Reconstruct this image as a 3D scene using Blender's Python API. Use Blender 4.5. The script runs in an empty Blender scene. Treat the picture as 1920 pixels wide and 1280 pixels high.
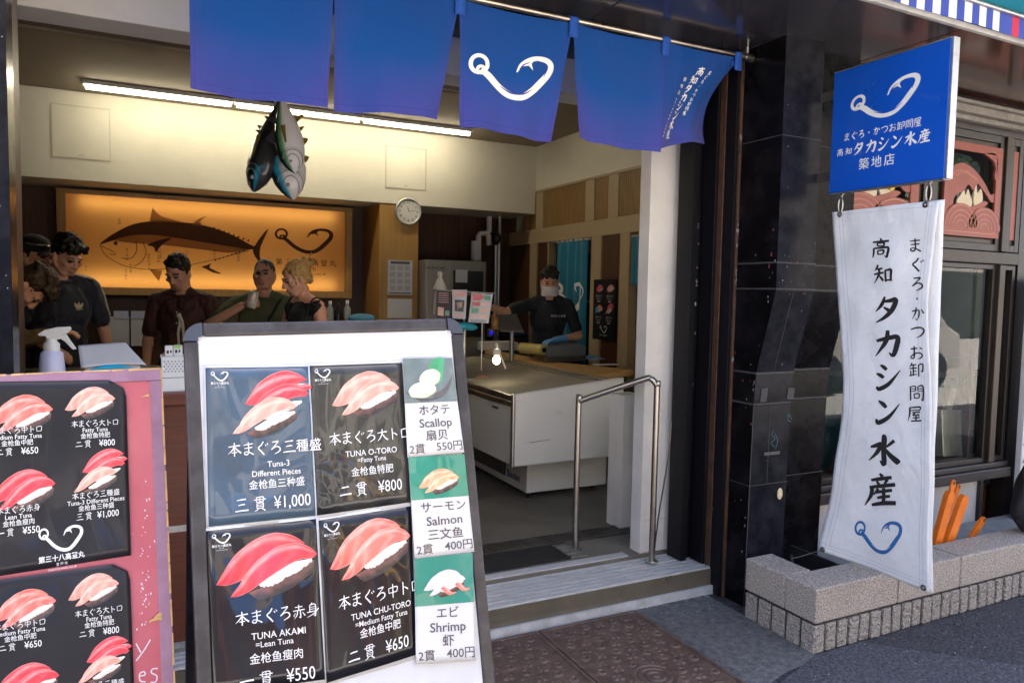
import bpy, bmesh, math, random
import numpy as np
from mathutils import Vector, Matrix, Quaternion, noise
from mathutils.geometry import tessellate_polygon
random.seed(7)
S = bpy.context.scene
COL = S.collection
R_ = math.radians

# ------------------------------------------------------------------ camera
YAW, PITCH, ROLL, FPX, CH = R_(26.585), R_(3.6535), R_(1.0904), 1383.04, 1.55
_f = Vector((math.sin(YAW)*math.cos(PITCH), math.cos(YAW)*math.cos(PITCH), -math.sin(PITCH)))
_r0 = Vector((math.cos(YAW), -math.sin(YAW), 0)); _u0 = _r0.cross(_f)
_r = _r0*math.cos(ROLL)+_u0*math.sin(ROLL); _u = _r.cross(_f)
CAM = Vector((0, 0, CH))
cd = bpy.data.cameras.new('camera'); co = bpy.data.objects.new('camera', cd); COL.objects.link(co)
M = Matrix((_r, _u, -_f)).transposed().to_4x4(); M.translation = CAM
co.matrix_world = M
cd.sensor_width = 36.0; cd.lens = FPX/1920*36; cd.clip_start = 0.05; cd.clip_end = 400
S.camera = co

# ------------------------------------------------------------------ world, sun, exposure
SUN_EL, SUN_AZ = R_(66), R_(12)
w = bpy.data.worlds.new('World'); S.world = w; w.use_nodes = True
nt = w.node_tree; bg = nt.nodes['Background']
sky = nt.nodes.new('ShaderNodeTexSky'); sky.sky_type = 'NISHITA'; sky.sun_disc = False
sky.sun_elevation = SUN_EL; sky.sun_rotation = SUN_AZ; sky.air_density = 0.75; sky.dust_density = 3.5; sky.ozone_density = 0.6
nt.links.new(sky.outputs[0], bg.inputs[0]); bg.inputs[1].default_value = 0.15
sl = bpy.data.lights.new('sun', 'SUN'); sl.energy = 5.0; sl.angle = R_(0.5); sl.color = (1, .94, .84)
so = bpy.data.objects.new('sun', sl); COL.objects.link(so)
sd = Vector((math.sin(SUN_AZ)*math.cos(SUN_EL), math.cos(SUN_AZ)*math.cos(SUN_EL), math.sin(SUN_EL)))
so.rotation_mode = 'QUATERNION'; so.rotation_quaternion = sd.to_track_quat('Z', 'Y'); so.location = (0, 0, 20)
S.view_settings.view_transform = 'Standard'; S.view_settings.look = 'None'
S.view_settings.exposure = 2.7; S.view_settings.gamma = 1
S.render.engine = 'CYCLES'
S.cycles.max_bounces = 7; S.cycles.diffuse_bounces = 4; S.cycles.glossy_bounces = 4; S.cycles.transmission_bounces = 4
S.cycles.transparent_max_bounces = 8; S.cycles.caustics_reflective = False; S.cycles.caustics_refractive = False
S.cycles.sample_clamp_indirect = 4; S.cycles.use_denoising = True

# ------------------------------------------------------------------ ray helpers used to survey the place
def ray(x, y): return _f + _r*((x-960)/FPX) - _u*((y-640)/FPX)
def PY(x, y, v): d = ray(x, y); return CAM + d*(v/d.y)
def PX(x, y, v): d = ray(x, y); return CAM + d*(v/d.x)
def PZ(x, y, v): d = ray(x, y); return CAM + d*((v-CH)/d.z)
def PD(x, y, v): return CAM + ray(x, y)*v
def PPL(x, y, o, n): d = ray(x, y); return CAM + d*((o-CAM).dot(n)/d.dot(n))

# ------------------------------------------------------------------ materials
def lin(h):
    h = h.lstrip('#'); o = []
    for i in (0, 2, 4):
        c = int(h[i:i+2], 16)/255; o.append(c/12.92 if c <= .04045 else ((c+.055)/1.055)**2.4)
    return tuple(o)
def mat(name, col, rough=.5, metal=0, spec=.5, coat=0, coat_rough=.05, var=0, vscale=8, bump=0, bscale=40, col2=None,
        stretch=(1, 1, 1), detail=4, thresh=None, cbump=0, cbscale=6, emit=None, sheen=0, trans=0, bdist=.01):
    m = bpy.data.materials.new(name); m.use_nodes = True; t = m.node_tree; N = t.nodes; L = t.links
    b = N['Principled BSDF']
    c = tuple(col) if not isinstance(col, str) else lin(col)
    b.inputs['Base Color'].default_value = (*c, 1)
    b.inputs['Roughness'].default_value = rough; b.inputs['Metallic'].default_value = metal
    b.inputs['Specular IOR Level'].default_value = spec
    b.inputs['Coat Weight'].default_value = coat; b.inputs['Coat Roughness'].default_value = coat_rough
    if sheen: b.inputs['Sheen Weight'].default_value = sheen
    if trans: b.inputs['Transmission Weight'].default_value = trans
    tc = N.new('ShaderNodeTexCoord'); mp = N.new('ShaderNodeMapping'); mp.inputs['Scale'].default_value = stretch
    L.new(tc.outputs['Object'], mp.inputs['Vector'])
    if var or col2 is not None:
        nz = N.new('ShaderNodeTexNoise'); nz.inputs['Scale'].default_value = vscale; nz.inputs['Detail'].default_value = detail
        nz.inputs['Roughness'].default_value = .65
        L.new(mp.outputs[0], nz.inputs['Vector'])
        rp = N.new('ShaderNodeValToRGB')
        if thresh: rp.color_ramp.elements[0].position, rp.color_ramp.elements[1].position = thresh
        else: rp.color_ramp.elements[0].position, rp.color_ramp.elements[1].position = .3, .7
        c2 = (lin(col2) if isinstance(col2, str) else col2) if col2 is not None else tuple(min(1, x*(1+var)) for x in c)
        c1 = c if col2 is not None else tuple(x*(1-var) for x in c)
        rp.color_ramp.elements[0].color = (*c1, 1); rp.color_ramp.elements[1].color = (*c2, 1)
        L.new(nz.outputs[0], rp.inputs[0]); L.new(rp.outputs[0], b.inputs['Base Color'])
        rr = N.new('ShaderNodeMapRange'); rr.inputs['To Min'].default_value = max(.02, rough-.1); rr.inputs['To Max'].default_value = min(1, rough+.12)
        L.new(nz.outputs[0], rr.inputs[0]); L.new(rr.outputs[0], b.inputs['Roughness'])
    if bump:
        n2 = N.new('ShaderNodeTexNoise'); n2.inputs['Scale'].default_value = bscale; n2.inputs['Detail'].default_value = 5
        L.new(mp.outputs[0], n2.inputs['Vector'])
        bp = N.new('ShaderNodeBump'); bp.inputs['Strength'].default_value = bump; bp.inputs['Distance'].default_value = bdist
        L.new(n2.outputs[0], bp.inputs['Height']); L.new(bp.outputs[0], b.inputs['Normal'])
    if cbump:
        n3 = N.new('ShaderNodeTexNoise'); n3.inputs['Scale'].default_value = cbscale; n3.inputs['Detail'].default_value = 2
        n3.inputs['Distortion'].default_value = 1.2
        mp3 = N.new('ShaderNodeMapping'); mp3.inputs['Scale'].default_value = (1, 1, .38); L.new(tc.outputs['Object'], mp3.inputs['Vector']); L.new(mp3.outputs[0], n3.inputs['Vector'])
        b3 = N.new('ShaderNodeBump'); b3.inputs['Strength'].default_value = cbump; b3.inputs['Distance'].default_value = .02
        L.new(n3.outputs[0], b3.inputs['Height']); L.new(b3.outputs[0], b.inputs['Coat Normal'])
    if emit:
        b.inputs['Emission Color'].default_value = (*emit[0], 1); b.inputs['Emission Strength'].default_value = emit[1]
    m['b'] = b.name
    return m
def nodes(m): return m.node_tree.nodes, m.node_tree.links, m.node_tree.nodes['Principled BSDF']

# ------------------------------------------------------------------ mesh builder
def crom(pts, n=6, closed=False):
    P = [Vector(p) for p in pts]; out = []; L = len(P)
    rng = range(L if closed else L-1)
    for i in rng:
        if closed: a, b, c, d = P[i-1], P[i], P[(i+1) % L], P[(i+2) % L]
        else: a, b, c, d = P[max(i-1, 0)], P[i], P[i+1], P[min(i+2, L-1)]
        for k in range(n):
            t = k/n
            out.append(.5*((2*b)+(c-a)*t+(2*a-5*b+4*c-d)*t*t+(3*b-a-3*c+d)*t*t*t))
    if not closed: out.append(P[-1])
    return out
class MB:
    def __init__(s): s.v = []; s.f = []; s.m = []; s.sm = []
    def add(s, vs, fs, m=0, smooth=False):
        o = len(s.v); s.v += [tuple(v) for v in vs]
        for f in fs: s.f.append([o+i for i in f]); s.m.append(m); s.sm.append(smooth)
        return s
    def box(s, a, b, m=0, M=None):
        x0, y0, z0 = a; x1, y1, z1 = b
        vs = [Vector(p) for p in ((x0,y0,z0),(x1,y0,z0),(x1,y1,z0),(x0,y1,z0),(x0,y0,z1),(x1,y0,z1),(x1,y1,z1),(x0,y1,z1))]
        if M is not None: vs = [M @ v for v in vs]
        return s.add(vs, [(0,3,2,1),(4,5,6,7),(0,1,5,4),(1,2,6,5),(2,3,7,6),(3,0,4,7)], m)
    def cbox(s, c, d, m=0, M=None):
        c = Vector(c); d = Vector(d)/2
        return s.box(c-d, c+d, m, M)
    def hexa(s, bot, top, m=0):
        vs = list(bot)+list(top); n = len(bot)
        fs = [tuple(range(n-1, -1, -1)), tuple(range(n, 2*n))]+[(i, (i+1) % n, n+(i+1) % n, n+i) for i in range(n)]
        return s.add(vs, fs, m)
    def quad(s, pts, m=0): return s.add(pts, [tuple(range(len(pts)))], m)
    def poly(s, pts, mp, m=0, n=1):
        pts = [Vector((p[0], p[1], 0)) for p in pts]
        if n > 1: pts = crom(pts, n, True)
        tri = tessellate_polygon([pts])
        out = []
        for t in tri:
            a, b, c = (pts[i] for i in t)
            out.append(t if (b-a).cross(c-a).z > 0 else (t[0], t[2], t[1]))
        return s.add([mp(p.x, p.y) for p in pts], out, m)
    def tube(s, pts, r, seg=10, m=0, cap=True, n=0):
        P = crom(pts, n) if n else [Vector(p) for p in pts]
        rs = r if isinstance(r, (list, tuple)) else [r]*len(P)
        if len(rs) != len(P): rs = list(np.interp(np.linspace(0, 1, len(P)), np.linspace(0, 1, len(rs)), rs))
        t0 = (P[1]-P[0]).normalized(); up = Vector((0, 0, 1)) if abs(t0.z) < .9 else Vector((1, 0, 0))
        nx = t0.cross(up).normalized(); vs = []
        for i, p in enumerate(P):
            t = (P[min(i+1, len(P)-1)]-P[max(i-1, 0)]).normalized()
            nx = (nx-t*nx.dot(t)).normalized(); ny = t.cross(nx)
            for k in range(seg):
                a = 2*math.pi*k/seg; vs.append(p+(nx*math.cos(a)+ny*math.sin(a))*rs[i])
        fs = []
        for i in range(len(P)-1):
            for k in range(seg):
                fs.append((i*seg+k, i*seg+(k+1) % seg, (i+1)*seg+(k+1) % seg, (i+1)*seg+k))
        s.add(vs, fs, m, True)
        if cap:
            s.add(vs[:seg], [tuple(range(seg-1, -1, -1))], m); s.add(vs[-seg:], [tuple(range(seg))], m)
        return s
    def lathe(s, prof, o=(0, 0, 0), seg=20, m=0, M=None, smooth=True):
        o = Vector(o); vs = []
        for r, z in prof:
            for k in range(seg):
                a = 2*math.pi*k/seg; v = Vector((r*math.cos(a), r*math.sin(a), z))
                vs.append((M @ v if M is not None else v)+o)
        fs = [(i*seg+k, i*seg+(k+1) % seg, (i+1)*seg+(k+1) % seg, (i+1)*seg+k) for i in range(len(prof)-1) for k in range(seg)]
        return s.add(vs, fs, m, smooth)
    def grid(s, fn, nu, nv, m=0, smooth=True):
        vs = [fn(i/nu, j/nv) for j in range(nv+1) for i in range(nu+1)]
        fs = [(j*(nu+1)+i, j*(nu+1)+i+1, (j+1)*(nu+1)+i+1, (j+1)*(nu+1)+i) for j in range(nv) for i in range(nu)]
        return s.add(vs, fs, m, smooth)
    def ell(s, c, r, m=0, M=None, seg=14, rings=9):
        pr = [(math.sin(math.pi*i/rings), -math.cos(math.pi*i/rings)) for i in range(rings+1)]
        D = Matrix.Diagonal(Vector(r))
        if M is not None: D = M @ D
        return s.lathe(pr, c, seg, m, D)
    def stroke(s, pts, mp, m=0, n=6, wf=1.0):
        P = crom([Vector((p[0], p[1], p[2])) for p in pts], n)
        vs = []; L = len(P)
        for i, p in enumerate(P):
            a = P[max(i-1, 0)]; b = P[min(i+1, L-1)]
            t = Vector((b.x-a.x, b.y-a.y, 0)); t = t.normalized() if t.length > 1e-6 else Vector((1, 0, 0))
            q = Vector((-t.y, t.x, 0))*max(p.z, .0005)*.5*wf
            vs += [mp(p.x+q.x, p.y+q.y), mp(p.x-q.x, p.y-q.y)]
        return s.add(vs, [(2*i, 2*i+1, 2*i+3, 2*i+2) for i in range(L-1)], m)
    def build(s, name, mats, parent=None, bevel=0, flip=False, solid=0, weld=False, kind=None, recalc=False):
        me = bpy.data.meshes.new(name); me.from_pydata(s.v, [], s.f)
        for mm in (mats if isinstance(mats, (list, tuple)) else [mats]): me.materials.append(mm)
        me.polygons.foreach_set('material_index', s.m); me.polygons.foreach_set('use_smooth', s.sm)
        if weld or recalc:
            bm = bmesh.new(); bm.from_mesh(me)
            if weld: bmesh.ops.remove_doubles(bm, verts=bm.verts, dist=1e-5)
            if recalc: bmesh.ops.recalc_face_normals(bm, faces=bm.faces)
            bm.to_mesh(me); bm.free()
        me.update()
        o = bpy.data.objects.new(name, me); COL.objects.link(o)
        if parent is not None:
            o.parent = parent; o.matrix_parent_inverse = PW(parent).inverted()
        if solid:
            md = o.modifiers.new('s', 'SOLIDIFY'); md.thickness = solid; md.offset = 0
        if bevel:
            md = o.modifiers.new('b', 'BEVEL'); md.width = bevel; md.segments = 2; md.limit_method = 'ANGLE'; md.angle_limit = R_(40)
            md.harden_normals = False
        if kind: o['kind'] = kind
        return o
def PW(o):
    m = o.matrix_basis.copy()
    if o.parent is not None: m = PW(o.parent) @ o.matrix_parent_inverse @ m
    return m
def tag(o, label=None, cat=None, group=None, kind=None):
    if label: o['label'] = label
    if cat: o['category'] = cat
    if group: o['group'] = group
    if kind: o['kind'] = kind
    return o
def thing(name, label, cat, loc=(0, 0, 0), group=None):
    o = bpy.data.objects.new(name, None); COL.objects.link(o); o.location = loc; o.empty_display_size = .1
    return tag(o, label, cat, group)
def plane(o, u, v, n=None, off=0.0):
    o = Vector(o); u = Vector(u); v = Vector(v); n = Vector((0, 0, 0)) if n is None else Vector(n)*off
    return lambda a, b: o+u*a+v*b+n
def shift(mp, du, dv, su=1, sv=None, rot=0):
    sv = su if sv is None else sv; c, s_ = math.cos(rot), math.sin(rot)
    return lambda a, b: mp(du+(a*su*c-b*sv*s_), dv+(a*su*s_+b*sv*c))
def bil(p00, p10, p11, p01, W=1, H=1, n=None, off=0):
    n = Vector((0, 0, 0)) if n is None else Vector(n)*off
    def f(a, b):
        a /= W; b /= H
        return p00*(1-a)*(1-b)+p10*a*(1-b)+p11*a*b+p01*(1-a)*b+n
    return f

# ------------------------------------------------------------------ lettering
_tc = {}
def tmesh(s, bold=0.0, spacing=1.0):
    k = (s, bold, spacing)
    if k in _tc: return _tc[k]
    c = bpy.data.curves.new('t', 'FONT'); c.body = s; c.offset = bold; c.space_character = spacing; c.resolution_u = 3
    o = bpy.data.objects.new('t', c); COL.objects.link(o)
    dg = bpy.context.evaluated_depsgraph_get(); dg.update()
    me = o.evaluated_get(dg).to_mesh()
    v = [(p.co.x, p.co.y) for p in me.vertices]; f = [tuple(p.vertices) for p in me.polygons]
    nrm = sum(p.normal.z for p in me.polygons)
    o.evaluated_get(dg).to_mesh_clear(); bpy.data.objects.remove(o); bpy.data.curves.remove(c)
    if nrm < 0: f = [t[::-1] for t in f]
    _tc[k] = (v, f); return _tc[k]
def text(mb, s, mp, u, v, size, m=0, align='C', bold=0.0, slant=0.0, spacing=1.0, sx=1.0):
    """(u, v) = centre/left of the line's middle; v grows downward on the surface"""
    vs, fs = tmesh(s, bold, spacing)
    if not vs: return
    x0 = min(p[0] for p in vs); x1 = max(p[0] for p in vs)
    ox = -(x0+x1)/2 if align == 'C' else (-x0 if align == 'L' else -x1)
    out = [mp(u+((x+ox)*sx+(y-.35)*slant)*size, v-(y-.35)*size) for x, y in vs]
    mb.add(out, [t[::-1] for t in fs], m)
GL = {
'タ': [[(42,6,5),(30,34,9),(8,60,2)],[(38,24,6),(62,20,10),(80,18,12),(66,54,12),(38,82,9),(8,99,2)],[(36,44,4),(52,54,9),(66,66,10)]],
'カ': [[(10,42,7),(45,34,11),(84,28,12),(82,60,13),(70,94,10),(56,84,3)],[(50,4,9),(44,44,12),(8,97,2)]],
'シ': [[(24,4,4),(36,12,10),(46,22,8)],[(8,36,4),(22,42,10),(34,52,8)],[(8,84,5),(16,94,11),(52,74,10),(94,24,2)]],
'ン': [[(18,10,4),(34,22,11),(46,36,8)],[(10,78,5),(18,92,12),(56,70,10),(94,22,2)]],
'水': [[(46,2,5),(52,12,12),(51,50,11),(51,96,11),(38,84,2)],[(10,40,5),(26,36,9),(42,32,10),(30,58,9),(4,84,2)],[(84,20,8),(70,32,7),(54,44,3)],[(52,40,3),(70,66,10),(96,90,13),(100,94,2)]],
'産': [[(46,2,4),(54,12,9)],[(20,22,6),(50,18,8),(82,14,7)],[(36,24,4),(42,36,7)],[(68,20,8),(58,36,4)],[(14,44,6),(50,40,8),(92,36,8)],[(22,44,8),(18,68,8),(0,98,2)],[(40,48,7),(26,66,3)],[(32,60,5),(56,56,7),(82,53,7)],[(36,76,5),(54,73,7),(76,71,6)],[(56,46,7),(56,70,8),(55,92,8)],[(20,97,6),(56,92,9),(94,92,9)]],
'高': [[(48,0,4),(52,13,9)],[(10,22,6),(50,18,8),(92,14,8)],[(33,26,6),(35,42,6)],[(33,27,5),(66,24,7),(64,42,7)],[(36,41,5),(64,40,5)],[(16,52,7),(16,76,7),(12,99,4)],[(16,53,6),(50,50,7),(88,48,9),(86,80,9),(82,96,7),(70,88,2)],[(36,64,6),(38,84,6)],[(36,65,5),(66,62,7),(62,82,6)],[(38,83,5),(62,81,5)]],
'知': [[(24,2,7),(18,18,7),(6,34,2)],[(16,26,5),(32,23,7),(48,20,7)],[(2,52,6),(26,47,8),(54,42,7)],[(30,24,8),(28,54,9),(2,98,2)],[(30,58,4),(42,72,9),(50,86,8)],[(62,30,7),(63,60,8),(64,90,7)],[(62,31,6),(78,28,8),(92,28,9),(90,60,8),(90,86,8)],[(64,82,6),(90,79,6)]],
'三': [[(18,16,6),(50,12,8),(82,10,9)],[(26,50,6),(50,46,8),(74,45,8)],[(4,90,7),(50,86,9),(98,86,11)]],
'本': [[(8,30,6),(50,25,8),(92,22,8)],[(50,2,7),(51,50,9),(50,98,8)],[(50,28,7),(36,52,8),(4,80,2)],[(52,28,4),(70,52,9),(98,76,12)],[(30,72,5),(50,70,7),(70,69,6)]],
'ま': [[(16,22,5),(50,18,7),(84,14,7)],[(20,46,5),(50,43,7),(80,40,7)],[(50,2,7),(52,40,8),(52,72,8),(40,90,8),(20,84,7),(28,70,6),(52,72,6),(88,92,9)]],
'ぐ': [[(60,4,8),(44,28,9),(22,48,8),(40,70,10),(64,98,9)],[(72,24,4),(80,36,8)],[(86,16,4),(94,28,8)]],
'ろ': [[(24,12,6),(48,10,8),(70,8,8),(46,36,6),(16,66,6),(50,46,7),(78,52,9),(80,76,9),(40,98,4)]],
'屋': [[(12,8,6),(50,5,8),(84,4,8),(82,24,6)],[(16,26,5),(82,24,6)],[(14,8,8),(14,50,8),(2,98,2)],[(30,40,6),(84,37,7)],[(52,42,6),(36,58,7),(74,56,6)],[(66,48,4),(80,62,8)],[(34,76,5),(82,73,7)],[(56,60,7),(57,94,7)],[(24,97,6),(94,94,8)]],
'問': [[(10,6,7),(11,96,7)],[(12,8,5),(42,6,6),(41,38,6)],[(12,22,4),(41,21,4)],[(12,38,4),(41,37,4)],[(58,6,6),(58,38,5)],[(58,8,5),(92,5,8),(92,94,8),(80,88,3)],[(58,22,4),(90,21,4)],[(58,38,4),(90,36,4)],[(34,54,6),(35,84,6)],[(34,55,5),(66,53,7),(65,82,6)],[(35,82,5),(65,81,5)]],
'卸': [[(22,2,7),(12,22,6),(2,30,2)],[(12,20,5),(34,16,7),(50,14,6)],[(4,42,6),(30,39,7),(54,37,6)],[(29,18,7),(29,84,7)],[(12,56,6),(12,86,6)],[(30,62,5),(50,60,6)],[(2,92,6),(28,86,7),(56,80,3)],[(66,14,7),(66,98,7)],[(66,16,6),(94,12,8),(92,62,8),(80,58,3)]],
'お': [[(10,24,6),(34,22,8),(56,18,6)],[(34,4,7),(34,50,8),(32,84,8),(16,90,6),(12,76,6),(40,56,7),(72,52,7),(88,68,8),(76,88,7),(54,92,2)],[(70,14,5),(86,26,8)]],
'か': [[(8,32,6),(40,26,8),(58,28,8),(56,70,8),(42,94,6),(32,84,3)],[(38,4,7),(32,46,8),(10,92,2)],[(74,18,5),(92,48,9)]],
'つ': [[(4,34,6),(40,22,9),(76,22,9),(92,44,10),(74,74,8),(40,92,2)]],
'・': [[(42,50,14),(56,50,16)]],
'大': [[(8,34,6),(50,29,8),(92,26,9)],[(50,4,7),(48,40,9),(30,74,8),(4,98,2)],[(50,38,4),(70,70,9),(98,92,12)]],
'ト': [[(36,4,8),(38,50,9),(38,96,8)],[(40,38,4),(62,48,8),(80,62,9)]],
'ロ': [[(16,20,7),(20,88,7)],[(16,22,6),(84,18,9),(80,84,8)],[(20,82,6),(82,80,7)]],
'中': [[(14,28,6),(17,64,6)],[(14,29,5),(86,25,8),(82,62,7)],[(17,62,5),(83,59,6)],[(49,2,7),(50,50,9),(50,99,6)]],
'赤': [[(22,20,5),(76,17,7)],[(8,44,6),(92,39,8)],[(49,3,7),(50,40,7)],[(40,46,7),(34,74,7),(14,98,2)],[(60,44,7),(61,92,8),(50,86,3)],[(24,58,4),(10,82,6)],[(76,56,4),(94,82,9)]],
'身': [[(48,0,7),(36,14,5)],[(28,16,6),(29,64,6)],[(28,17,5),(70,14,7),(69,88,8),(56,84,3)],[(30,30,4),(68,29,4)],[(30,44,4),(68,43,4)],[(6,64,6),(50,60,7),(70,57,5)],[(94,40,7),(60,74,7),(6,99,2)]],
'二': [[(20,28,7),(50,24,9),(80,23,9)],[(4,80,8),(50,76,10),(98,76,12)]],
'一': [[(4,54,8),(50,50,11),(98,48,12)]],
'貫': [[(26,6,6),(24,38,6)],[(26,7,5),(74,5,7),(74,38,6)],[(6,22,6),(94,20,7)],[(24,37,5),(74,36,5)],[(50,6,5),(50,36,5)],[(28,46,6),(28,80,6)],[(28,47,5),(72,45,7),(72,80,6)],[(28,58,4),(72,57,4)],[(28,68,4),(72,67,4)],[(28,80,5),(72,79,5)],[(38,82,6),(28,92,6),(10,99,2)],[(62,82,4),(76,90,8),(88,98,8)]],
}
def brush(mb, ch, mp, cu, cv, size, m=0, wf=1.0):
    """a brush-written character centred at (cu, cv)"""
    if ch in GL:
        q = shift(mp, cu-size/2, cv-size/2, size/100)
        for k, st in enumerate(GL[ch]): mb.stroke(st, (lambda a, b, k=k: q(a, b)+_OFF[0]*(.12*k)), m, 5, wf)
    else:
        text(mb, ch, mp, cu, cv, size*.98, m, 'C', .004)
_OFF = [Vector((0, -.0006, 0))]
def hook(mb, mp, m=0, m2=None, wf=1.0):
    """the fish-hook emblem in a unit-wide box (about 0.55 tall)"""
    q1 = lambda a, b: mp(a, b)+_OFF[0]*.25
    q2 = lambda a, b: mp(a, b)+_OFF[0]*.5
    q3 = lambda a, b: mp(a, b)+_OFF[0]*.75
    ring = [(.105+.095*math.cos(a), .125+.105*math.sin(a), .042) for a in np.linspace(0, 2*math.pi, 15)]
    mb.stroke(ring, mp, m, 3, wf)
    r2 = [(.125+.04*math.cos(a), .195+.042*math.sin(a), .034) for a in np.linspace(0, 2*math.pi, 11)]
    mb.stroke(r2, q1, m, 3, wf)
    mb.stroke([(.12,.20,.05),(.20,.26,.07),(.33,.40,.072),(.48,.50,.075),(.64,.525,.078),(.76,.46,.082),(.87,.34,.084),(.955,.22,.076),(.965,.12,.07),(.90,.055,.062),(.78,.035,.055),(.68,.06,.05),(.60,.12,.04),(.555,.21,.012)], q2, m, 8, wf)
    mb.poly([(.64,.05),(.77,.03),(.72,.10),(.75,.185),(.69,.125),(.615,.135)], q3, m)
    if m2 is not None:
        q = lambda a, b: mp(a, b)
        mb.stroke([(.36,.395,.006),(.50,.475,.018),(.66,.485,.018),(.77,.425,.006)], mb.off(q), m2, 6, wf)
        mb.stroke([(.78,.062,.006),(.89,.095,.018),(.93,.15,.018),(.90,.26,.006)], mb.off(q), m2, 6, wf)
        mb.stroke([(.585,.17,.005),(.63,.115,.014),(.70,.085,.005)], mb.off(q), m2, 6, wf)
MB.off = lambda s, q: (lambda a, b: q(a, b)+_OFF[0]*1.2)
# ------------------------------------------------------------------ material set
m_asph = mat('asphalt', (.014, .013, .017), .9, col2=(.100, .095, .110), vscale=75, bump=1.0, bscale=70, detail=6, thresh=(.36, .72), bdist=.02)
m_conc = mat('concrete_apron', (.055, .057, .060), .9, col2=(.20, .20, .205), vscale=30, bump=1., bscale=90, detail=14, thresh=(.30, .74), bdist=.015)
m_iron = mat('rusty_iron', (.085, .052, .042), .55, col2=(.20, .135, .11), vscale=22, bump=.5, bscale=90, detail=8, metal=.35)
m_granite = mat('granite', (.22, .185, .165), .8, col2=(.54, .48, .43), vscale=170, bump=.8, bscale=160, detail=3, thresh=(.43, .57))
m_granite2 = mat('granite_rough', (.21, .18, .16), .85, col2=(.48, .43, .39), vscale=150, bump=1, bscale=55, detail=6, thresh=(.40, .60), bdist=.03)
m_mort = mat('mortar', (.055, .05, .046), .9, var=.3, vscale=40)
m_tile = mat('black_stone', (.004, .0035, .0045), .2, spec=.08, col2=(.014, .013, .017), vscale=9, detail=9, thresh=(.45, .8), bump=.04, bscale=30)
m_tile2 = mat('navy_stone', (.007, .0075, .011), .22, spec=.09, col2=(.026, .026, .036), vscale=11, detail=9, thresh=(.4, .8), bump=.04, bscale=30)
m_grout = mat('grey_joint', (.038, .037, .040), .8, var=.5, vscale=60)
m_track = mat('black_painted_steel', (.006, .0055, .008), .4, spec=.2, col2=(.30, .29, .28), vscale=16, stretch=(1, 1, .22), detail=9, thresh=(.70, .74))
m_rust = mat('brown_steel', (.030, .018, .013), .5, col2=(.10, .045, .025), vscale=20, detail=7)
m_soff = mat('soffit_panel', (.022, .020, .028), .14, spec=.6, col2=(.05, .046, .06), vscale=4, detail=8, bump=.03, bscale=6)
m_soff2 = mat('soffit_panel_brown', (.030, .014, .012), .12, spec=.6, col2=(.07, .030, .024), vscale=3, detail=6, bump=.03, bscale=6)
m_trim = mat('pale_trim', (.42, .41, .40), .5, var=.25, vscale=12)
m_white = mat('white_paint', (.66, .635, .61), .5, var=.08, vscale=5, bump=.1, bscale=60)
m_cream = mat('cream_wall', (.63, .60, .50), .65, var=.05, vscale=3, bump=.06, bscale=80)
m_ceil = mat('ceiling_paint', (.30, .25, .19), .85, var=.05, vscale=2)
m_line = mat('panel_line', (.50, .47, .38), .7)
m_floor = mat('concrete_floor', (.13, .115, .095), .5, col2=(.22, .195, .16), vscale=5, detail=9, bump=.1, bscale=60)
m_alu = mat('aluminium', (.50, .50, .52), .35, metal=.9, var=.2, vscale=30, bump=.1, bscale=120)
m_riser = mat('bronze_sheet', (.17, .145, .108), .3, metal=.35, var=.15, vscale=6)
m_alu2 = mat('dull_zinc', (.55, .56, .58), .5, metal=.3, var=.2, vscale=14)
m_dwood = mat('dark_walnut', (.052, .020, .008), .42, col2=(.095, .038, .015), vscale=5, stretch=(9, 9, .5), detail=6)
m_mwood = mat('honey_wood', (.32, .17, .04), .4, col2=(.42, .24, .07), vscale=4, stretch=(8, 8, .4), detail=6)
m_slat = mat('slat_wood', (.30, .17, .055), .5, col2=(.38, .23, .085), vscale=6, stretch=(6, 6, .5))
m_beige = mat('beige_laminate', (.40, .30, .18), .5, var=.06, vscale=40)
m_cwood = mat('counter_wood', (.46, .27, .09), .3, col2=(.58, .36, .14), vscale=5, stretch=(8, .7, 8), detail=6)
m_rwood = mat('red_brown_wood', (.075, .020, .012), .35, col2=(.13, .035, .02), vscale=5, stretch=(.6, 6, 14), detail=6)
m_steel = mat('brushed_steel', (.46, .44, .42), .32, metal=1, var=.12, vscale=20, stretch=(1, 1, .2))
m_dsteel = mat('dark_steel', (.16, .15, .15), .35, metal=.8, var=.15, vscale=10)
m_black = mat('black_plastic', (.012, .012, .014), .4, var=.2, vscale=12)
m_rub = mat('rubber_mat', (.010, .010, .011), .8, var=.25, vscale=60, bump=.5, bscale=200)
m_mat2 = mat('mat_strip', (.16, .15, .13), .7, var=.2, vscale=30)
m_void = mat('dark_soil_gap', (.006, .006, .006), .95, var=.4, vscale=30, bump=.5, bscale=60)
m_grey = mat('grey_paint', (.34, .34, .36), .6, col2=(.44, .44, .46), vscale=6, detail=6)
m_frame = mat('bronze_window_frame', (.040, .030, .024), .4, var=.25, vscale=12, metal=.3)
m_dframe = mat('black_window_frame', (.014, .010, .010), .35, var=.3, vscale=12)
m_sill = mat('sill_wood', (.018, .015, .018), .4, var=.3, vscale=14)
m_corn = mat('stone_cornice', (.20, .185, .165), .75, var=.25, vscale=18, bump=.4, bscale=50)
m_carve = mat('red_carved_panel', (.20, .042, .028), .45, col2=(.27, .066, .045), vscale=10, bump=.1)
m_carvel = mat('carved_line', (.42, .17, .125), .5)
m_teal = mat('teal_tile', (.03, .15, .20), .25, var=.15, vscale=6)
m_bulb = mat('lamp_glow', (1, .95, .8), .5, emit=((1, .86, .56), 6))

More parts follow.
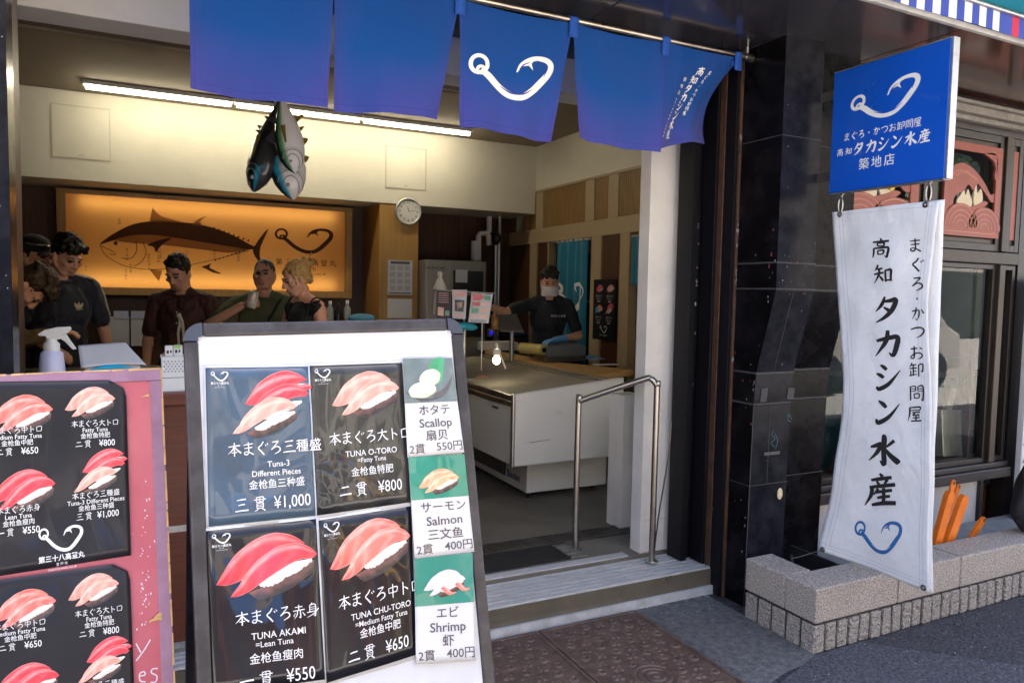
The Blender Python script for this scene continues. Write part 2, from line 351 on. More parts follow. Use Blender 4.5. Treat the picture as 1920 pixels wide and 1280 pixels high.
# ------------------------------------------------------------------ ground
m = MB(); m.quad([(-60, -60, -.012), (60, -60, -.012), (60, 60, -.012), (-60, 60, -.012)])
m.build('ground', mat('ground_earth', (.10, .10, .10), .9, var=.2, vscale=3), kind='structure')
m = MB(); m.quad([(-40, -1.1, -.004), (40, -1.1, -.004), (40, 2.95, -.004), (-40, 2.95, -.004)])
m.build('asphalt_pavement', m_asph, kind='structure')
m = MB(); m.quad([(-40, -14, -.004), (40, -14, -.004), (40, -1.1, -.004), (-40, -1.1, -.004)])
m.build('road', mat('pale_bounce_road', (.40, .38, .35), .85, var=.15, vscale=40, bump=.5, bscale=100), kind='structure')  # unseen road behind the camera, kept pale to bounce fill light into the shop
# grey concrete apron between the iron covers and the planter, its edges uneven
pts = [(2.12, 2.93), (2.62, 2.93), (2.62, 2.20)]
for i in range(9):
    t = i/8; pts.append((2.60-t*.52+random.uniform(-.012, .012), 2.185-t*.11+random.uniform(-.012, .012)))
pts += [(2.06, 2.05), (2.06, 2.93)]
m = MB(); m.poly(pts, lambda a, b: Vector((a, b, .002))); m.build('concrete_apron', m_conc, kind='structure')
m = MB()
m.poly([(2.62, 2.2), (2.9, 2.2), (3.5, 1.62), (3.2, 1.3), (2.5, 1.6), (2.08, 2.02)], lambda a, b: Vector((a, b, .0035)))
m.build('asphalt_patch', mat('worn_asphalt', (.022, .022, .030), .9, col2=(.13, .128, .15), vscale=70, bump=1.0, bscale=65, detail=6, thresh=(.34, .70), bdist=.02), kind='structure')

# ------------------------------------------------------------------ iron covers in front of the step
def cover(x0, x1, y0, y1, lab, emblem=None):
    t = thing('utility_cover', lab, 'utility cover', ((x0+x1)/2, (y0+y1)/2, 0), 'iron covers in front of the shop step')
    p = MB(); p.box((x0, y0, -.02), (x1, y1, .010)); p.build('plate', m_iron, t)
    f = MB()
    for a, b in (((x0, y0, 0), (x0+.018, y1, .015)), ((x1-.018, y0, 0), (x1, y1, .015)), ((x0+.018, y1-.018, 0), (x1-.018, y1, .015)), ((x0+.018, y0, 0), (x1-.018, y0+.018, .015))):
        f.box(a, b)
    f.build('rim', m_iron, t, bevel=.003)
    b = MB(); st = .078; j = 0
    y = y1-.06
    while y > y0+.05:
        i = 0; x = x0+.06+(st/2 if j % 2 else 0)
        while x < x1-.05:
            if emblem is None or (Vector((x, y))-Vector(emblem)).length > .105:
                if (i+j) % 2 == 0:
                    b.lathe([(.010, .009), (.012, .0165), (.020, .0165), (.026, .009)], (x, y, 0), 14)
                    b.lathe([(.0, .013), (.007, .013), (.009, .009)], (x, y, 0), 10)
                else:
                    for k in range(4):
                        a = k*math.pi/2+.6
                        b.lathe([(0, .016), (.010, .0155), (.015, .009)], (x+.017*math.cos(a), y+.017*math.sin(a), 0), 10)
                    b.lathe([(0, .0165), (.008, .0165), (.012, .009)], (x, y, 0), 8)
            i += 1; x += st
        j += 1; y -= st*.8
    if emblem:
        for r in (.035, .062, .09):
            b.lathe([(r-.009, .009), (r-.006, .016), (r+.006, .016), (r+.009, .009)], (*emblem, 0), 32)
        b.lathe([(0, .017), (.014, .016), (.018, .009)], (*emblem, 0), 12)
    b.build('raised_pattern', m_iron, t)
cover(.85, 1.600, 1.8, 2.885, 'rusty brown patterned iron cover partly hidden by the big menu stand')
cover(1.606, 2.15, 1.8, 2.885, 'rusty brown patterned iron cover with ring emblem beside the grey concrete', (1.85, 2.33))

# ------------------------------------------------------------------ the shop
shop = thing('shop_building', 'open fronted fish shop with black stone pillars and cream interior', 'shop', (1.4, 3.0, 0))
FZ, CZ, RX, BY, KY, SO = .15, 3.16, 3.86, 7.85, 7.2, 2.43
m = MB(); m.box((-3, 3.2, -.02), (5.6, BY, FZ)); m.build('floor', m_floor, shop)
# step / threshold
m = MB()
m.box((-3, 2.925, 0), (2.665, 3.2, .128), 1); m.box((-3, 2.945, .1281), (2.66, 3.2, .1284), 3); m.box((-3, 2.905, 0), (2.668, 2.921, .045), 2)
m.build('step', [m_alu, m_riser, m_alu2, m_void], shop)  # last slot: near-black sheet that darkens the gaps between the tread ribs
m = MB()
for k in range(7):
    y = 2.930+k*.0385; m.box((-3, y, .1286), (2.66, y+.021, .1385)); m.box((-3, y+.0245, .1286), (2.66, y+.0285, .134))
m.box((-3, 3.2005, .1505), (2.33, 3.26, .156)); m.box((-3, 3.262, .1505), (2.30, 3.272, .152), 1)
m.build('grooved_tread', [mat('tread_alu', (.56, .56, .58), .4, metal=.25, var=.2, vscale=40, stretch=(.3, 3, 1)), m_black], shop, bevel=.0015)
m = MB(); m.box((.6, 3.53, FZ+.001), (2.66, 3.66, FZ+.003), 1)
for k in range(100): m.box((.62+k*.0204, 3.54, FZ+.003), (.631+k*.0204, 3.65, FZ+.010))
m.box((.6, 3.52, FZ+.001), (2.66, 3.532, FZ+.011)); m.box((.6, 3.652, FZ+.001), (2.66, 3.664, FZ+.011))
m.build('drain_grate', [m_dsteel, m_black], shop)
# back wall, bulkhead, ceiling
m = MB(); m.box((-3.1, BY, FZ), (RX+.1, BY+.15, CZ)); m.build('back_wall', m_dwood, shop)
m = MB()
for k in range(26):
    x = -1.6+k*.21
    if x > 3.7: break
    m.box((x, BY-.012, FZ), (x+.205, BY-.001, SO-.001))
m.build('wall_panelling', m_dwood, shop)
m = MB(); m.box((-3, BY-.03, SO-.13), (2.2, BY-.013, SO-.002)); m.build('dark_wood_band', m_dwood, shop, bevel=.003)
m = MB(); m.box((-3, KY, SO), (RX-.002, BY-.002, CZ-.002)); m.build('bulkhead', m_cream, shop, bevel=.004)
for (x0, z0, x1, z1) in ((-.65, 2.615, -.245, 3.03), (2.175, 2.594, 2.58, 2.988)):
    m = MB(); m.box((x0, KY-.004, z0), (x1, KY-.0005, z1)); q = .012
    for a, b in (((x0-q, z0-q), (x1+q, z0-.004)), ((x0-q, z1+.004), (x1+q, z1+q)), ((x0-q, z0-.004), (x0-.004, z1+.004)), ((x1+.004, z0-.004), (x1+q, z1+.004))):
        m.box((a[0], KY-.006, a[1]), (b[0], KY-.0005, b[1]), 1)
    m.box(((x0+x1)/2-.02, KY-.008, z0+.015), ((x0+x1)/2+.02, KY-.0045, z0+.028), 1)
    m.build('access_panel', [m_cream, m_line], shop)
m = MB(); m.box((-3.1, 3.4, CZ), (RX+.1, BY+.15, CZ+.12)); m.build('ceiling', m_ceil, shop)
m = MB(); m.box((-3, 3.4, 2.604), (3.2, 3.585, CZ-.001)); m.build('ceiling_beam', mat('beam_white', (.78, .75, .73), .6, var=.05), shop, bevel=.004)
m = MB(); m.box((-.9, 5.55, CZ-.022), (2.9, 5.63, CZ-.001)); m.box((-.05, 5.52, CZ-.035), (.12, 5.66, CZ-.0225), 0)
m.build('ceiling_track', m_ceil, shop, bevel=.003)
m = MB(); m.box((-3.1, 2.6, 0), (-3.001, BY, CZ)); m.build('left_wall', m_dwood, shop)
# right wall: cream top, slatted wood, beige posts and dark panels, two doorways
m = MB(); m.box((RX, 4.7, 2.68), (RX+.09, BY, CZ)); m.build('upper_wall', m_cream, shop)
m = MB()
m.box((RX, 4.7, 2.115), (RX+.09, BY, 2.268)); m.box((RX-.006, 4.7, 2.66), (RX+.02, KY, 2.685))
for y in (4.9, 5.62, 6.02, 7.03): m.box((RX+.001, y, 2.2685), (RX+.09, y+.16, 2.66))
for y, d in ((5.42, .15), (5.875, .155), (7.15, .16)): m.box((RX, y, FZ), (RX+.09, y+d, 2.1145))
m.box((RX+.002, 6.032, FZ), (RX+.09, 6.055, 2.1145)); m.box((RX, 6.88, FZ), (RX+.09, 6.91, 2.1145))
m.build('wall_frame', m_beige, shop, bevel=.003)
for (a, b) in ((5.06, 5.615), (5.785, 6.015), (6.185, 7.025), (7.195, KY+.3)):
    m = MB(); m.box((RX+.045, a, 2.27), (RX+.09, b, 2.66))
    y = a
    while y < b-.02: m.box((RX+.012, y, 2.27), (RX+.044, y+.02, 2.66)); y += .033
    m.build('slat_panel', m_slat, shop)
for (a, b) in ((5.572, 5.873), (6.912, 7.148), (7.312, BY)):
    m = MB(); m.box((RX+.02, a, FZ), (RX+.09, b, 2.1145)); m.build('dark_wall_panel', m_dwood, shop)
m = MB(); m.box((RX+.09, 4.6, FZ), (5.5, 4.7, 2.6)); m.box((5.4, 4.7, FZ), (5.5, BY, 2.6)); m.box((RX+.092, 4.7, 2.5), (5.4, BY, 2.6)); m.box((RX+.1, BY, FZ), (5.4, BY+.1, 2.6))
m.build('back_room', mat('back_room_paint', (.42, .36, .26), .8, var=.1, vscale=3), shop)
m = MB(); m.box((RX+.5, 6.9, 1.5), (RX+.95, 7.3, 2.02)); m.box((RX+.5, 6.9, .6), (RX+.95, 7.3, 1.47), 1); m.build('back_room_cupboard', [m_dsteel, m_black], shop, bevel=.004)
m = MB(); m.box((3.56, 3.5, 0), (3.66, 4.72, CZ)); m.box((3.6601, 4.62, 0), (RX+.0899, 4.72, CZ)); m.build('side_return_wall', m_white, shop)
# white post and the black shutter tracks by the pillar
m = MB(); m.box((2.41, 3.21, FZ+.001), (2.60, 3.30, CZ-.01)); m.box((2.415, 3.2065, FZ+.18), (2.60, 3.2095, FZ+.183), 1); m.box((2.50, 3.2065, FZ+.02), (2.504, 3.2095, FZ+.179), 1)
m.box((2.555, 3.60, FZ+.001), (2.70, 3.75, .96))
m.build('white_post', [m_white, m_line], shop, bevel=.003)
m = MB()
for x0, x1, y0, y1 in ((2.602, 2.66, 3.08, 3.5), (2.56, 2.60, 3.05, 3.165), (2.662, 2.69, 2.86, 3.5), (2.64, 2.6615, 2.97, 3.07)): m.box((x0, y0, .14 if y0 > 2.93 else 0), (x1, y1, 2.779))
m.box((2.676, 2.845, .0), (2.6905, 2.8595, 2.779), 1); m.box((2.655, 2.93, .14), (2.6615, 2.9695, 2.779), 1)
m.build('shutter_track', [m_track, m_rust], shop, bevel=.002)
m = MB(); m.tube([PY(1258, 790, 3.04), PY(1254, 850, 3.035), PY(1236, 960, 3.08), PY(1225, 1046, 3.12)], .004, 6, n=5); m.build('cable', m_dsteel, shop)
# right pillar: upper part stands proud, slopes back below
prof = [(0, 2.715), (1.02, 2.70), (1.19, 2.69), (1.59, 2.585), (2.779, 2.585)]
m = MB()
for (z0, y0), (z1, y1) in zip(prof, prof[1:]):
    m.quad([(2.692, 3.3, z0), (2.692, y0, z0), (2.692, y1, z1), (2.692, 3.3, z1)], 0)
    m.quad([(2.692, y0, z0), (2.945, y0, z0), (2.945, y1, z1), (2.692, y1, z1)], 1)
    m.quad([(2.945, y0, z0), (2.945, y0+.09, z0), (2.945, y1+.09, z1), (2.945, y1, z1)], 0)
    m.quad([(2.945, y0+.09, z0), (3.31, y0+.09, z0), (3.31, y1+.09, z1), (2.945, y1+.09, z1)], 0)
    m.quad([(3.31, y0+.09, z0), (3.31, 2.98, z0), (3.31, 2.98, z1), (3.31, y1+.09, z1)], 0)
pil = m.build('stone_pillar', [m_tile, m_tile2], shop, weld=True, recalc=True)
m = MB()
def yat(z): return float(np.interp(z, [p[0] for p in prof], [p[1] for p in prof]))
for z, wd in ((.62, .004), (1.03, .010), (1.185, .010), (1.60, .008), (1.725, .008), (2.32, .004)):
    for (a, b) in ((z-wd/2, z+wd/2),):
        ya, yb = yat(a), yat(b)
        m.quad([(2.6895, 3.1, a), (2.6895, ya-.002, a), (2.6895, yb-.002, b), (2.6895, 3.1, b)])
        m.quad([(2.6895, ya-.0025, a), (2.947, ya-.0025, a), (2.947, yb-.0025, b), (2.6895, yb-.0025, b)])
        m.quad([(2.947, ya+.0875, a), (3.31, ya+.0875, a), (3.31, yb+.0875, b), (2.947, yb+.0875, b)])
for x in (2.805,):
    for (z0, z1) in ((1.19, 1.59), (.62, 1.02)): m.quad([(x, yat(z0)-.002, z0), (x+.003, yat(z0)-.002, z0), (x+.003, yat(z1)-.002, z1), (x, yat(z1)-.002, z1)])
m.quad([(2.6895, yat(.02)-.002, .0), (2.6945, yat(.02)-.003, .0), (2.6945, yat(1.02)-.003, 1.02), (2.6895, yat(1.02)-.002, 1.02)])
m.build('pillar_joint', m_grout, pil)
# chips and paint flecks with a shape of their own
m = MB(); rr = random.Random(3)
for k in range(46):
    z = rr.choice([rr.gauss(1.7, .12), rr.gauss(1.1, .1), rr.uniform(.2, 2.5)]); s = rr.uniform(.002, .007)*(1 if rr.random() < .9 else 1.6)
    y = rr.uniform(2.72, 3.0) if rr.random() < .5 else yat(z)+rr.uniform(.005, .05)
    m.poly([(y+s*math.cos(a)*rr.uniform(.4, 1), z+s*2*math.sin(a)*rr.uniform(.4, 1)) for a in np.linspace(0, 5.4, 7)], lambda a, b: Vector((2.6888, a, b)), rr.choice([0, 0, 0, 1]))
for k in range(22):
    z = rr.choice([rr.gauss(1.65, .05), rr.uniform(.4, 2.5)]); s = rr.uniform(.0015, .005); x = rr.uniform(2.70, 2.94)
    m.poly([(x+s*math.cos(a)*rr.uniform(.4, 1), z+s*1.5*math.sin(a)*rr.uniform(.4, 1)) for a in np.linspace(0, 5.4, 7)], lambda a, b: Vector((a, yat(b)-.003, b)), rr.choice([0, 0, 1]))
for k in range(26):   # peeling paint along the shutter track and the stone's edge
    z = rr.gauss(1.68, .10) if k < 18 else rr.uniform(1.0, 2.4); x, y = rr.choice([(2.664, 2.9695), (2.5995, 3.0488), (2.6765, 2.8443)]); s = rr.uniform(.003, .011)
    m.poly([(x+rr.uniform(-.002, .012)+s*.5*math.cos(a)*rr.uniform(.3, 1), z+s*2.6*math.sin(a)*rr.uniform(.4, 1)) for a in np.linspace(0, 5.6, 9)], lambda a, b, y=y: Vector((a, y-.0006, b)), 0)
m.build('paint_fleck', [mat('fleck_grey', (.22, .22, .23), .7), mat('fleck_red', (.20, .05, .04), .7)], pil)
m = MB(); sc_ = lambda px, py: (lambda P: Vector((P.x, yat(P.z)-.0034, P.z)))(PY(px, py, 2.70))
for pts in ([(1450, 806), (1447, 815), (1453, 822), (1446, 830), (1452, 838)], [(1452, 812), (1458, 826), (1454, 840)], [(1474, 780), (1480, 776), (1476, 786), (1483, 790)], [(1480, 778), (1484, 786)]): m.stroke([(x, y, 1.6) for x, y in pts], sc_, 0, 4)
m.build('blue_scribble', mat('teal_marker', (.008, .05, .075), .6), pil)
m = MB(); m.poly([(1433, 848), (1462, 845), (1462, 851), (1433, 854)], sc_); m.poly([(1426, 728), (1438, 726), (1436, 752), (1424, 754)], sc_, 1); m.poly([(1476, 726), (1488, 727), (1486, 748), (1474, 748)], sc_, 1); m.build('tape_residue', [mat('old_tape', (.07, .07, .075), .7, var=.5, vscale=60), mat('tape_ghost', (.032, .031, .037), .6, var=.6, vscale=70)], pil)
m = MB(); m.ell((2.90, 2.703, .56), (.018, .006, .03)); m.build('yellowed_spot', mat('old_sticker', (.55, .45, .30), .6, var=.3, vscale=60), pil)
m = MB(); m.box((-3.0, 2.6, 0), (-.345, 2.72, 2.779), 0); m.box((-3.0, 2.7201, 0), (-.366, 2.86, 2.779), 0); m.box((-3., 2.8601, 0), (-.372, 2.90, 2.779), 1); m.box((-3, 2.9001, 0), (-.386, 3.05, 2.779), 0); m.box((-3, 3.0501, 0), (-.388, 3.2, 2.779), 2)
lp = m.build('stone_pillar', [m_tile2, m_track, m_rust], shop, bevel=.003)
m = MB()
for k in range(26):
    z = rr.uniform(.9, 2.4); s = rr.uniform(.0006, .002); x = rr.uniform(-.45, -.35)
    m.poly([(x+s*math.cos(a)*rr.uniform(.4, 1), z+s*2*math.sin(a)*rr.uniform(.4, 1)) for a in np.linspace(0, 5.4, 7)], lambda a, b: Vector((a, 2.5985, b)), 0)
m.build('paint_fleck', mat('fleck_white', (.55, .55, .56), .7), lp)
m = MB(); m.box((-.43, 2.5925, 1.28), (-.385, 2.5975, 1.36)); m.build('white_sticker', m_white, lp)
# soffit, fascia, canopy edge, unseen upper storeys
m = MB()
xs = [-3, -1.2, .3, 1.8, 3.32]
for a, b in zip(xs, xs[1:]): m.box((a+.003, 2.15, 2.78), (b-.003, 3.396, 2.86))
for a, b in ((3.32, 4.8), (4.8, 6.4), (6.4, 9)): m.box((a+.003, 2.15, 2.78), (b-.003, 2.895, 2.86), 1)
m.build('soffit', [m_soff, m_soff2], shop, bevel=.002)
m = MB(); m.box((-3, 2.985, 2.745), (2.69, 3.02, 2.7795)); m.box((-3, 3.0201, 2.755), (2.56, 3.3, 2.7795)); m.build('fascia', m_black, shop)
m = MB(); m.box((-3, 2.122, 2.772), (9, 2.147, 2.797)); m.build('canopy_edge', m_trim, shop, bevel=.004)
m = MB(); m.box((-5, 2.16, 3.3), (9, 9, 7.0)); m.box((-5, 2.16, 2.862), (9, 3.398, 3.298)); m.build('unseen_storeys', m_grey, shop)  # unseen mass above the canopy, its height set to keep sun off the front
m = MB(); m.box((-5, 2.6, 0), (-3.102, BY, 3.2)); m.build('party_wall', m_grey, shop)

# loose white grit caught along the step and scattered on the paving
m = MB(); rr = random.Random(17)
def grit(x, y, s, z=.004): m.add([(x+s*rr.uniform(.5, 1)*math.cos(a), y+s*rr.uniform(.5, 1)*math.sin(a), z) for a in (0, 1.6, 3.1, 4.7)]+[(x, y, z+s*.8)], [(0, 1, 4), (1, 2, 4), (2, 3, 4), (3, 0, 4)])
for k in range(150): grit(rr.uniform(1.3, 2.66), 2.895-abs(rr.gauss(0, .012)), rr.uniform(.001, .004), .011 if rr.random() < .6 else .004)
for k in range(60): grit(rr.uniform(2.2, 2.62), rr.gauss(2.80, .05), rr.uniform(.001, .004))
for k in range(90): grit(rr.uniform(2.1, 4.6), rr.uniform(1.5, 2.18), rr.uniform(.001, .0045))
m.build('grit', mat('white_grit', (.50, .50, .50), .8), kind='stuff')
# ------------------------------------------------------------------ neighbouring restaurant
nb = thing('restaurant_front', 'dark framed restaurant front with red carved panels right of the shop', 'building', (4.6, 2.95, 0))
NY = 2.9
m = MB(); m.box((3.312, NY+.01, 0), (4.905, NY+.12, .40)); m.box((4.905, NY-.012, 0), (4.935, NY+.12, .40), 1); m.build('base_wall', [m_grey, m_dframe], nb)
m = MB(); m.box((3.312, NY-.055, .405), (5.16, NY+.12, .47)); m.box((3.312, NY-.03, .4705), (5.16, NY+.12, .505)); m.build('sill', m_sill, nb, bevel=.006)
def wframe(x0, x1, z0, z1, wd, y0, y1, name, mm):
    f = MB()
    f.box((x0, y0, z0), (x0+wd, y1, z1)); f.box((x1-wd, y0, z0), (x1, y1, z1))
    f.box((x0+wd, y0, z0), (x1-wd, y1, z0+wd)); f.box((x0+wd, y0, z1-wd), (x1-wd, y1, z1))
    return f.build(name, mm, nb, bevel=.003)
m_glass = bpy.data.materials.new('window_glass'); m_glass.use_nodes = True
N_, L_ = m_glass.node_tree.nodes, m_glass.node_tree.links
N_.remove(N_['Principled BSDF'])
ga = N_.new('ShaderNodeBsdfTransparent'); ga.inputs[0].default_value = (.80, .84, .82, 1)
gb = N_.new('ShaderNodeBsdfGlossy'); gb.inputs['Roughness'].default_value = .012; gb.inputs[0].default_value = (1, 1, 1, 1)
fr = N_.new('ShaderNodeFresnel'); fr.inputs[0].default_value = 1.4
mx = N_.new('ShaderNodeMixShader'); L_.new(fr.outputs[0], mx.inputs[0]); L_.new(ga.outputs[0], mx.inputs[1]); L_.new(gb.outputs[0], mx.inputs[2])
L_.new(mx.outputs[0], N_['Material Output'].inputs[0])
units = [(3.32, 4.22), (4.26, 4.955), (5.02, 5.165)]
for i, (x0, x1) in enumerate(units):
    f = wframe(x0, x1, 1.885, 2.615, .045, NY-.01, NY+.05, 'window_frame', m_dframe)
    wframe(x0+.0455, x1-.0455, 1.9305, 2.569, .03, NY+.005, NY+.04, 'window_frame', m_frame)
    m = MB(); m.quad([(x0+.07, NY+.032, 1.95), (x1-.07, NY+.032, 1.95), (x1-.07, NY+.032, 2.55), (x0+.07, NY+.032, 2.55)]); m.build('window_pane', m_glass, f)
    f = wframe(x0, x1, .507, 1.80, .03, NY+.0, NY+.05, 'window_frame', m_dframe)
    m = MB(); m.quad([(x0+.031, NY+.03, .54), (x1-.031, NY+.03, .54), (x1-.031, NY+.03, 1.77), (x0+.031, NY+.03, 1.77)]); m.build('window_pane', m_glass, f)
m = MB(); m.box((3.312, NY-.015, 1.805), (5.165, NY+.06, 1.88)); m.box((4.957, NY-.025, .507), (5.017, NY+.06, 1.80)); m.box((4.957, NY-.025, 1.885), (5.017, NY+.06, 2.615)); m.box((4.222, NY-.02, .507), (4.258, NY+.06, 1.8)); m.box((4.222, NY-.02, 1.885), (4.258, NY+.06, 2.615)); m.box((4.845, NY+.051, .507), (4.875, NY+.08, 1.8))
m.build('mullion', [m_frame], nb, bevel=.004)
m = MB(); m.box((3.312, NY-.01, 2.617), (9, NY+.06, 2.66)); m.build('head_frame', m_dframe, nb)
m = MB()
for a, b in (((2.66, -.05), (2.69, .06)), ((2.6905, -.09), (2.735, .06)), ((2.7355, -.12), (2.755, .06))): m.box((3.312, NY+a[1], a[0]), (9, NY+b[1], b[0]))
m.build('cornice', m_corn, nb, bevel=.006)
m = MB(); m.box((3.312, NY-.06, 2.757), (9, NY+.06, 2.779)); m.box((5.2, NY+.005, 0), (9, NY+.1, 2.615)); m.build('front_wall', m_dframe, nb)
# carved red panels (a frame, rolling waves and a small ship, cut right through)
def carved(x0, x1, kind):
    z0, z1 = 1.965, 2.535; y0 = NY-.004; W = x1-x0; H = z1-z0
    q = lambda a, b, o=0: Vector((x0+a*W, y0-o, z1-b*H))
    c = MB()
    def slab(pts, t=.014, o=0, mi=0, n=1):
        P = crom([Vector((p[0], p[1], 0)) for p in pts], n, True) if n > 1 else [Vector((p[0], p[1], 0)) for p in pts]
        c.poly([(p.x, p.y) for p in P], lambda a, b: q(a, b, o+t), mi)
        L = len(P); vs = [q(p.x, p.y, o+t) for p in P]+[q(p.x, p.y, o) for p in P]
        c.add(vs, [(i, (i+1) % L, L+(i+1) % L, L+i) for i in range(L)], mi)
    fw = .085
    slab([(0, 0), (1, 0), (1, fw), (0, fw)]); slab([(0, 1-.11), (1, 1-.11), (1, 1), (0, 1)])
    slab([(0, fw), (fw*.8, fw), (fw*.8, 1-.11), (0, 1-.11)]); slab([(1-fw*1.2, fw), (1, fw), (1, 1-.11), (1-fw*1.2, 1-.11)])
    slab([(1-fw*1.2, fw), (1-fw*1.2, .35), (1-.135, .31), (1-.12, .22), (1-.17, .15), (1-.26, fw+.03), (1-.33, fw)], n=3)
    slab([(.06, .9), (.06, .38), (.14, .27), (.30, .22), (.5, .27), (.70, .40), (.82, .52), (.90, .50), (.93, .58), (.84, .60), (.74, .52), (.66, .47), (.58, .42), (.52, .50), (.42, .44), (.34, .52), (.22, .56), (.17, .66), (.2, .9)], t=.010, n=4)
    def arc(cx, cy, r, a0=math.pi, a1=2*math.pi, wd=.010):
        c.stroke([(cx+r*1.15*math.cos(a), cy+r*math.sin(a), wd) for a in np.linspace(a0, a1, 9)], lambda a, b: q(a, b, .0165+.002), 1, 3)
    for cx, cy, R in ((.30, .90, .25), (.72, .92, .25)):
        slab([(cx+R*1.2*math.cos(a), cy+R*math.sin(a)) for a in np.linspace(math.pi, 2*math.pi, 14)], t=.0165)
        for r in (R-.02, R-.075, R-.13, R-.18): arc(cx, cy, r)
    slab([(.26, .74), (.40, .70), (.60, .64), (.70, .60), (.78, .62), (.66, .70), (.56, .76), (.40, .80)], t=.012, n=3)
    slab([(.52, .60), (.53, .48), (.56, .44), (.58, .52), (.64, .47), (.68, .56), (.66, .66), (.56, .68)], t=.011, mi=2, n=3)
    slab([(.24, .62), (.30, .56), (.34, .48), (.38, .56), (.42, .49), (.46, .56), (.50, .62), (.46, .72), (.28, .74)], t=.009, mi=2, n=3)
    c.stroke([(.06, .955, .008), (.5, .955, .008), (.86, .955, .008), (.92, .92, .008)], lambda a, b: q(a, b, .0150), 1)
    for k in range(3):
        c.stroke([(.10+.1*k, .40-.03*k, .007), (.25+.08*k, .30, .007), (.50+.05*k, .36+.02*k, .007)], lambda a, b: q(a, b, .0108), 1, 4)
    return c.build('carved_panel', [m_carve, m_carvel, mat('carved_ivory', (.52, .45, .33), .6)], nb, recalc=True)
carved(4.355, 4.925, 0); carved(3.40, 4.12, 1)
m = MB(); m.ell((3.86, NY-.03, 2.235), (.035, .012, .05)); m.ell((3.90, NY-.03, 2.29), (.02, .012, .035)); m.ell((3.845, NY-.032, 2.28), (.02, .01, .03), 1)
m.build('painted_relief', [mat('relief_yellow', (.62, .46, .05), .5), mat('relief_blue', (.05, .20, .42), .5)], nb)
m = MB(); m.box((5.06, NY-.004, 1.965), (5.15, NY+.01, 2.535)); m.build('carved_panel', m_carve, nb)
# room behind the glass
m = MB(); m.box((3.67, 4.55, 0), (9, 4.61, 2.7)); m.box((3.67, NY+.13, 2.70), (9, 4.55, 2.76)); m.box((3.67, NY+.13, 0), (9, 4.55, .3), 1)
m.build('dining_room', [mat('dining_room_paint', (.05, .035, .03), .7), m_dwood], nb)
t = thing('tiled_counter', 'teal tiled bar counter seen through the restaurant window', 'counter', (5.6, 3.9, .3))
m = MB(); m.box((4.5, 3.45, .301), (8.8, 4.2, 1.0)); m.build('core', m_teal, t)
m = MB(); rr = random.Random(5)
x = 4.5
while x < 8.7:
    z = .31+rr.uniform(-.2, 0)
    while z < .99:
        a, b = max(z, .305), min(z+.21, .995)
        if b-a > .02: m.box((x, 3.442, a), (x+.05, 3.4495, b-.006))
        z += .216
    x += .056
m.build('tile_facing', mat('teal_tile_face', (.04, .30, .38), .15, var=.2, vscale=5), t, bevel=.001)
m = MB(); m.box((4.48, 3.40, 1.001), (8.8, 4.25, 1.05)); m.build('counter_top', mat('blue_grey_top', (.22, .28, .33), .3), t, bevel=.004)
t = thing('wooden_chair', 'orange brown wooden chair behind the restaurant window', 'chair', (4.5, 3.25, .3))
m = MB()
for x, y in ((4.32, 3.1), (4.62, 3.1), (4.32, 3.4), (4.62, 3.4)):
    m2_ = MB(); m2_.tube([(x, y, .302), (x, y, .735)], .018, 8); m2_.build('leg', m_rwood, t)
m.box((4.29, 3.07, .736), (4.65, 3.43, .775)); m.build('seat', mat('chair_wood', (.36, .14, .03), .35), t, bevel=.01)
m = MB(); m.tube([(4.64, 3.1, .776), (4.66, 3.1, 1.12)], .02, 8); m.tube([(4.64, 3.4, .776), (4.66, 3.4, 1.12)], .02, 8); m.box((4.642, 3.09, 1.0), (4.672, 3.41, 1.10)); m.build('backrest', mat('chair_wood_back', (.36, .14, .03), .35), t)
t = thing('gift_box', 'silver box with a white lid leaning behind the restaurant window', 'box', (4.85, 3.02, .5))
Mx = Matrix.Translation((4.84, 3.06, .522)) @ Matrix.Rotation(R_(-8), 4, 'X') @ Matrix.Rotation(R_(4), 4, 'Y')
m = MB(); m.box((-.09, -.012, 0), (.115, .07, .31), 0, Mx); m.build('box_body', mat('silver_paper', (.62, .62, .56), .35, metal=.5, var=.35, vscale=7, stretch=(1, 1, .3)), t, bevel=.004)
m = MB(); m.box((-.03, .075, .15), (.03, .11, .50), 0, Mx @ Matrix.Rotation(R_(22), 4, 'Y')); m.build('box_lid', m_white, t, bevel=.004)
m = MB(); m.box((3.9, NY+.13, .301), (5.1, 3.14, .515)); tag(m.build('window_ledge', m_dwood), 'dark wooden ledge behind the lower restaurant window', 'ledge')
# white painted post at the right edge with a black bag
t = thing('white_board', 'tall white painted board standing at the right edge of the photo', 'board', (5.25, 2.85, 0))
m = MB(); m.box((5.185, 2.80, 0), (5.5, 2.84, 1.72)); m.build('panel', mat('scuffed_white', (.60, .60, .62), .5, col2=(.40, .40, .42), vscale=9, thresh=(.55, .8), detail=8), t, bevel=.004)
m = MB()
for z in (.25, .5, .62, .95): m.tube([(5.20, 2.797, z), (5.24, 2.796, z+.05), (5.26, 2.797, z-.02), (5.33, 2.796, z+.02)], .0025, 6, n=4)
m.build('scratch', m_black, t)
m = MB()
def bagf(u, v):
    a = 2*math.pi*u; r = .12*(math.sin(math.pi*min(v*.9+.08, 1))**.6); n_ = noise.noise(Vector((math.cos(a)*1.5, math.sin(a)*1.5, v*3)))*.25+1
    return Vector((4.375+r*n_*math.cos(a)*(1+.25*math.sin(v*7)), 2.3+r*.6*n_*math.sin(a), .30+v*.40))
m.grid(bagf, 28, 16); m.tube([(4.36, 2.28, .63), (4.27, 2.27, .655), (4.2, 2.25, .625)], [.035, .025, .004], 8, n=4)
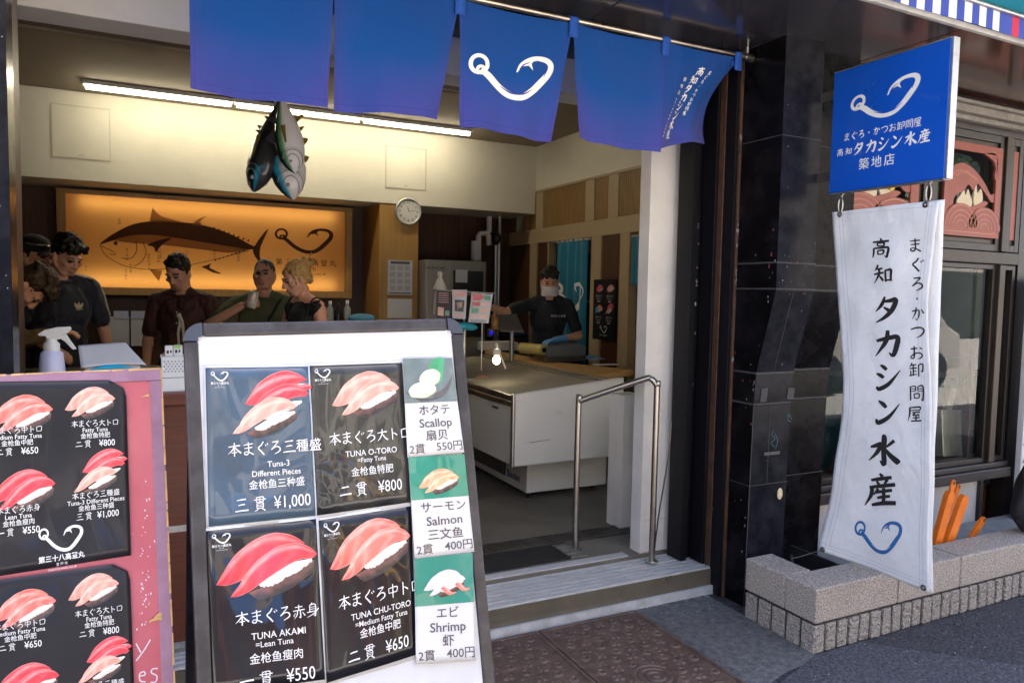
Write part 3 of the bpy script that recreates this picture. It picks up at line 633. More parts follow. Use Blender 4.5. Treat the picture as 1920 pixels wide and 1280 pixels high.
tag(m.build('black_bag', mat('black_cloth', (.010, .010, .012), .85, bump=.4, bscale=60), solid=0), 'black cloth bag on the granite planter cap at the right edge', 'bag')

# ------------------------------------------------------------------ granite planter
pl = thing('granite_planter', 'low granite block planter with split stone facing below its caps', 'planter', (3.4, 2.4, 0))
PX0, PY0, PH, PC = 2.612, 2.205, .292, .135
def cap(pts, z0, z1):
    c = MB(); c.hexa([(x, y, z0) for x, y in pts], [(x, y, z1) for x, y in pts]); return c.build('cap_stone', m_granite, pl, bevel=.008)
cap([(PX0, 2.385), (PX0+.17, 2.385), (PX0+.17, 2.63), (PX0, 2.63)], PC, PH)
cap([(PX0, PY0), (2.985+.17, PY0), (2.985+.17, PY0+.178), (PX0, PY0+.178)], PC, PH)
x = 3.16
for wd in (.47, .62, .6, .6, .6, .6): cap([(x, PY0), (x+wd-.006, PY0), (x+wd-.006, PY0+.178), (x, PY0+.178)], PC+.0, PH+.0); x += wd
cap([(x, PY0), (x+.6, PY0), (x+.6, NY), (x, NY)], PC, PH)
m = MB(); m.box((PX0+.012, PY0+.012, 0), (x+.6, PY0+.165, PC-.008)); m.box((PX0+.012, PY0+.165, 0), (PX0+.16, 2.62, PC-.008)); m.build('mortar_core', m_mort, pl)
st = MB(); rr = random.Random(11)
def stone(ax, a0, a1):
    g = lambda: rr.uniform(-.004, .004)
    if ax == 'x':
        c = [(a0, PY0+.002+g(), .0), (a1, PY0+.002+g(), .0), (a1, PY0+.02, .0), (a0, PY0+.02, .0)]
        d = [(a0, PY0+.002+g(), PC-.012), (a1, PY0+.002+g(), PC-.012), (a1, PY0+.02, PC-.012), (a0, PY0+.02, PC-.012)]
    else:
        c = [(PX0+.002+g(), a1, 0), (PX0+.002+g(), a0, 0), (PX0+.02, a0, 0), (PX0+.02, a1, 0)]
        d = [(PX0+.002+g(), a1, PC-.012), (PX0+.002+g(), a0, PC-.012), (PX0+.02, a0, PC-.012), (PX0+.02, a1, PC-.012)]
    st.hexa(c, d)
a = PX0
while a < 6.3: stone('x', a+.005, a+.064); a += .0735
a = PY0+.0
while a < 2.57: stone('y', a+.005, a+.076); a += .0865
st.build('split_stone_facing', m_granite2, pl, bevel=.005)
m = MB(); m.quad([(PX0+.16, PY0+.165, .06), (3.0, PY0+.165, .06), (3.0, 2.9, .06), (PX0+.16, 2.9, .06)]); m.build('soil', m_void, pl)
m = MB(); m.quad([(3.0, PY0+.165, .12), (x+.1, PY0+.165, .12), (x+.1, 2.9, .12), (3.0, 2.9, .12)]); m.build('soil', mat('concrete_bed', (.2, .2, .2), .9, var=.2), pl)
m = MB(); m.box((2.80, 2.5, .06), (2.99, 2.69, .07)); m.box((2.99, 2.40, .06), (3.0, 2.70, .28))
m.build('dark_liner', m_black, pl)
# orange folded barrier legs stacked behind the planter cap
m_or = mat('orange_paint', (.72, .17, .012), .4, var=.15, vscale=14, coat=.2)
def bar(a, b, wd, th, lab, hole=True):
    a = Vector(a); b = Vector(b); d = (b-a).normalized(); s_ = d.cross(Vector((0, 1, 0))).normalized(); n_ = s_.cross(d)
    m = MB(); L = (b-a).length; bv = [a-s_*wd/2, a+s_*wd/2, a+s_*wd/2+d*L, a+s_*wd*.3+d*(L+wd*.5), a-s_*wd*.3+d*(L+wd*.5), a-s_*wd/2+d*L]
    m.hexa([p-n_*th/2 for p in bv], [p+n_*th/2 for p in bv])
    Q = s_.cross(d).to_track_quat('Z', 'Y').to_matrix()
    if hole: m.lathe([(.004, th/2+.0015), (.010, th/2+.0015), (.010, -th/2-.0015), (.004, -th/2-.0015)], b+d*wd*.05, 12, 1, Q)
    tag(m.build('barrier_bar', [m_or, m_black], recalc=True, bevel=.002), lab, 'barrier part', 'orange barrier bars behind the planter')
bar((3.83, 2.47, .125), PY(1787, 905, 2.47), .035, .012, 'tallest orange metal bar with a hole at its tip, behind the planter')
bar((3.86, 2.52, .125), PY(1797, 912, 2.52), .03, .012, 'orange metal bar half hidden just right of the tallest one')
bar((3.70, 2.42, .13), PY(1779, 930, 2.42), .055, .03, 'broad orange bar leaning closest to the white banner', False)
bar((3.78, 2.42, .13), PY(1805, 938, 2.42), .06, .03, 'broad orange bar leaning in front of the other bars', False)
bar((4.0, 2.46, .125), PY(1842, 974, 2.46), .035, .02, 'lowest orange bar leaning far right, apart from the rest')

# ------------------------------------------------------------------ hanging sign, hooks, banner
m_sblue = mat('sign_blue', (.003, .075, .48), .3, coat=.3, var=.04, vscale=3)
m_ink_w = mat('white_print', (.78, .78, .78), .5)
m_ink_k = mat('black_print', (.012, .010, .012), .7)
SX = 2.918
sg = thing('hanging_sign', 'square blue sign with white hook emblem projecting from the pillar', 'sign', (2.94, 2.5, 2.3))
Y0, Y1, Z0, Z1 = 2.50, 1.937, 2.055, 2.612
m = MB(); m.box((SX, Y1, Z0), (SX+.042, Y0, Z1)); m.build('sign_panel', m_sblue, sg, bevel=.002)
m = MB(); m.box((SX+.002, Y1-.012, Z0-.003), (SX+.040, Y1-.0005, Z1+.004)); m.box((SX+.001, Y1, Z1+.0005), (SX+.041, Y0, Z1+.006)); m.box((SX+.001, Y1, Z0-.006), (SX+.041, Y0, Z0-.0005)); m.build('edge_trim', m_alu, sg, bevel=.002)
for zb in (2.5, 2.12): m = MB(); m.box((SX+.012, Y0, zb), (SX+.03, 2.60, zb+.04)); m.build('bracket', m_dsteel, sg)
W_, H_ = Y0-Y1, Z1-Z0
mp = plane((SX, Y0, Z1), (0, -1, 0), (0, 0, -1), (-1, 0, 0), .0012)
m = MB(); _OFF[0] = Vector((-.0006, 0, 0))
hook(m, lambda a, b: mp((.185+.59*a)*W_, (.245+.47*b-.085*a)*H_), 0, 1, 1.1)
for i, ch in enumerate('まぐろ・かつお卸問屋'): brush(m, ch, mp, (.155+.069*i)*W_, .555*H_, .036, 0, 1.35)
for i, ch in enumerate('高知'): brush(m, ch, mp, (.095+.085*i)*W_, .672*H_, .036, 0, 1.3)
for i, ch in enumerate('タカシン水産'): brush(m, ch, mp, (.275+.112*i)*W_, .665*H_, .058, 0, 1.4)
for i, ch in enumerate('築地店'): brush(m, ch, mp, (.33+.112*i)*W_, .80*H_, .056)
m.build('lettering', [m_ink_w, m_sblue], sg)

m_cloth = mat('white_canvas', (.74, .75, .77), .85, var=.05, vscale=4, bump=.7, bscale=6, bdist=.03)
m_cloth2 = mat('seam_thread', (.46, .50, .58), .9)
BXc = 2.918
Lp = [(1558, 398), (1563, 470), (1575, 590), (1583, 715), (1577, 800), (1560, 915), (1537, 1030)]
Rp = [(1762, 378), (1748, 480), (1738, 585), (1744, 720), (1745, 850), (1743, 980), (1743, 1110)]
Bp = [(1771, 374), (1765, 480), (1758, 627), (1755, 740), (1751, 850), (1748, 980), (1749, 1112)]
def dxc(y, z): return .007*math.sin(9*y+2.2*z)+.005*math.sin(15*(z-.3)+4*y)*(2-z)*.5+.006*noise.noise(Vector((y*6, z*5, 1)))
def cpt(L, v):
    P = [Vector((a, b, 0)) for a, b in L]; c = crom(P, 8); f = v*(len(c)-1); i = min(int(f), len(c)-2); return c[i].lerp(c[i+1], f-i)
def banner(u, v):
    p = cpt(Lp, v).lerp(cpt(Rp, v), u); q = PX(p.x, p.y, BXc); q.x += dxc(q.y, q.z); return q
bn = thing('cloth_banner', 'long white double cloth banner with brush lettering under the blue sign', 'banner', (2.92, 2.2, 1.97))
m = MB(); m.grid(banner, 36, 90); m.build('front_cloth', m_cloth, bn, solid=.002)
def bback(u, v):
    p = cpt(Lp, v).lerp(cpt(Bp, v), .12+.88*u); q = PX(p.x, p.y, BXc+.045*(1-abs(2*v-1)*.6)*u+.006); q.x += dxc(q.y, q.z)+.004; return q
m = MB(); m.grid(bback, 20, 60); m.build('back_cloth', m_cloth, bn, solid=.002)
def cpx(px, py, o=.0022): q = PX(px, py, BXc); q.x += dxc(q.y, q.z)-o; return q
m = MB()
for L, dx in ((Lp, 13), (Lp, 20), (Rp, -12), (Rp, -18)):
    P = [cpt(L, v) for v in np.linspace(.015, .985, 40)]; m.stroke([(p.x+dx, p.y+(.1 if dx > 0 else 0), .7) for p in P], cpx, 0, 2)
for v in (.022, .968, .978): P = [banner(u, v) for u in (0, 1)]; a, b = cpt(Lp, v), cpt(Rp, v); m.stroke([(a.x+(b.x-a.x)*t, a.y+(b.y-a.y)*t, .7) for t in np.linspace(0, 1, 12)], cpx, 0, 2)
m.build('seam', m_cloth2, bn)
m = MB()
for ch, x, y, s_ in (('高', 1654, 465, 37), ('知', 1659, 514, 36), ('タ', 1665, 579, 52), ('カ', 1666, 643, 52), ('シ', 1666, 707, 50), ('ン', 1663, 771, 50), ('水', 1657, 843, 58), ('産', 1651, 917, 62)): brush(m, ch, cpx, x, y, s_, 0, 1.45)
for ch, x, y, s_ in (('ま', 1717, 460, 27), ('ぐ', 1720, 496, 27), ('ろ', 1720, 532, 27), ('・', 1719, 560, 20), ('か', 1720, 588, 26), ('つ', 1720, 622, 27), ('お', 1718, 661, 27), ('卸', 1717, 693, 27), ('問', 1717, 737, 29), ('屋', 1714, 776, 28)): brush(m, ch, cpx, x, y, s_, 0, 1.35)
m.build('lettering', m_ink_k, bn)
m = MB(); _OFF[0] = Vector((-.0006, 0, 0)); hook(m, shift(cpx, 1603, 976, 88, 110), 0, 1, 1.0); m.build('hook_emblem', [mat('blue_print', (.02, .13, .36), .7), m_cloth], bn)
m = MB(); rotm = Matrix.Rotation(R_(90), 3, 'Y')
for x, y in ((1573, 402), (1737, 384), (1546, 1029), (1732, 1101)):
    m = MB(); m.lathe([(.004, -.003), (.012, -.004), (.014, 0), (.012, .004), (.004, .003)], cpx(x, y, .001), 14, 0, rotm); m.build('grommet', m_dsteel, bn)
m = MB(); a = cpx(1546, 1029); m.tube([a, PX(1510, 1040, 2.86), PX(1484, 1047, 2.80)], .002, 6, n=4); m.tube([PX(1484, 1040, 2.80), PX(1486, 1055, 2.81), PX(1488, 1062, 2.81)], .005, 8, n=4); m.build('tie_cord', m_dsteel, bn)
for i, (x, y, lab) in enumerate(((1576, 385, 'steel snap hook joining the left corner of banner and blue sign'), (1741, 362, 'steel snap hook joining the right corner of banner and blue sign'))):
    c = PX(x, y, BXc+.004); m = MB()
    m.tube([c+Vector((0, .012*math.cos(a), .034*math.sin(a))) for a in np.linspace(0, 2*math.pi, 21)], .003, 8, cap=False); m.tube([c+Vector((0, 0, .034)), Vector((SX+.02, c.y, Z0-.004))], .004, 8)
    tag(m.build('snap_hook', m_steel), lab, 'hook', 'snap hooks between sign and banner')

# ------------------------------------------------------------------ striped cloth awning over the canopy edge
aw = thing('striped_awning', 'blue and white striped awning with teal top above the canopy edge', 'awning', (3.6, 2.0, 3.0))
m_stb = mat('stripe_blue', (.035, .065, .42), .7, sheen=.2); m_stw = mat('stripe_white', (.78, .80, .84), .8); m_str = mat('stripe_red', (.62, .035, .08), .7); m_stt = mat('teal_canvas', (.01, .30, .42), .8)
AZ = PY(1850, 8, 2.10).z
m = MB(); x = 2.3; k = 0
xr = PY(1880, 60, 2.10).x
while x < 6:
    q = lambda a, b: Vector((a, 2.098+.004*math.sin(a*9), b))
    m.grid(lambda u, v, x=x: q(x+u*.052, 2.783+v*(AZ-2.783)), 3, 3, (0 if k % 2 else 1) if x < xr else (2 if k % 2 else 0)); x += .052; k += 1
m.build('valance', [m_stb, m_stw, m_str], aw)
m = MB(); m.quad([(2.3, 2.10, AZ+.004), (6, 2.10, AZ+.004), (6, 1.45, AZ+.02), (2.3, 1.45, AZ+.02)]); m.build('canvas_top', m_stt, aw, solid=.003)
m = MB(); m.tube([(2.3, 1.45, AZ+.02), (6, 1.45, AZ+.02)], .015, 8); m.tube([(2.3, 2.09, AZ-.01), (6, 2.09, AZ-.01)], .012, 8); m.build('awning_pole', m_alu, aw)

# ------------------------------------------------------------------ curtain rod and blue shop curtain
RZ, RYY = 2.728, 2.8
rod = thing('curtain_rod', 'steel rod under the canopy carrying the blue shop curtain', 'rod', (1.4, 2.8, 2.73))
m = MB(); m.tube([(-.3, RYY, RZ), (2.645, RYY, RZ)], .0125, 14); m.build('tube', mat('worn_steel_rod', (.42, .36, .30), .3, metal=1, var=.3, vscale=30, stretch=(.3, 1, 1)), rod)
m = MB(); m.tube([(2.612, RYY, RZ), (2.632, RYY, RZ)], .019, 14); m.tube([(2.645, RYY, RZ), (2.69, RYY, RZ)], .02, 12); m.tube([(2.66, RYY, RZ), (2.66, RYY, 2.778)], .008, 8); m.tube([(-.25, RYY, RZ), (-.25, RYY, 2.778)], .008, 8); m.build('rod_bracket', m_steel, rod)
m_noren = bpy.data.materials.new('blue_violet_cloth'); m_noren = mat('blue_violet_cloth', (.01, .1, .4), .9, sheen=.15, bump=.55, bscale=13, bdist=.03, stretch=(1, 1, .28))
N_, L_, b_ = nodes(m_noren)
tc = N_.new('ShaderNodeTexCoord'); sp = N_.new('ShaderNodeSeparateXYZ'); L_.new(tc.outputs['Object'], sp.inputs[0])
nz = N_.new('ShaderNodeTexNoise'); nz.inputs['Scale'].default_value = 2.5; L_.new(tc.outputs['Object'], nz.inputs['Vector'])
ma = N_.new('ShaderNodeMath'); ma.operation = 'MULTIPLY_ADD'; ma.inputs[1].default_value = .28; L_.new(nz.outputs[0], ma.inputs[0]); L_.new(sp.outputs['Z'], ma.inputs[2])
mr = N_.new('ShaderNodeMapRange'); mr.inputs['From Min'].default_value = 2.34; mr.inputs['From Max'].default_value = 2.74; L_.new(ma.outputs[0], mr.inputs[0])
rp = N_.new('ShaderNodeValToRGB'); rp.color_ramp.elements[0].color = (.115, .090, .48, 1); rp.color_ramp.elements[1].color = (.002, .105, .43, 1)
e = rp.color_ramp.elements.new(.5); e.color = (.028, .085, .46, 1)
at_ = N_.new('ShaderNodeAttribute'); at_.attribute_name = 'cloth_tint'; L_.new(at_.outputs['Color'], b_.inputs['Base Color'])
xb = [.15, PY(627, 25, 2.8).x, PY(861, 62, 2.8).x, PY(1073, 104, 2.8).x, PY(1247, 75, 2.8).x, PY(1388, 115, 2.8).x]
bots = [((358, 165), (612, 205)), ((628, 205), (822, 225)), ((862, 240), (1037, 265)), ((1080, 262), (1235, 285)), ((1237, 279), (1318, 272))]
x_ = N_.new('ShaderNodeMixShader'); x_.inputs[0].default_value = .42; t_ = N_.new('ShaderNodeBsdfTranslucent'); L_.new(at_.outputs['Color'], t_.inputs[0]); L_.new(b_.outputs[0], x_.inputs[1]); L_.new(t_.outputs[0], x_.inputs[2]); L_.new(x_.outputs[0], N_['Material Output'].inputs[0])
m_hem = mat('hem_thread', (.022, .050, .29), .9)
nr = thing('shop_curtain', 'blue split shop curtain with white hook emblem hanging from the rod', 'curtain', (1.4, 2.8, 2.7))
def npanel(i):
    a = Vector((xb[i], 2.8, 2.716)); b = Vector((xb[i+1], 2.8, 2.716))
    p, q = bots[i]; c = PY(*p, 2.8 if i < 4 else 2.79); d = PY(*q, 2.8 if i < 4 else 2.96)
    f = bil(a, b, d, c); n0 = i*1.7
    def g(u, v, o=0):
        P = f(u, v); am = v**1.3
        if i == 4: P = P+Vector((-.05*math.sin(math.pi*v)*u*u, .05*math.sin(math.pi*v)*u, .02*math.sin(math.pi*u)*v))
        P.y += .006*math.sin(math.pi*v)*math.sin(9*(u-.5)*(1.4-v)+n0)+am*(.030*math.sin(5.5*u+n0)+.009*math.sin(14*u+2*v+n0*2)) + .022*noise.noise(Vector((u*3, v*3, n0)))*am - o
        P.z += .010*math.sin(math.pi*u)*(v-1)*(1 if i < 4 else .3)-.004*math.sin(3*u+n0)*v
        return P
    return g
pan = [npanel(i) for i in range(5)]
def cloth_tint(me, nu, nv, i):
    # cloth colour runs from deep blue to violet at its hem and side edges
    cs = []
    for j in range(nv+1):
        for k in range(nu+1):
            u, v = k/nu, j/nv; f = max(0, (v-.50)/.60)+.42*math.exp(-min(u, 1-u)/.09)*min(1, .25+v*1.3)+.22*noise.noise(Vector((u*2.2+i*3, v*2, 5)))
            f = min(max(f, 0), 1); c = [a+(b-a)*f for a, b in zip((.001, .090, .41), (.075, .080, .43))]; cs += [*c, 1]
    at = me.color_attributes.new('cloth_tint', 'FLOAT_COLOR', 'POINT'); at.data.foreach_set('color', cs)
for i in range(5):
    m = MB(); m.grid(pan[i], 40, 40); p_ = m.build('curtain_panel', m_noren, nr); cloth_tint(p_.data, 40, 40, i)
    m = MB(); sp_ = lambda a, b: pan[i](a, b, .0016)
    m.stroke([(t, .945, .0035) for t in np.linspace(.01, .99, 20)], sp_, 0, 2)
    for u in (.028, .972): m.stroke([(u, t, .003) for t in np.linspace(.03, .98, 20)], sp_, 0, 2)
    m.build('hem_seam', m_hem, p_)
    if i == 2:
        m = MB(); _OFF[0] = Vector((0, -.0006, 0))
        # the emblem spans the panel's middle
        hook(m, lambda a, b: pan[2](.085+.80*a, .405+.66*b-.11*a, .0022), 0, 1, 1.12); m.build('hook_emblem', [m_ink_w, m_hem], p_)
    if i == 4:
        m = MB(); mp4 = lambda u, v: pan[4](u, v, .0022); WP = xb[5]-xb[4]
        def col(chars, a, b, s_):
            n_ = len(chars)
            for k, ch in enumerate(chars):
                t = k/(n_-1); u, v = a[0]+(b[0]-a[0])*t, a[1]+(b[1]-a[1])*t
                q = lambda x, y, u=u, v=v: mp4(u+(x-0)*1.0/WP*.9-(y)*.0, v+y/.5)
                brush(m, ch, lambda x, y, u=u, v=v: mp4(u+x/WP*1.15-.25*y, v+y/.5), 0, 0, s_, 0, 1.5)
        col('高知タカシン水産', (.57, .20), (.24, .87), .047); col('まぐろ・かつお卸問屋', (.72, .20), (.50, .66), .021); col('築地店', (.36, .31), (.30, .45), .023)
        col('03-6264-2344', (.27, .52), (.10, .88), .017)
        m.build('lettering', m_ink_w, p_)
for x in [xb[0]+.03]+[xb[i] for i in (1, 2, 3, 4)]+[xb[5]-.02]:
    m = MB(); prof_ = [(2.8+.0155*math.cos(a), RZ+.0155*math.sin(a)) for a in np.linspace(-.9, math.pi+.9, 12)]
    prof_ = [(2.797+.018, RZ-.05)]+prof_+[(2.797-.006, RZ-.075)]
    m.grid(lambda u, v: Vector((x-.022+.044*u, *[float(np.interp(v, np.linspace(0, 1, len(prof_)), [p[k] for p in prof_])) for k in (0, 1)])), 2, 26)
    m.build('hanging_loop', mat('loop_blue', (.012, .075, .36), .9), nr, solid=.0015)
# ------------------------------------------------------------------ menu boards
def rot3(a, b, c): return (Matrix.Rotation(a, 3, 'Z') @ Matrix.Rotation(b, 3, 'X') @ Matrix.Rotation(c, 3, 'Y'))
BR = rot3(R_(-1.3756), R_(-13.7111), R_(-1.2373))
BU, BN, BZ = BR @ Vector((1, 0, 0)), BR @ Vector((0, 1, 0)), BR @ Vector((0, 0, 1))   # right, into the board, up
BO = Vector((.0652, 1.5135, 1.483))
def bp(O, x, y, off=0): return PPL(x, y, O-BN*off, BN)
def loc(O, p): d = p-O; return d.dot(BU), -d.dot(BZ)
def board_frame(O): return lambda u, v, o=0.0: O+BU*u-BZ*v-BN*o
m_txt = mat('print_white', (.66, .66, .68), .4, coat=.5, coat_rough=.08, cbump=.3, cbscale=5)
m_txd = mat('print_dark', (.06, .055, .07), .4, coat=.5, coat_rough=.08)
def foodmat(name, c1, c2, sc=(3, 14, 3), vs=5, rough=.35, coat=.5, th=(.35, .65)):
    return mat(name, c1, rough, col2=c2, vscale=vs, stretch=sc, coat=coat, coat_rough=.07, cbump=.35, cbscale=5, thresh=th, detail=5)
PAL = [m_txt,
       foodmat('print_red_tuna', (.58, .012, .035), (.72, .07, .08), (20, 30, 60), 2),
       foodmat('print_red_tuna_light', (.80, .16, .17), (.84, .34, .30), (20, 30, 60), 2),
       foodmat('print_fatty_tuna', (.76, .36, .28), (.86, .62, .50), (30, 20, 50), 1.4, th=(.25, .75)),
       foodmat('print_fatty_light', (.86, .58, .46), (.90, .72, .60), (30, 20, 50), 1.4),
       foodmat('print_rice', (.72, .70, .66), (.90, .89, .86), (1, 1, 1), 160),
       foodmat('print_reflection', (.10, .028, .028), (.20, .10, .09), (10, 10, 60), 3),
       foodmat('print_salmon', (.78, .36, .20), (.88, .62, .46), (30, 20, 50), 1.6),
       foodmat('print_shrimp', (.80, .74, .76), (.90, .88, .88), (30, 20, 50), 1.6),
       foodmat('print_pink', (.76, .30, .30), (.84, .50, .48), (30, 20, 50), 1.6),
       foodmat('print_scallop', (.74, .72, .55), (.88, .87, .76), (1, 1, 1), 30),
       foodmat('print_leaf', (.03, .25, .11), (.06, .36, .18), (20, 20, 20), 1.2),
       m_txd,
       foodmat('print_grain', (.72, .10, .08), (.80, .30, .24), (20, 30, 60), 3),
       foodmat('print_deep_red', (.22, .010, .02), (.34, .03, .04), (20, 30, 60), 3), foodmat('print_pale_pink', (.84, .52, .50), (.90, .70, .66), (20, 30, 60), 3)]
T_, RED, REDL, FAT, FATL, RICE, REFL, SAL, SHR, PNK, SCA, LEAF, DK, GRN, DKR, HIL = range(16)
def L3(mp):
    """three-layer wrapper: layer k sits k*0.25 mm proud"""
    return lambda k: (lambda a, b: mp(a, b, .0006+.00025*k))
m_photo = mat('photo_print', (.5, .5, .5), .4, coat=.25, coat_rough=.06, cbump=.4, cbscale=6)
_n, _l, _b = nodes(m_photo); _at = _n.new('ShaderNodeAttribute'); _at.attribute_name = 'ink'; _l.new(_at.outputs['Color'], _b.inputs['Base Color'])
class Ink:
    """a printed food picture: fine grid patches whose ink colour varies like a photo's"""
    def __init__(s): s.v = []; s.f = []; s.c = []
    def patch(s, fn, cf, nu, nv):
        o = len(s.v)
        for j in range(nv+1):
            for i in range(nu+1): u, v = i/nu, j/nv; s.v.append(tuple(fn(u, v))); s.c.append((*[min(max(x, 0), 1) for x in cf(u, v)], 1))
        for j in range(nv):
            for i in range(nu): a = o+j*(nu+1)+i; s.f.append((a, a+1, a+nu+2, a+nu+1))
    def build(s, name, parent):
        me = bpy.data.meshes.new(name); me.from_pydata(s.v, [], s.f); me.materials.append(m_photo)
        at = me.color_attributes.new('ink', 'FLOAT_COLOR', 'POINT'); at.data.foreach_set('color', np.array(s.c, dtype=np.float32).ravel())
        o = bpy.data.objects.new(name, me); COL.objects.link(o); o.parent = parent; o.matrix_parent_inverse = PW(parent).inverted(); return o
def curve(pts, n=8):
    c = crom([Vector((x, y, 0)) for x, y in pts], n); return lambda t: c[min(int(t*(len(c)-1)), len(c)-2)].lerp(c[min(int(t*(len(c)-1)), len(c)-2)+1], t*(len(c)-1)-min(int(t*(len(c)-1)), len(c)-2))
def mixc(a, b, t): t = min(max(t, 0), 1); return tuple(x+(y-x)*t for x, y in zip(a, b))
FISH = {'red': ((.46, .006, .022), (.66, .030, .060), (.88, .42, .42), .10), 'chu': ((.58, .045, .045), (.74, .16, .13), (.90, .55, .48), .35),
        'fat': ((.58, .17, .14), (.70, .32, .26), (.84, .62, .53), .5), 'sal': ((.58, .20, .08), (.72, .35, .19), (.85, .66, .50), .55), 'shr': ((.48, .43, .45), (.66, .62, .63), (.80, .76, .76), .35)}
UP = curve([(.13, .72), (.17, .65), (.22, .58), (.28, .46), (.42, .29), (.62, .16), (.80, .15), (.93, .22), (1.0, .31)])
LO = curve([(.13, .72), (.22, .715), (.32, .67), (.44, .58), (.56, .50), (.70, .41), (.84, .355), (.94, .36), (1.0, .31)])
UPR = curve([(0, .55), (.06, .43), (.18, .22), (.38, .05), (.58, -.01), (.76, .05), (.88, .16)]); LOR = curve([(0, .55), (.10, .57), (.24, .53), (.40, .42), (.56, .32), (.72, .24), (.88, .16)])
def nigiri(ink, mp_, cx, cy, s, kind):
    lay = lambda k: (lambda a, b: mp_(a, cy+(b-cy)*.78, .0006+.00022*k)); seed = cx*13+cy*7+s
    nz = lambda x, y, f, k=0: noise.noise(Vector((x*f, y*f, seed+k)))
    def slab(U, L, kd, k, dx=0, dy=0, sc=1, shade=1.0):
        dk, md, lt, fat = FISH[kd]; q = lay(k)
        def fn(u, v):
            p = U(u).lerp(L(u), v); w_ = .004*nz(u*9, v*9, 1.7, k)*(4*u*(1-u)); return q(cx+((p.x+dx)*sc)*s, cy+((p.y+dy)*sc+w_)*s)
        def cf(u, v):
            c = mixc(md, dk, .55*abs(2*u-.9)+.45*nz(u*3, v*2, 1.3, 2)+.25*(v > .6)*(v-.6)*2)
            st = math.sin(26*u+5*v+3*nz(u, v, 3, 5))*.5+.5; c = mixc(c, lt, fat*st**3*.75)
            sh = math.exp(-((v-.24-.10*math.sin(5*u+seed))/.11)**2)*max(0, math.sin(math.pi*min(u*1.05, 1)))**.7; c = mixc(c, lt, sh*(.60+.35*nz(u*7, v*3, 2, 8)))
            c = mixc(c, lt, .55*max(0, 1-v*16)+.35*max(0, (v-.93)*14))
            g = 1+.10*nz(u*40, v*16, 2.1, 3); return tuple(x*g*shade for x in c)
        ink.patch(fn, cf, 46, 16)
    def rice(k, dx=0, dy=0, sc=1):
        q = lay(k); U = curve([(.40, .60), (.50, .53), (.62, .45), (.76, .38), (.94, .36)]); L = curve([(.42, .64), (.54, .635), (.68, .56), (.82, .49), (.95, .39)])
        def fn(u, v):
            p = U(u).lerp(L(u), v); r = .016*v*nz(u*26, 0, 1, 4); return q(cx+(p.x+dx)*sc*s, cy+((p.y+dy)*sc+r)*s)
        ink.patch(fn, lambda u, v: tuple(x*(.90+.22*nz(u*46, v*9, 1.3, 6)-.16*v) for x in (.72, .70, .66)), 70, 9)
    def refl(k, dx=0, dy=0, c0=(.16, .06, .05)):
        q = lay(k); U = curve([(.30, .69), (.5, .62), (.74, .50), (.97, .38)]); L = curve([(.40, .80), (.58, .76), (.78, .66), (.96, .52)])
        ink.patch(lambda u, v: q(cx+(U(u).lerp(L(u), v).x+dx)*s, cy+(U(u).lerp(L(u), v).y+dy)*s), lambda u, v: mixc(c0, (.014, .013, .018), v*1.2+.5*nz(u*12, v*2, 1, 1)), 30, 8)
    if kind == 'trio':
        refl(0, -.12, .15); slab(UPR, LOR, 'red', 1, .18, -.14, .95); rice(2, .10, -.28, .95); slab(curve([(.80, .06), (.92, .10), (1.0, .08), (1.08, .15)]), curve([(.80, .12), (.90, .19), (1.0, .19), (1.08, .15)]), 'red', 3)
        slab(UP, LO, 'red', 4, .02, -.06); rice(5, -.02, .0); rice(6, -.12, .17); slab(UP, LO, 'fat', 7, -.13, .16, .97)
    else:
        refl(0); rice(1, -.22, -.13, .9); slab(UPR, LOR, kind, 2, 0, 0, 1, .88); rice(3)
        slab(UP, LO, kind, 4)
        if kind == 'shr':
            for dx, dy in ((0, 0), (.34, -.08)): slab(curve([(.45, .46), (.56, .54), (.66, .66), (.76, .66)]), curve([(.40, .54), (.50, .66), (.60, .74), (.76, .70)]), 'chu', 6, dx, dy)
def blob(ink, mp_, cx, cy, rx, ry, c1, c2, k, rot=0):
    def fn(u, v):
        a = 2*math.pi*u; r = v*(1+.10*noise.noise(Vector((math.cos(a)*1.6, math.sin(a)*1.6, cx*9)))); x, y = rx*r*math.cos(a), ry*r*math.sin(a)
        return mp_(cx+x*math.cos(rot)-y*math.sin(rot), cy+x*math.sin(rot)+y*math.cos(rot), .0006+.00022*k)
    ink.patch(fn, lambda u, v: mixc(c1, c2, v**2*.7+.30*math.sin(2*math.pi*u)*v+.3*noise.noise(Vector((u*9, v*5, cx*5)))), 36, 10)
def emblem(m, mp, u, v, s, lines=True):
    q = L3(mp)(2)
    hook(m, shift(q, u, v, s), T_, None, 1.0)
    if lines:
        text(m, '第三十八高登丸', q, u+s*.5, v+s*.68, s*.15, T_, 'C', .02); text(m, '室 戸 市', q, u+s*.5, v+s*.82, s*.075, T_); text(m, 'TAKATOSI MARU NO.38', q, u+s*.5, v+s*.92, s*.06, T_)
def sheetpos(O, px, off=.001): return [bp(O, *p, 0)-BN*off for p in px]
def wob(u, v, k): return .0016*noise.noise(Vector((u*2.2+k, v*2.2, k*3.3)))
m_pbr = mat('poster_gloss_black', (.006, .006, .009), .35, col2=(.018, .017, .023), vscale=3, coat=.16, coat_rough=.04, cbump=.7, cbscale=4, spec=.2)
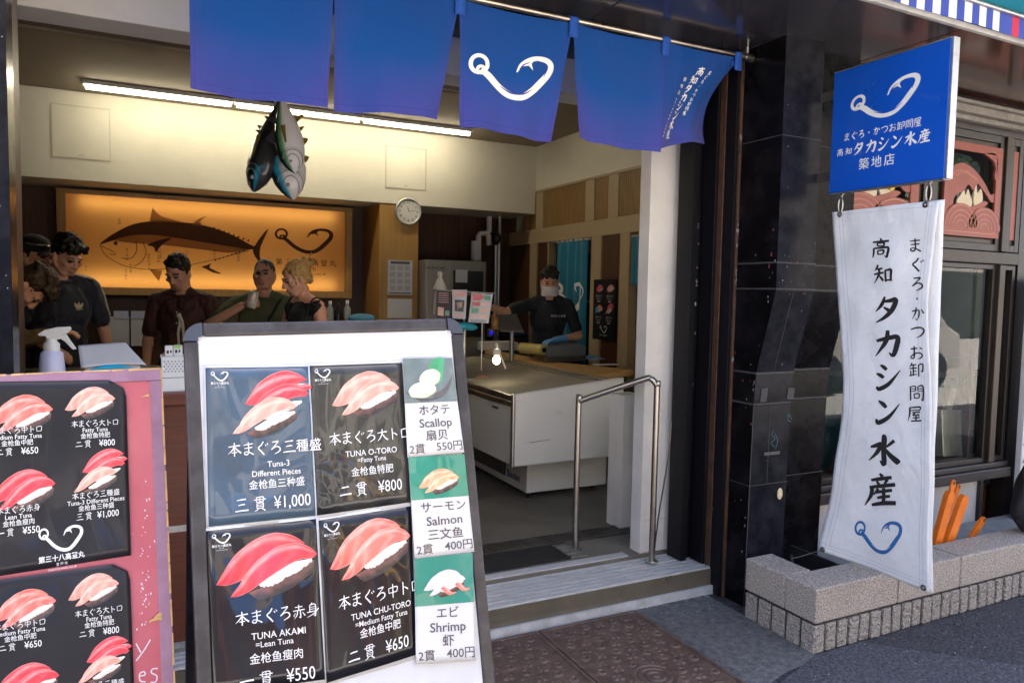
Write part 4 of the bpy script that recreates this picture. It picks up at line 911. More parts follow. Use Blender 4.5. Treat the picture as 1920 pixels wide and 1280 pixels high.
def sheet(name, O, px, W, H, bgm, parent, k, off=.001, label=None, corner=0):
    """a printed sheet from its four corners; returns (object builder fn, map)"""
    c = sheetpos(O, px, off)
    f = bil(*c, W, H)
    g = lambda u, v, o=0.0: f(u, v)-BN*(o+.0012+wob(u, v, k))
    m = MB()
    if corner:
        def gg(a, b):
            u, v = a*W, b*H; r = corner
            if v < r: dv = r-v; lim = W-r+math.sqrt(max(r*r-dv*dv, 0)); u = min(u, lim)
            return g(u, v)
        m.grid(gg, 24, 20)
    else: m.grid(lambda a, b: g(a*W, b*H), 14, 14)
    o = m.build(name, bgm, parent, solid=.0008)
    if label: o['label'] = label
    return o, g
def brushline(m, q, s, u, v, size, step=None):
    n = len(s); step = step or size*1.0
    for i, ch in enumerate(s):
        brush(m, ch, q, u+(i-(n-1)/2)*step, v, size, T_, 1.0)
def pbg(name, c1, c2, vs=2.2):
    return mat(name, c1, .3, col2=c2, vscale=vs, stretch=(2, 1, 1.2), coat=.55, coat_rough=.03, cbump=.9, cbscale=5, thresh=(.35, .75), detail=7, spec=.2)
m_pbk = pbg('poster_black', (.004, .004, .007), (.016, .015, .021)); m_pbk2 = pbg('poster_slate', (.014, .015, .018), (.060, .056, .048), 6)
m_card = mat('card_white', (.54, .54, .575), .45, coat=.4, coat_rough=.1, cbump=.3, var=.03, vscale=4)
m_backing = mat('board_white', (.50, .51, .545), .4, coat=.6, coat_rough=.08, cbump=.5, cbscale=4, var=.03, vscale=3)
m_bframe = mat('scuffed_frame', (.022, .020, .024), .38, col2=(.075, .068, .082), vscale=14, detail=9, metal=.3, thresh=(.4, .8))
m_bcorn = mat('blue_corner_cap', (.025, .034, .058), .35, var=.2, vscale=20)
def astand(O, x0, x1, h, mt, parent, wood=False):
    f = board_frame(O); r = .014
    foot = O.z/(BZ.z)  # distance down the slope to the ground
    for x in (x0, x1):
        m = MB(); m.tube([f(x, h*.6, -.03), f(x, foot-.01, -.03)], r, 10); m.build('leg', mt, parent)
    top = f(x0, .08, -.035); 
    for x in (x0, x1):
        a = f(x, .10, -.05); b = Vector((a.x, a.y+.42, .0)); m = MB(); m.tube([a, b], r, 10); m.build('rear_leg', mt, parent)
    m = MB(); m.tube([f(x0, h+.25, -.03), f(x1, h+.25, -.03)], r*.8, 8); m.build('cross_bar', mt, parent)

# ---- the big stand
mbd = thing('menu_stand', 'tall white menu stand with grey rounded frame and four tuna posters', 'menu board', (.35, 1.6, 0))
f0 = board_frame(BO); BW, BH, FWD = .56, .80, .030
m = MB(); fr_ = lambda u0, v0, u1, v1: m.hexa([f0(u0, v0, -.016), f0(u1, v0, -.016), f0(u1, v1, -.016), f0(u0, v1, -.016)], [f0(u0, v0, .006), f0(u1, v0, .006), f0(u1, v1, .006), f0(u0, v1, .006)])
q = .034
fr_(q, 0, BW-q, FWD-.004); fr_(q, BH-FWD, BW-q, BH); fr_(0, q, FWD-.004, BH-q); fr_(BW-FWD+.004, q, BW, BH-q)
m.build('frame', m_bframe, mbd, bevel=.005, recalc=True)
for cx, cy, sx, sy in ((0, 0, 1, 1), (BW, 0, -1, 1), (0, BH, 1, -1), (BW, BH, -1, -1)):
    pts = [(q, 0)]+[(q-q*math.sin(a), q-q*math.cos(a)) for a in np.linspace(.15, math.pi/2-.15, 7)]+[(0, q), (FWD-.004, q), (FWD-.004, FWD-.004), (q, FWD-.004)]
    m = MB(); P_ = [(cx+sx*a, cy+sy*b) for a, b in pts]
    m.poly(P_, lambda a, b: f0(a, b, .007)); m.poly(P_, lambda a, b: f0(a, b, -.017)); L = len(P_)
    m.add([f0(a, b, .007) for a, b in P_]+[f0(a, b, -.017) for a, b in P_], [(i, (i+1) % L, L+(i+1) % L, L+i) for i in range(L)])
    m.build('corner_cap', m_bcorn, mbd, recalc=True)
m = MB(); m.hexa([f0(.02, .02, -.012), f0(BW-.02, .02, -.012), f0(BW-.02, BH-.02, -.012), f0(.02, BH-.02, -.012)], [f0(.02, .02, 0), f0(BW-.02, .02, 0), f0(BW-.02, BH-.02, 0), f0(.02, BH-.02, 0)])
m.build('backing_sheet', m_backing, mbd, recalc=True)
astand(BO, .02, BW-.02, BH, m_bframe, mbd)
PO = [
 ('三種盛', [(385, 690), (577, 687), (591, 966), (391, 987)], pbg('poster_blue_reflection', (.055, .10, .16), (.05, .05, .055)), 'trio', (.235, .12, .74),  # the blue is a sky and street reflection painted into the base colour
  [('本まぐろ三種盛', .64, .755, .128, 1), ('Tuna-3', .66, .905, .075, 0), ('Different Pieces', .64, .985, .072, 0), ('金枪鱼三种盛', .64, 1.085, .088, 0)], '三貫', '¥1,000', 1.255),
 ('大トロ', [(580, 686), (753, 680), (769, 941), (594, 966)], m_pbk2, 'fat', (.21, .08, .74),
  [('本まぐろ大トロ', .60, .72, .125, 1), ('TUNA O-TORO', .60, .875, .078, 0), ('=Fatty Tuna', .60, .945, .062, 0), ('金枪鱼特肥', .60, 1.055, .09, 0)], '二貫', '¥800', 1.22),
 ('赤身', [(386, 995), (592, 972), (609, 1272), (396, 1301)], m_pbk, 'red', (.07, .09, .92),
  [('本まぐろ赤身', .60, .80, .125, 1), ('TUNA AKAMI', .60, .965, .08, 0), ('=Lean Tuna', .56, 1.04, .07, 0), ('金枪鱼瘦肉', .57, 1.16, .095, 0)], '一貫', '¥550', 1.335),
 ('中トロ', [(597, 975), (770, 948), (780, 1226), (612, 1279)], m_pbk, 'chu', (.09, .07, .89),
  [('本まぐろ中トロ', .62, .765, .13, 1), ('TUNA CHU-TORO', .62, .915, .078, 0), ('=Medium Fatty Tuna', .62, .99, .068, 0), ('金枪鱼中肥', .60, 1.08, .09, 0)], '二貫', '¥650', 1.255)]
for k, (nm, px, bgm, kind, (sx_, sy_, ss), lines, kan, yen, vy) in enumerate(PO):
    # white paper margin, then the printed sheet
    big = [(px[0][0]-4, px[0][1]-5), (px[1][0]+4, px[1][1]-5), (px[2][0]+5, px[2][1]+6), (px[3][0]-4, px[3][1]+6)]
    o, g = sheet('poster', BO, big, 1.04, 1.46, m_card, mbd, k, .0006)
    o2, g = sheet('printed_sheet', BO, px, 1.0, 1.414, bgm, o, k, .0016)
    m = MB(); emblem(m, g, .05, .035, .16, True); ik = Ink(); nigiri(ik, g, sx_, sy_, ss, kind); ik.build('food_photo', o2)
    q3 = L3(g)(9)
    for s_, u, v, sz, br in lines:
        if br: brushline(m, q3, s_, u, v, sz, sz*1.02)
        else: text(m, s_, q3, u, v, sz*1.02, T_, 'C', 0.004)
    for i, ch in enumerate(kan): 
        if ch in GL: brush(m, ch, q3, .30+i*.17, vy, .13, T_)
        else: text(m, ch, q3, .30+i*.17, vy, .14, T_)
    text(m, yen, q3, .78, vy, .155, T_, 'C', 0.0, 0, 1.02, .82)
    m.build('print', PAL, o2)
CARDS = [('ホタテ', 'Scallop', '扇贝', '550円', [(753, 673), (845, 672), (868, 848), (762, 857)], .46, 'scallop'),
         ('サーモン', 'Salmon', '三文鱼', '400円', [(764, 857), (868, 851), (887, 1033), (775, 1046)], .43, 'sal'),
         ('エビ', 'Shrimp', '虾', '400円', [(775, 1046), (883, 1035), (890, 1236), (778, 1243)], .46, 'shr')]
m_gr = [pbg('card_grey_photo', (.10, .14, .15), (.16, .20, .21)), pbg('card_green_photo', (.02, .19, .13), (.04, .27, .20)), pbg('card_green_photo_blue', (.02, .20, .14), (.05, .22, .24))]
for k, (ja, en, zh, yen, px, sp_, kind) in enumerate(CARDS):
    H = 1.75
    o, g = sheet('price_card', BO, px, 1.0, H, m_card, mbd, 10+k, .0060)
    m = MB(); m.grid(lambda u, v: g(u, v*sp_*H, .0014), 14, 14); o2 = m.build('photo_print', m_gr[k], o)
    ik = Ink(); m = MB(); gq = lambda a, b, o=0.0: g(a, b, o+.0012); lay = L3(gq)
    if kind == 'scallop':
        m.poly([(.50, .20), (.60, .02), (.82, .0), (.80, .16), (.74, .40), (.62, .46)], lay(1), LEAF, 3)
        m.poly([(.02, .60), (.3, .68), (.7, .6), (.9, .4), (.95, .3), (.9, .5), (.7, .72), (.3, .78)], lay(1), DK, 3)
        blob(ik, gq, .50, .36, .22, .15, (.72, .71, .62), (.44, .44, .30), 3, -.3); blob(ik, gq, .34, .58, .27, .145, (.74, .73, .66), (.42, .44, .29), 4, -.15)
    else: nigiri(ik, gq, .14, .24 if kind == 'sal' else .24, .72, kind)
    ik.build('food_photo', o2)
    if m.v: m.build('food_print', PAL, o2)
    m = MB(); q3 = L3(g)(3); r0 = sp_*H
    dv = (H-r0)/4.15
    for i, (s_, sz) in enumerate(((ja, .20), (en, .215), (zh, .205))): text(m, s_, q3, .54, r0+dv*(.62+i), sz, 0, 'C', .012)
    text(m, '2貫', q3, .04, r0+dv*3.60, .19, 0, 'L', .008); text(m, yen, q3, .98, r0+dv*3.52, .195, 0, 'R', .008)
    m.build('lettering', m_txd, o)

# ---- the red board on the left
RO = PD(303, 690, 1.45)
m_redb = mat('worn_red_paint', (.36, .045, .075), .4, col2=(.46, .10, .14), vscale=5, detail=9, coat=.4, coat_rough=.15, cbump=.3)
m_redf = mat('mauve_frame', (.19, .085, .15), .45, col2=(.30, .17, .26), vscale=9, detail=8)
m_chip = mat('chipped_edge', (.50, .30, .12), .7, var=.3, vscale=40)
rb = thing('red_menu_board', 'worn red menu board with two black tuna posters at the left edge', 'menu board', (-.4, 1.5, 0))
fr0 = board_frame(RO); u1, v1 = loc(RO, bp(RO, 328, 1280)); sk = u1/v1
fR = lambda u, v, o=0.0: fr0(u+sk*v, v, o)
RW, RH = .62, .86
m = MB(); m.hexa([fR(-RW, 0, -.022), fR(0, 0, -.022), fR(0, RH, -.022), fR(-RW, RH, -.022)], [fR(-RW, 0, 0), fR(0, 0, 0), fR(0, RH, 0), fR(-RW, RH, 0)]); m.build('panel', m_redb, rb, recalc=True)
m = MB()
for a, b, c, d in ((-RW, 0, 0, .024), (-.022, .0245, 0, RH), (-RW, .0245, -RW+.022, RH)): m.hexa([fR(a, b, .0), fR(c, b, 0), fR(c, d, 0), fR(a, d, 0)], [fR(a, b, .0035), fR(c, b, .0035), fR(c, d, .0035), fR(a, d, .0035)])
m.build('frame', m_redf, rb, recalc=True, bevel=.0015)
m = MB(); rr = random.Random(2)
v = 0
while v < RH:
    h = rr.uniform(.01, .06)
    m.poly([(-rr.uniform(.001, .003), v), (.0006, v), (.0006, v+h), (-rr.uniform(.001, .004), v+h)], lambda a, b: fR(a, b, .0042)); v += h+rr.uniform(0, .012)
u = -RW
while u < -.003:
    h = rr.uniform(.02, .06); m.poly([(u, -.0006), (min(u+h, 0), -.0006), (min(u+h, 0), rr.uniform(.001, .003)), (u, rr.uniform(.001, .004))], lambda a, b: fR(a, b, .0042)); u += h+rr.uniform(0, .01)
for (x, y, w_, h_) in ((291, 1156, 22, 14), (272, 742, 14, 5), (279, 1130, 3, 6)):
    c = bp(RO, x, y); uu, vv = loc(RO, c); s_ = .00105
    m.poly([(uu+w_*s_*a*.5, vv+h_*s_*b*.5) for a, b in ((-1, 1), (-.7, .3), (-.2, .2), (.1, -.6), (.6, -1), (1, -.8), (.9, .9), (.2, .7))], lambda a, b: fr0(a, b, .0046))
m.build('chipped_paint', m_chip, rb)
m = MB(); rr = random.Random(8)
for k in range(46):
    x = rr.gauss(272, 7); y = rr.uniform(900, 1180); c = bp(RO, x, y); uu, vv = loc(RO, c); s_ = rr.uniform(.0006, .002)
    m.poly([(uu+s_*math.cos(a)*rr.uniform(.4, 1), vv+s_*1.6*math.sin(a)*rr.uniform(.4, 1)) for a in np.linspace(0, 5.4, 7)], lambda a, b: fr0(a, b, .0008))
# chalk scribble "y" "es" left on the lower part
def chalk(pts): 
    P = [loc(RO, bp(RO, *p)) for p in pts]; m.stroke([(a, b, .0022) for a, b in P], lambda a, b: fr0(a, b, .001), 0, 4)
chalk([(255, 1205), (264, 1222)]); chalk([(282, 1198), (270, 1218), (255, 1238)])
chalk([(262, 1266), (272, 1264), (270, 1258), (262, 1262), (263, 1275), (273, 1277)]); chalk([(296, 1252), (286, 1253), (284, 1260), (294, 1266), (292, 1277), (282, 1278)])
m.build('chalk_mark', mat('chalk', (.62, .55, .66), .9), rb)
astand(RO, -.55, -.05, RH, m_dwood, rb)
for k, (px, vend) in enumerate((([(-108, 718), (236, 712), (246, 1040), (-104, 1095)], 1.0), ([(-104, 1100), (243, 1052), (256, 1400), (-98, 1450)], 1.0))):
    W, H = 1.0, 1.0
    o, g = sheet('poster', RO, px, W, H, m_pbr, rb, 20+k, .004, corner=.10)
    m = MB(); q3 = L3(g)(9)
    ik = Ink(); nigiri(ik, g, .24, .075, .34, 'chu'); nigiri(ik, g, .645, .04, .29, 'fat'); nigiri(ik, g, .235, .475, .35, 'red'); nigiri(ik, g, .685, .425, .29, 'trio'); ik.build('food_photo', o)
    def cap4(cx, v, a, b, c, d):
        brushline(m, q3, a, cx, v, .038, .039); text(m, b, q3, cx, v+.036, .034, T_, 'C', .006); text(m, c, q3, cx, v+.069, .034, T_, 'C', .004)
        for i, ch in enumerate(d[0]): brush(m, ch, q3, cx-.095+i*.05, v+.113, .040, T_)
        text(m, d[1], q3, cx+.065, v+.113, .050, T_, 'C', .006, 0, 1, .9)
    cap4(.815, .245, '本まぐろ大トロ', 'Fatty Tuna', '金枪鱼特肥', ('二貫', '¥800')); cap4(.385, .26, '本まぐろ中トロ', 'Medium Fatty Tuna', '金枪鱼中肥', ('二貫', '¥650'))
    cap4(.81, .64, '本まぐろ三種盛', 'Tuna-3 Different Pieces', '金枪鱼三种盛', ('三貫', '¥1,000')); cap4(.385, .675, '本まぐろ赤身', 'Lean Tuna', '金枪鱼瘦肉', ('一貫', '¥550'))
    emblem(m, g, .49, .79, .24)
    m.build('print', PAL, o)
# ------------------------------------------------------------------ ceiling lamps (lit), light box, hanging bulb
for i, (a, b) in enumerate((((155, 160), (437, 200)), ((440, 201), (677, 235)), ((679, 236), (883, 257)))):
    y = 6.80; x0, x1 = PY(*a, y).x, PY(*b, y).x; z = 3.115
    t = thing('ceiling_lamp', ('leftmost lit tube lamp of the ceiling row, fully in view', 'middle lit tube lamp of the row, crossed by the hanging fish', 'rightmost lit tube lamp of the row, below the blue curtain')[i], 'lamp', ((x0+x1)/2, y, z), 'tube lamps along the ceiling')
    m = MB(); m.box((x0, y-.05, z+.012), (x1, y+.05, CZ-.001)); m.build('housing', m_white, t, bevel=.004)
    m = MB(); m.tube([(x0+.02, y, z), (x1-.02, y, z)], .019, 14)
    m.build('tube', mat('tube_glow', (1, .95, .82), .5, emit=((1, .90, .67), 6.6)), t)
lb = thing('light_box', 'glowing orange light box with printed tuna and hook emblem on the back wall', 'light box', (.7, 7.8, 1.9))
LX0, LX1, LZ0, LZ1, LY = -.60, 1.865, 1.545, 2.36, 7.62
m_lbp = bpy.data.materials.new('amber_panel'); m_lbp.use_nodes = True; N_, L_ = m_lbp.node_tree.nodes, m_lbp.node_tree.links
N_.remove(N_['Principled BSDF']); tr = N_.new('ShaderNodeBsdfTranslucent'); tr.inputs[0].default_value = (.82, .46, .14, 1); df = N_.new('ShaderNodeBsdfDiffuse'); df.inputs[0].default_value = (.62, .36, .14, 1)
mx = N_.new('ShaderNodeMixShader'); mx.inputs[0].default_value = .5; L_.new(tr.outputs[0], mx.inputs[1]); L_.new(df.outputs[0], mx.inputs[2]); L_.new(mx.outputs[0], N_['Material Output'].inputs[0])
m = MB(); m.quad([(LX0, LY, LZ0), (LX1, LY, LZ0), (LX1, LY, LZ1), (LX0, LY, LZ1)]); m.build('amber_sheet', m_lbp, lb)
m = MB(); w_ = .07
for a, b in (((LX0-w_, LZ0-w_), (LX1+w_, LZ0-.001)), ((LX0-w_, LZ1+.001), (LX1+w_, LZ1+w_*.6)), ((LX0-w_, LZ0), (LX0-.001, LZ1)), ((LX1+.001, LZ0), (LX1+w_, LZ1))): m.box((a[0], LY-.03, a[1]), (b[0], BY-.014, b[1]))
m.box((LX0, BY-.05, LZ0), (LX1, BY-.014, LZ1), 1)
m.build('box_frame', [m_mwood, m_white], lb, bevel=.004)
m = MB(); m.tube([(LX0+.1, LY+.07, LZ1-.06), (LX1-.1, LY+.07, LZ1-.06)], .014, 8); m.tube([(LX0+.1, LY+.07, LZ0+.06), (LX1-.1, LY+.07, LZ0+.06)], .014, 8)
m.build('inner_tube', mat('amber_glow', (1, .8, .5), .5, emit=((1, .84, .58), 1.15)), lb)
lp_ = lambda o: (lambda px, py: PY(px, py, LY)+Vector((0, -o, 0)))
def tprint(name, c, d):
    m_ = mat(name, c, .6, var=.25, vscale=14, stretch=(.6, 1, 3)); N_, L_, b_ = nodes(m_); t_ = N_.new('ShaderNodeBsdfTranslucent'); t_.inputs[0].default_value = (*d, 1); x_ = N_.new('ShaderNodeMixShader'); x_.inputs[0].default_value = .6
    L_.new(b_.outputs[0], x_.inputs[1]); L_.new(t_.outputs[0], x_.inputs[2]); L_.new(x_.outputs[0], N_['Material Output'].inputs[0]); return m_
m_fd = tprint('print_fish_dark', (.050, .022, .009), (.085, .052, .03)); m_fm = tprint('print_fish_mid', (.16, .085, .035), (.50, .36, .24)); m_fk = mat('print_fish_line', (.09, .04, .016), .6)
m = MB(); q1, q2, q3 = lp_(.003), lp_(.005), lp_(.007)
m.poly([(187, 458), (210, 440), (245, 422), (283, 415), (330, 416), (380, 422), (430, 438), (468, 458), (480, 464), (466, 468), (430, 462), (380, 454), (330, 446), (290, 441), (250, 441), (215, 450)], q1, 0, 4)
m.poly([(215, 450), (250, 441), (290, 441), (330, 446), (380, 454), (430, 462), (466, 468), (430, 474), (380, 468), (330, 462), (290, 458), (250, 456)], q1, 1, 4)
m.poly([(286, 389), (293, 398), (303, 406), (322, 411), (342, 417), (300, 418), (280, 416)], q2, 1, 1); m.poly([(388, 405), (374, 416), (382, 424), (360, 422), (372, 411)], q2, 1, 2)
m.poly([(478, 460), (492, 440), (503, 429), (494, 450), (488, 465), (487, 480), (490, 494), (480, 484), (474, 470)], q2, 0, 3)
m.poly([(276, 459), (300, 450), (322, 446), (305, 458), (298, 466), (292, 473), (288, 463)], q2, 0, 3); m.poly([(280, 505), (304, 507), (298, 528), (290, 517)], q2, 1)
m.poly([(378, 500), (388, 497), (397, 493), (393, 502), (416, 513), (400, 511), (386, 504)], q2, 0, 2)
def ln(pts, wd=1.2): m.stroke([(a, b, wd) for a, b in pts], q3, 2, 5)
ln([(187, 458), (196, 476), (215, 490), (240, 500), (280, 505), (320, 503), (370, 494), (420, 482), (466, 470)]); ln([(187, 460), (200, 466), (213, 472), (216, 478), (206, 476)]); ln([(255, 452), (256, 470), (246, 484), (228, 484)], 1.5); ln([(268, 455), (274, 472), (266, 490), (252, 499)], 1.5)
m.poly([(217+4*math.cos(a), 456+4*math.sin(a)) for a in np.linspace(0, 5.8, 12)], q3, 2)
for k in range(8):
    x, y = 398+k*9.2, 428+k*3.3; m.poly([(x, y), (x+5, y-3), (x+4, y+3)], q2, 0); x, y = 402+k*7.6, 487-k*2.6; m.poly([(x, y), (x+5, y-1), (x+1, y+3.4)], q2, 0)
rr = random.Random(4)
for (x, y, n_) in ((238, 468, 4), (279, 478, 5), (297, 472, 4), (301, 470, 3), (245, 497, 3), (350, 472, 3), (402, 470, 3), (236, 505, 4), (447, 476, 3), (224, 412, 2), (340, 432, 3), (161, 500, 2)):
    for k in range(n_): text(m, rr.choice('大中赤身上下尾頭'), q3, x, y+k*6, 5.5, 2)
hook(m, shift(q3, 516, 428, 108, 85), 0); 
for k, ch in enumerate('第三十八高登丸'): brush(m, ch, q3, 523+k*16.8, 491+k*.5, 13.5, 0, 1.1)
text(m, '室 戸 市', q3, 575, 505, 10, 0); text(m, 'TAKATOSI MARU NO.38', q3, 575, 514, 6.5, 0)
m.build('fish_print', [m_fd, m_fm, m_fk], lb)
# bulb on a clamp near the freezer
t = thing('clip_lamp', 'small lit bulb lamp hanging at the counter edge over the freezer', 'lamp', PD(930, 672, 5.2))
c = PD(931, 675, 5.2); m = MB(); m.ell(c, (.027, .027, .03)); m.build('bulb', m_bulb, t)
m = MB(); m.lathe([(.018, .03), (.03, .045), (.028, .075), (.014, .08)], c, 14); m.tube([c+Vector((0, 0, .08)), c+Vector((.02, .06, .12)), c+Vector((.12, .2, .03)), c+Vector((.2, .26, -.09))], .006, 8, n=5); m.build('socket', m_white, t)

# ------------------------------------------------------------------ back wall things
t = thing('wall_clock', 'round silver wall clock on the wooden pillar', 'clock', (2.399, 7.2, 2.362))
m = MB(); m.box((2.112, 7.212, FZ), (2.518, 7.848, SO-.002)); tag(m.build('wooden_pillar', m_mwood), 'honey coloured wooden pillar carrying the clock and calendar', 'pillar')
cc = Vector((2.399, 7.196, 2.362)); RM = Matrix.Rotation(R_(90), 3, 'X') @ Matrix.Scale(.92, 3)
m = MB(); m.lathe([(.14, 0), (.15, .012), (.147, .03), (.132, .034), (.126, .024)], cc, 40, 0, RM); m.build('rim', mat('silver_rim', (.55, .55, .55), .3, metal=.8), t)
m = MB(); m.lathe([(.0, .02), (.128, .02)], cc, 40, 0, RM); m.build('face', mat('clock_face', (.62, .62, .58), .4), t)
m = MB(); q = plane(cc, (.92, 0, 0), (0, 0, -.92), (0, -1, 0), .0205)
for k in range(12): text(m, str(k or 12), q, .098*math.sin(k*math.pi/6), -.098*math.cos(k*math.pi/6), .036, 0, 'C', .01)
m.build('numerals', m_ink_k, t); m = MB()
for a, L, wd in ((R_(349), .055, .007), (R_(82), .085, .005)): m.stroke([(0, 0, wd), (L*math.sin(a), -L*math.cos(a), wd*.7)], plane(cc, (.92, 0, 0), (0, 0, -.92), (0, -1, 0), .0222), 0, 1)
m.build('clock_hands', m_ink_k, t)
t = thing('wall_calendar', 'white year calendar pinned to the wooden pillar', 'calendar', (2.33, 7.2, 1.7))
m = MB(); m.box((2.198, 7.204, 1.523), (2.455, 7.2105, 1.871)); m.build('sheet', m_card, t)
m = MB(); q = plane((2.198, 7.2025, 1.871), (.94, 0, 0), (0, 0, -.94)); rr = random.Random(1)
m.poly([(.03, .012), (.245, .012), (.245, .04), (.03, .04)], q)
for r_ in range(4):
    for c_ in range(3):
        for k in range(5):
            for d in range(7): x, y = .025+c_*.082+d*.0085, .06+r_*.072+k*.010; m.poly([(x, y), (x+.005, y), (x+.005, y+.005), (x, y+.005)], q)
m.poly([(.015, .345), (.26, .345), (.26, .357), (.015, .357)], q); m.build('print', mat('grey_print', (.10, .10, .10), .7), t)
m = MB(); m.box((2.198, 7.205, 1.289), (2.455, 7.2105, 1.482)); o = m.build('paper_notice', m_card); tag(o, 'plain white paper notice below the calendar', 'notice')
for i, (x0, x1) in enumerate(((198, 243), (245, 288))):
    a, b = PY(x0, 593, 7.6), PY(x1, 648, 7.6)
    t = thing('clipboard', ('left grey white clipboard sheet hanging beside the man in the navy shirt', 'right grey white clipboard sheet nearer the man in brown')[i], 'clipboard', ((a.x+b.x)/2, 7.6, (a.z+b.z)/2), 'clipboards under the light box')
    m = MB(); m.box((a.x, 7.60, b.z), (b.x, 7.606, a.z)); m.build('paper', m_card, t)
    m = MB(); m.box(((a.x+b.x)/2-.06+.03*(1-2*i), 7.595, a.z-.02), ((a.x+b.x)/2+.06+.03*(1-2*i), 7.599, a.z+.05)); m.build('clip', m_steel, t)
    m = MB(); m.box((a.x, 7.6065, b.z), (b.x, 7.835, b.z+.01)); m.build('backing', m_dwood, t)
t = thing('back_counter', 'dark wooden counter along the back wall holding small bottles', 'counter', (1.2, 7.4, FZ))
m = MB(); m.box((1.35, 7.2, 1.20), (2.25, 7.59, 1.24)); m.build('counter_top', m_dwood, t, bevel=.004)
m = MB(); m.box((1.4, 7.25, FZ+.001), (2.25, 7.58, 1.199)); m.build('front', m_dwood, t)
m_bl = mat('bottle_grey', (.30, .31, .33), .25); m_bd = mat('bottle_dark', (.02, .02, .025), .2); m_cap = mat('cap_white', (.6, .6, .6), .4)
for i, (px, h, mm, lab) in enumerate(((603, .15, m_bl, 'short grey bottle nearest the blond woman on the back counter'), (619, .21, m_bl, 'grey pump bottle second along the back counter'), (634, .19, m_bd, 'dark sauce bottle between two grey bottles on the back counter'), (651, .22, m_bl, 'tallest grey bottle at the right end of the back counter'))):
    x = PY(px, 590, 7.3).x; t = thing('bottle', lab, 'bottle', (x, 7.3, 1.24), 'bottles on the back counter')
    m = MB(); m.lathe([(0, .001), (.034, .001), (.036, .01), (.036, h*.62), (.015, h*.78), (.014, h*.85)], (x, 7.3, 1.24), 14); m.build('body', mm, t)
    m = MB(); m.lathe([(.016, h*.84), (.017, h), (0, h)], (x, 7.3, 1.24), 12); m.build('cap', m_cap if i != 2 else m_bd, t)
# fridge and pipes
t = thing('steel_fridge', 'tall grey steel fridge in the dark back corner', 'fridge', (2.84, 7.3, FZ))
m = MB(); m.box((2.53, 7.0, FZ+.06), (3.19, 7.7, 1.88)); m.build('body', mat('fridge_steel', (.30, .285, .275), .35, metal=.6, var=.1, vscale=4, stretch=(6, 6, .4)), t, bevel=.01)
m = MB(); m.box((2.82, 6.985, 1.56), (3.15, 6.999, 1.78)); m.box((2.80, 6.988, 1.10), (3.16, 6.999, 1.53)); m.build('dark_panel', m_black, t)
m = MB(); m.box((2.84, 6.98, 1.66), (2.97, 6.984, 1.79)); m.build('white_label', m_card, t)
m = MB(); text(m, 'HOSHIZAKI', plane((2.53, 6.998, 1.80), (1, 0, 0), (0, 0, -1)), 0, 0, .04, 0, 'L'); m.build('lettering', m_ink_k, t)
m = MB()
for x in (2.55, 3.14):
    for y in (7.05, 7.65): m.tube([(x, y, FZ+.001), (x, y, FZ+.061)], .02, 8)
m.build('foot', m_black, t)
t = thing('wall_pipes', 'white bent drain pipe with two grey conduits above the fridge', 'pipe', (3.3, 7.6, 2.2))
m = MB(); P_ = lambda x, y, d=7.62: PY(x, y, d)
m.tube([P_(897, 489), P_(897, 444), P_(900, 438), P_(906, 437), P_(914, 437), P_(917, 433), P_(917, 405)], .032, 10); m.tube([P_(916, 440), P_(917, 460)], .032, 10); m.build('bent_pipe', m_white, t)
m = MB(); m.tube([P_(890, 489), P_(890, 452)], .04, 10); m.build('pipe_stub', m_white, t)
m = MB(); a = P_(937, 405); m.tube([a, Vector((a.x, a.y, FZ+.01))], .022, 8); a = P_(930, 460); m.tube([a, Vector((a.x, a.y, FZ+.01))], .02, 8); m.build('conduit', m_steel, t)
m = MB(); m.tube([P_(922, 470), P_(915, 480), P_(905, 500), P_(899, 540)], .006, 6, n=4); m.ell(P_(931, 447), (.05, .05, .07)); m.build('hose', m_black, t)
# right wall things
def wallx(px, py, o=0): q = PX(px, py, RX-o); return q
t = thing('doorway_curtain', 'tall teal doorway curtain with white hook emblem behind the worker', 'curtain', (RX, 6.35, 2.1))
m_tc = mat('teal_cloth', (.005, .165, .27), .85, sheen=.2, bump=.2, bscale=10)
def dc(u, v, o=0):
    y = 6.64-.58*u; return Vector((RX-.03-o+.022*math.sin(u*26+.6*v)*(.5+.5*v)-.012*math.sin(9*u), y+.01*math.sin(3*v), 2.085-1.5*v))
m = MB(); m.grid(dc, 50, 24); cu = m.build('cloth', m_tc, t, solid=.002)
m = MB(); q = lambda a, b: dc(.08+a, .20+b*.70, .004)
hook(m, lambda a, b: dc(.06+.88*a, .27+.36*b, .006), 0, None, 1.25); m.build('hook_emblem', m_cloth, cu)
m = MB(); m.tube([(RX+.02, 6.88, 2.10), (RX+.02, 6.055, 2.10)], .008, 8); m.build('curtain_rail', m_steel, t)
m = MB()
for k in range(7): m.cbox((RX-.02, 6.62-.09*k, 2.095), (.05, .03, .02))
m.build('loop', m_cloth, t)
t = thing('doorway_curtain', 'short teal curtain half hidden by the white post', 'curtain', (RX, 5.2, 2.0))
m = MB(); m.grid(lambda u, v: Vector((RX-.02+.015*math.sin(20*u), 5.36-.55*u, 2.07-.42*v)), 20, 8); m.build('cloth', m_tc, t, solid=.002)
m = MB(); m.tube([(RX+.02, 5.42, 2.08), (RX+.02, 4.75, 2.08)], .008, 8); m.build('curtain_rail', m_steel, t)
t = thing('wall_poster', 'small black sushi poster hanging on the right wall panel', 'poster', (RX, 5.79, 1.43))
m = MB(); m.box((RX-.008, 5.60, 1.14), (RX-.001, 5.975, 1.705)); m.build('sheet', m_pbk, t)
wp = plane((RX-.0085, 5.975, 1.705), (0, -1, 0), (0, 0, -1)); q = lambda a, b, o=0: wp(a, b)-Vector((o+.0005, 0, 0))
m = MB(); ik = Ink()
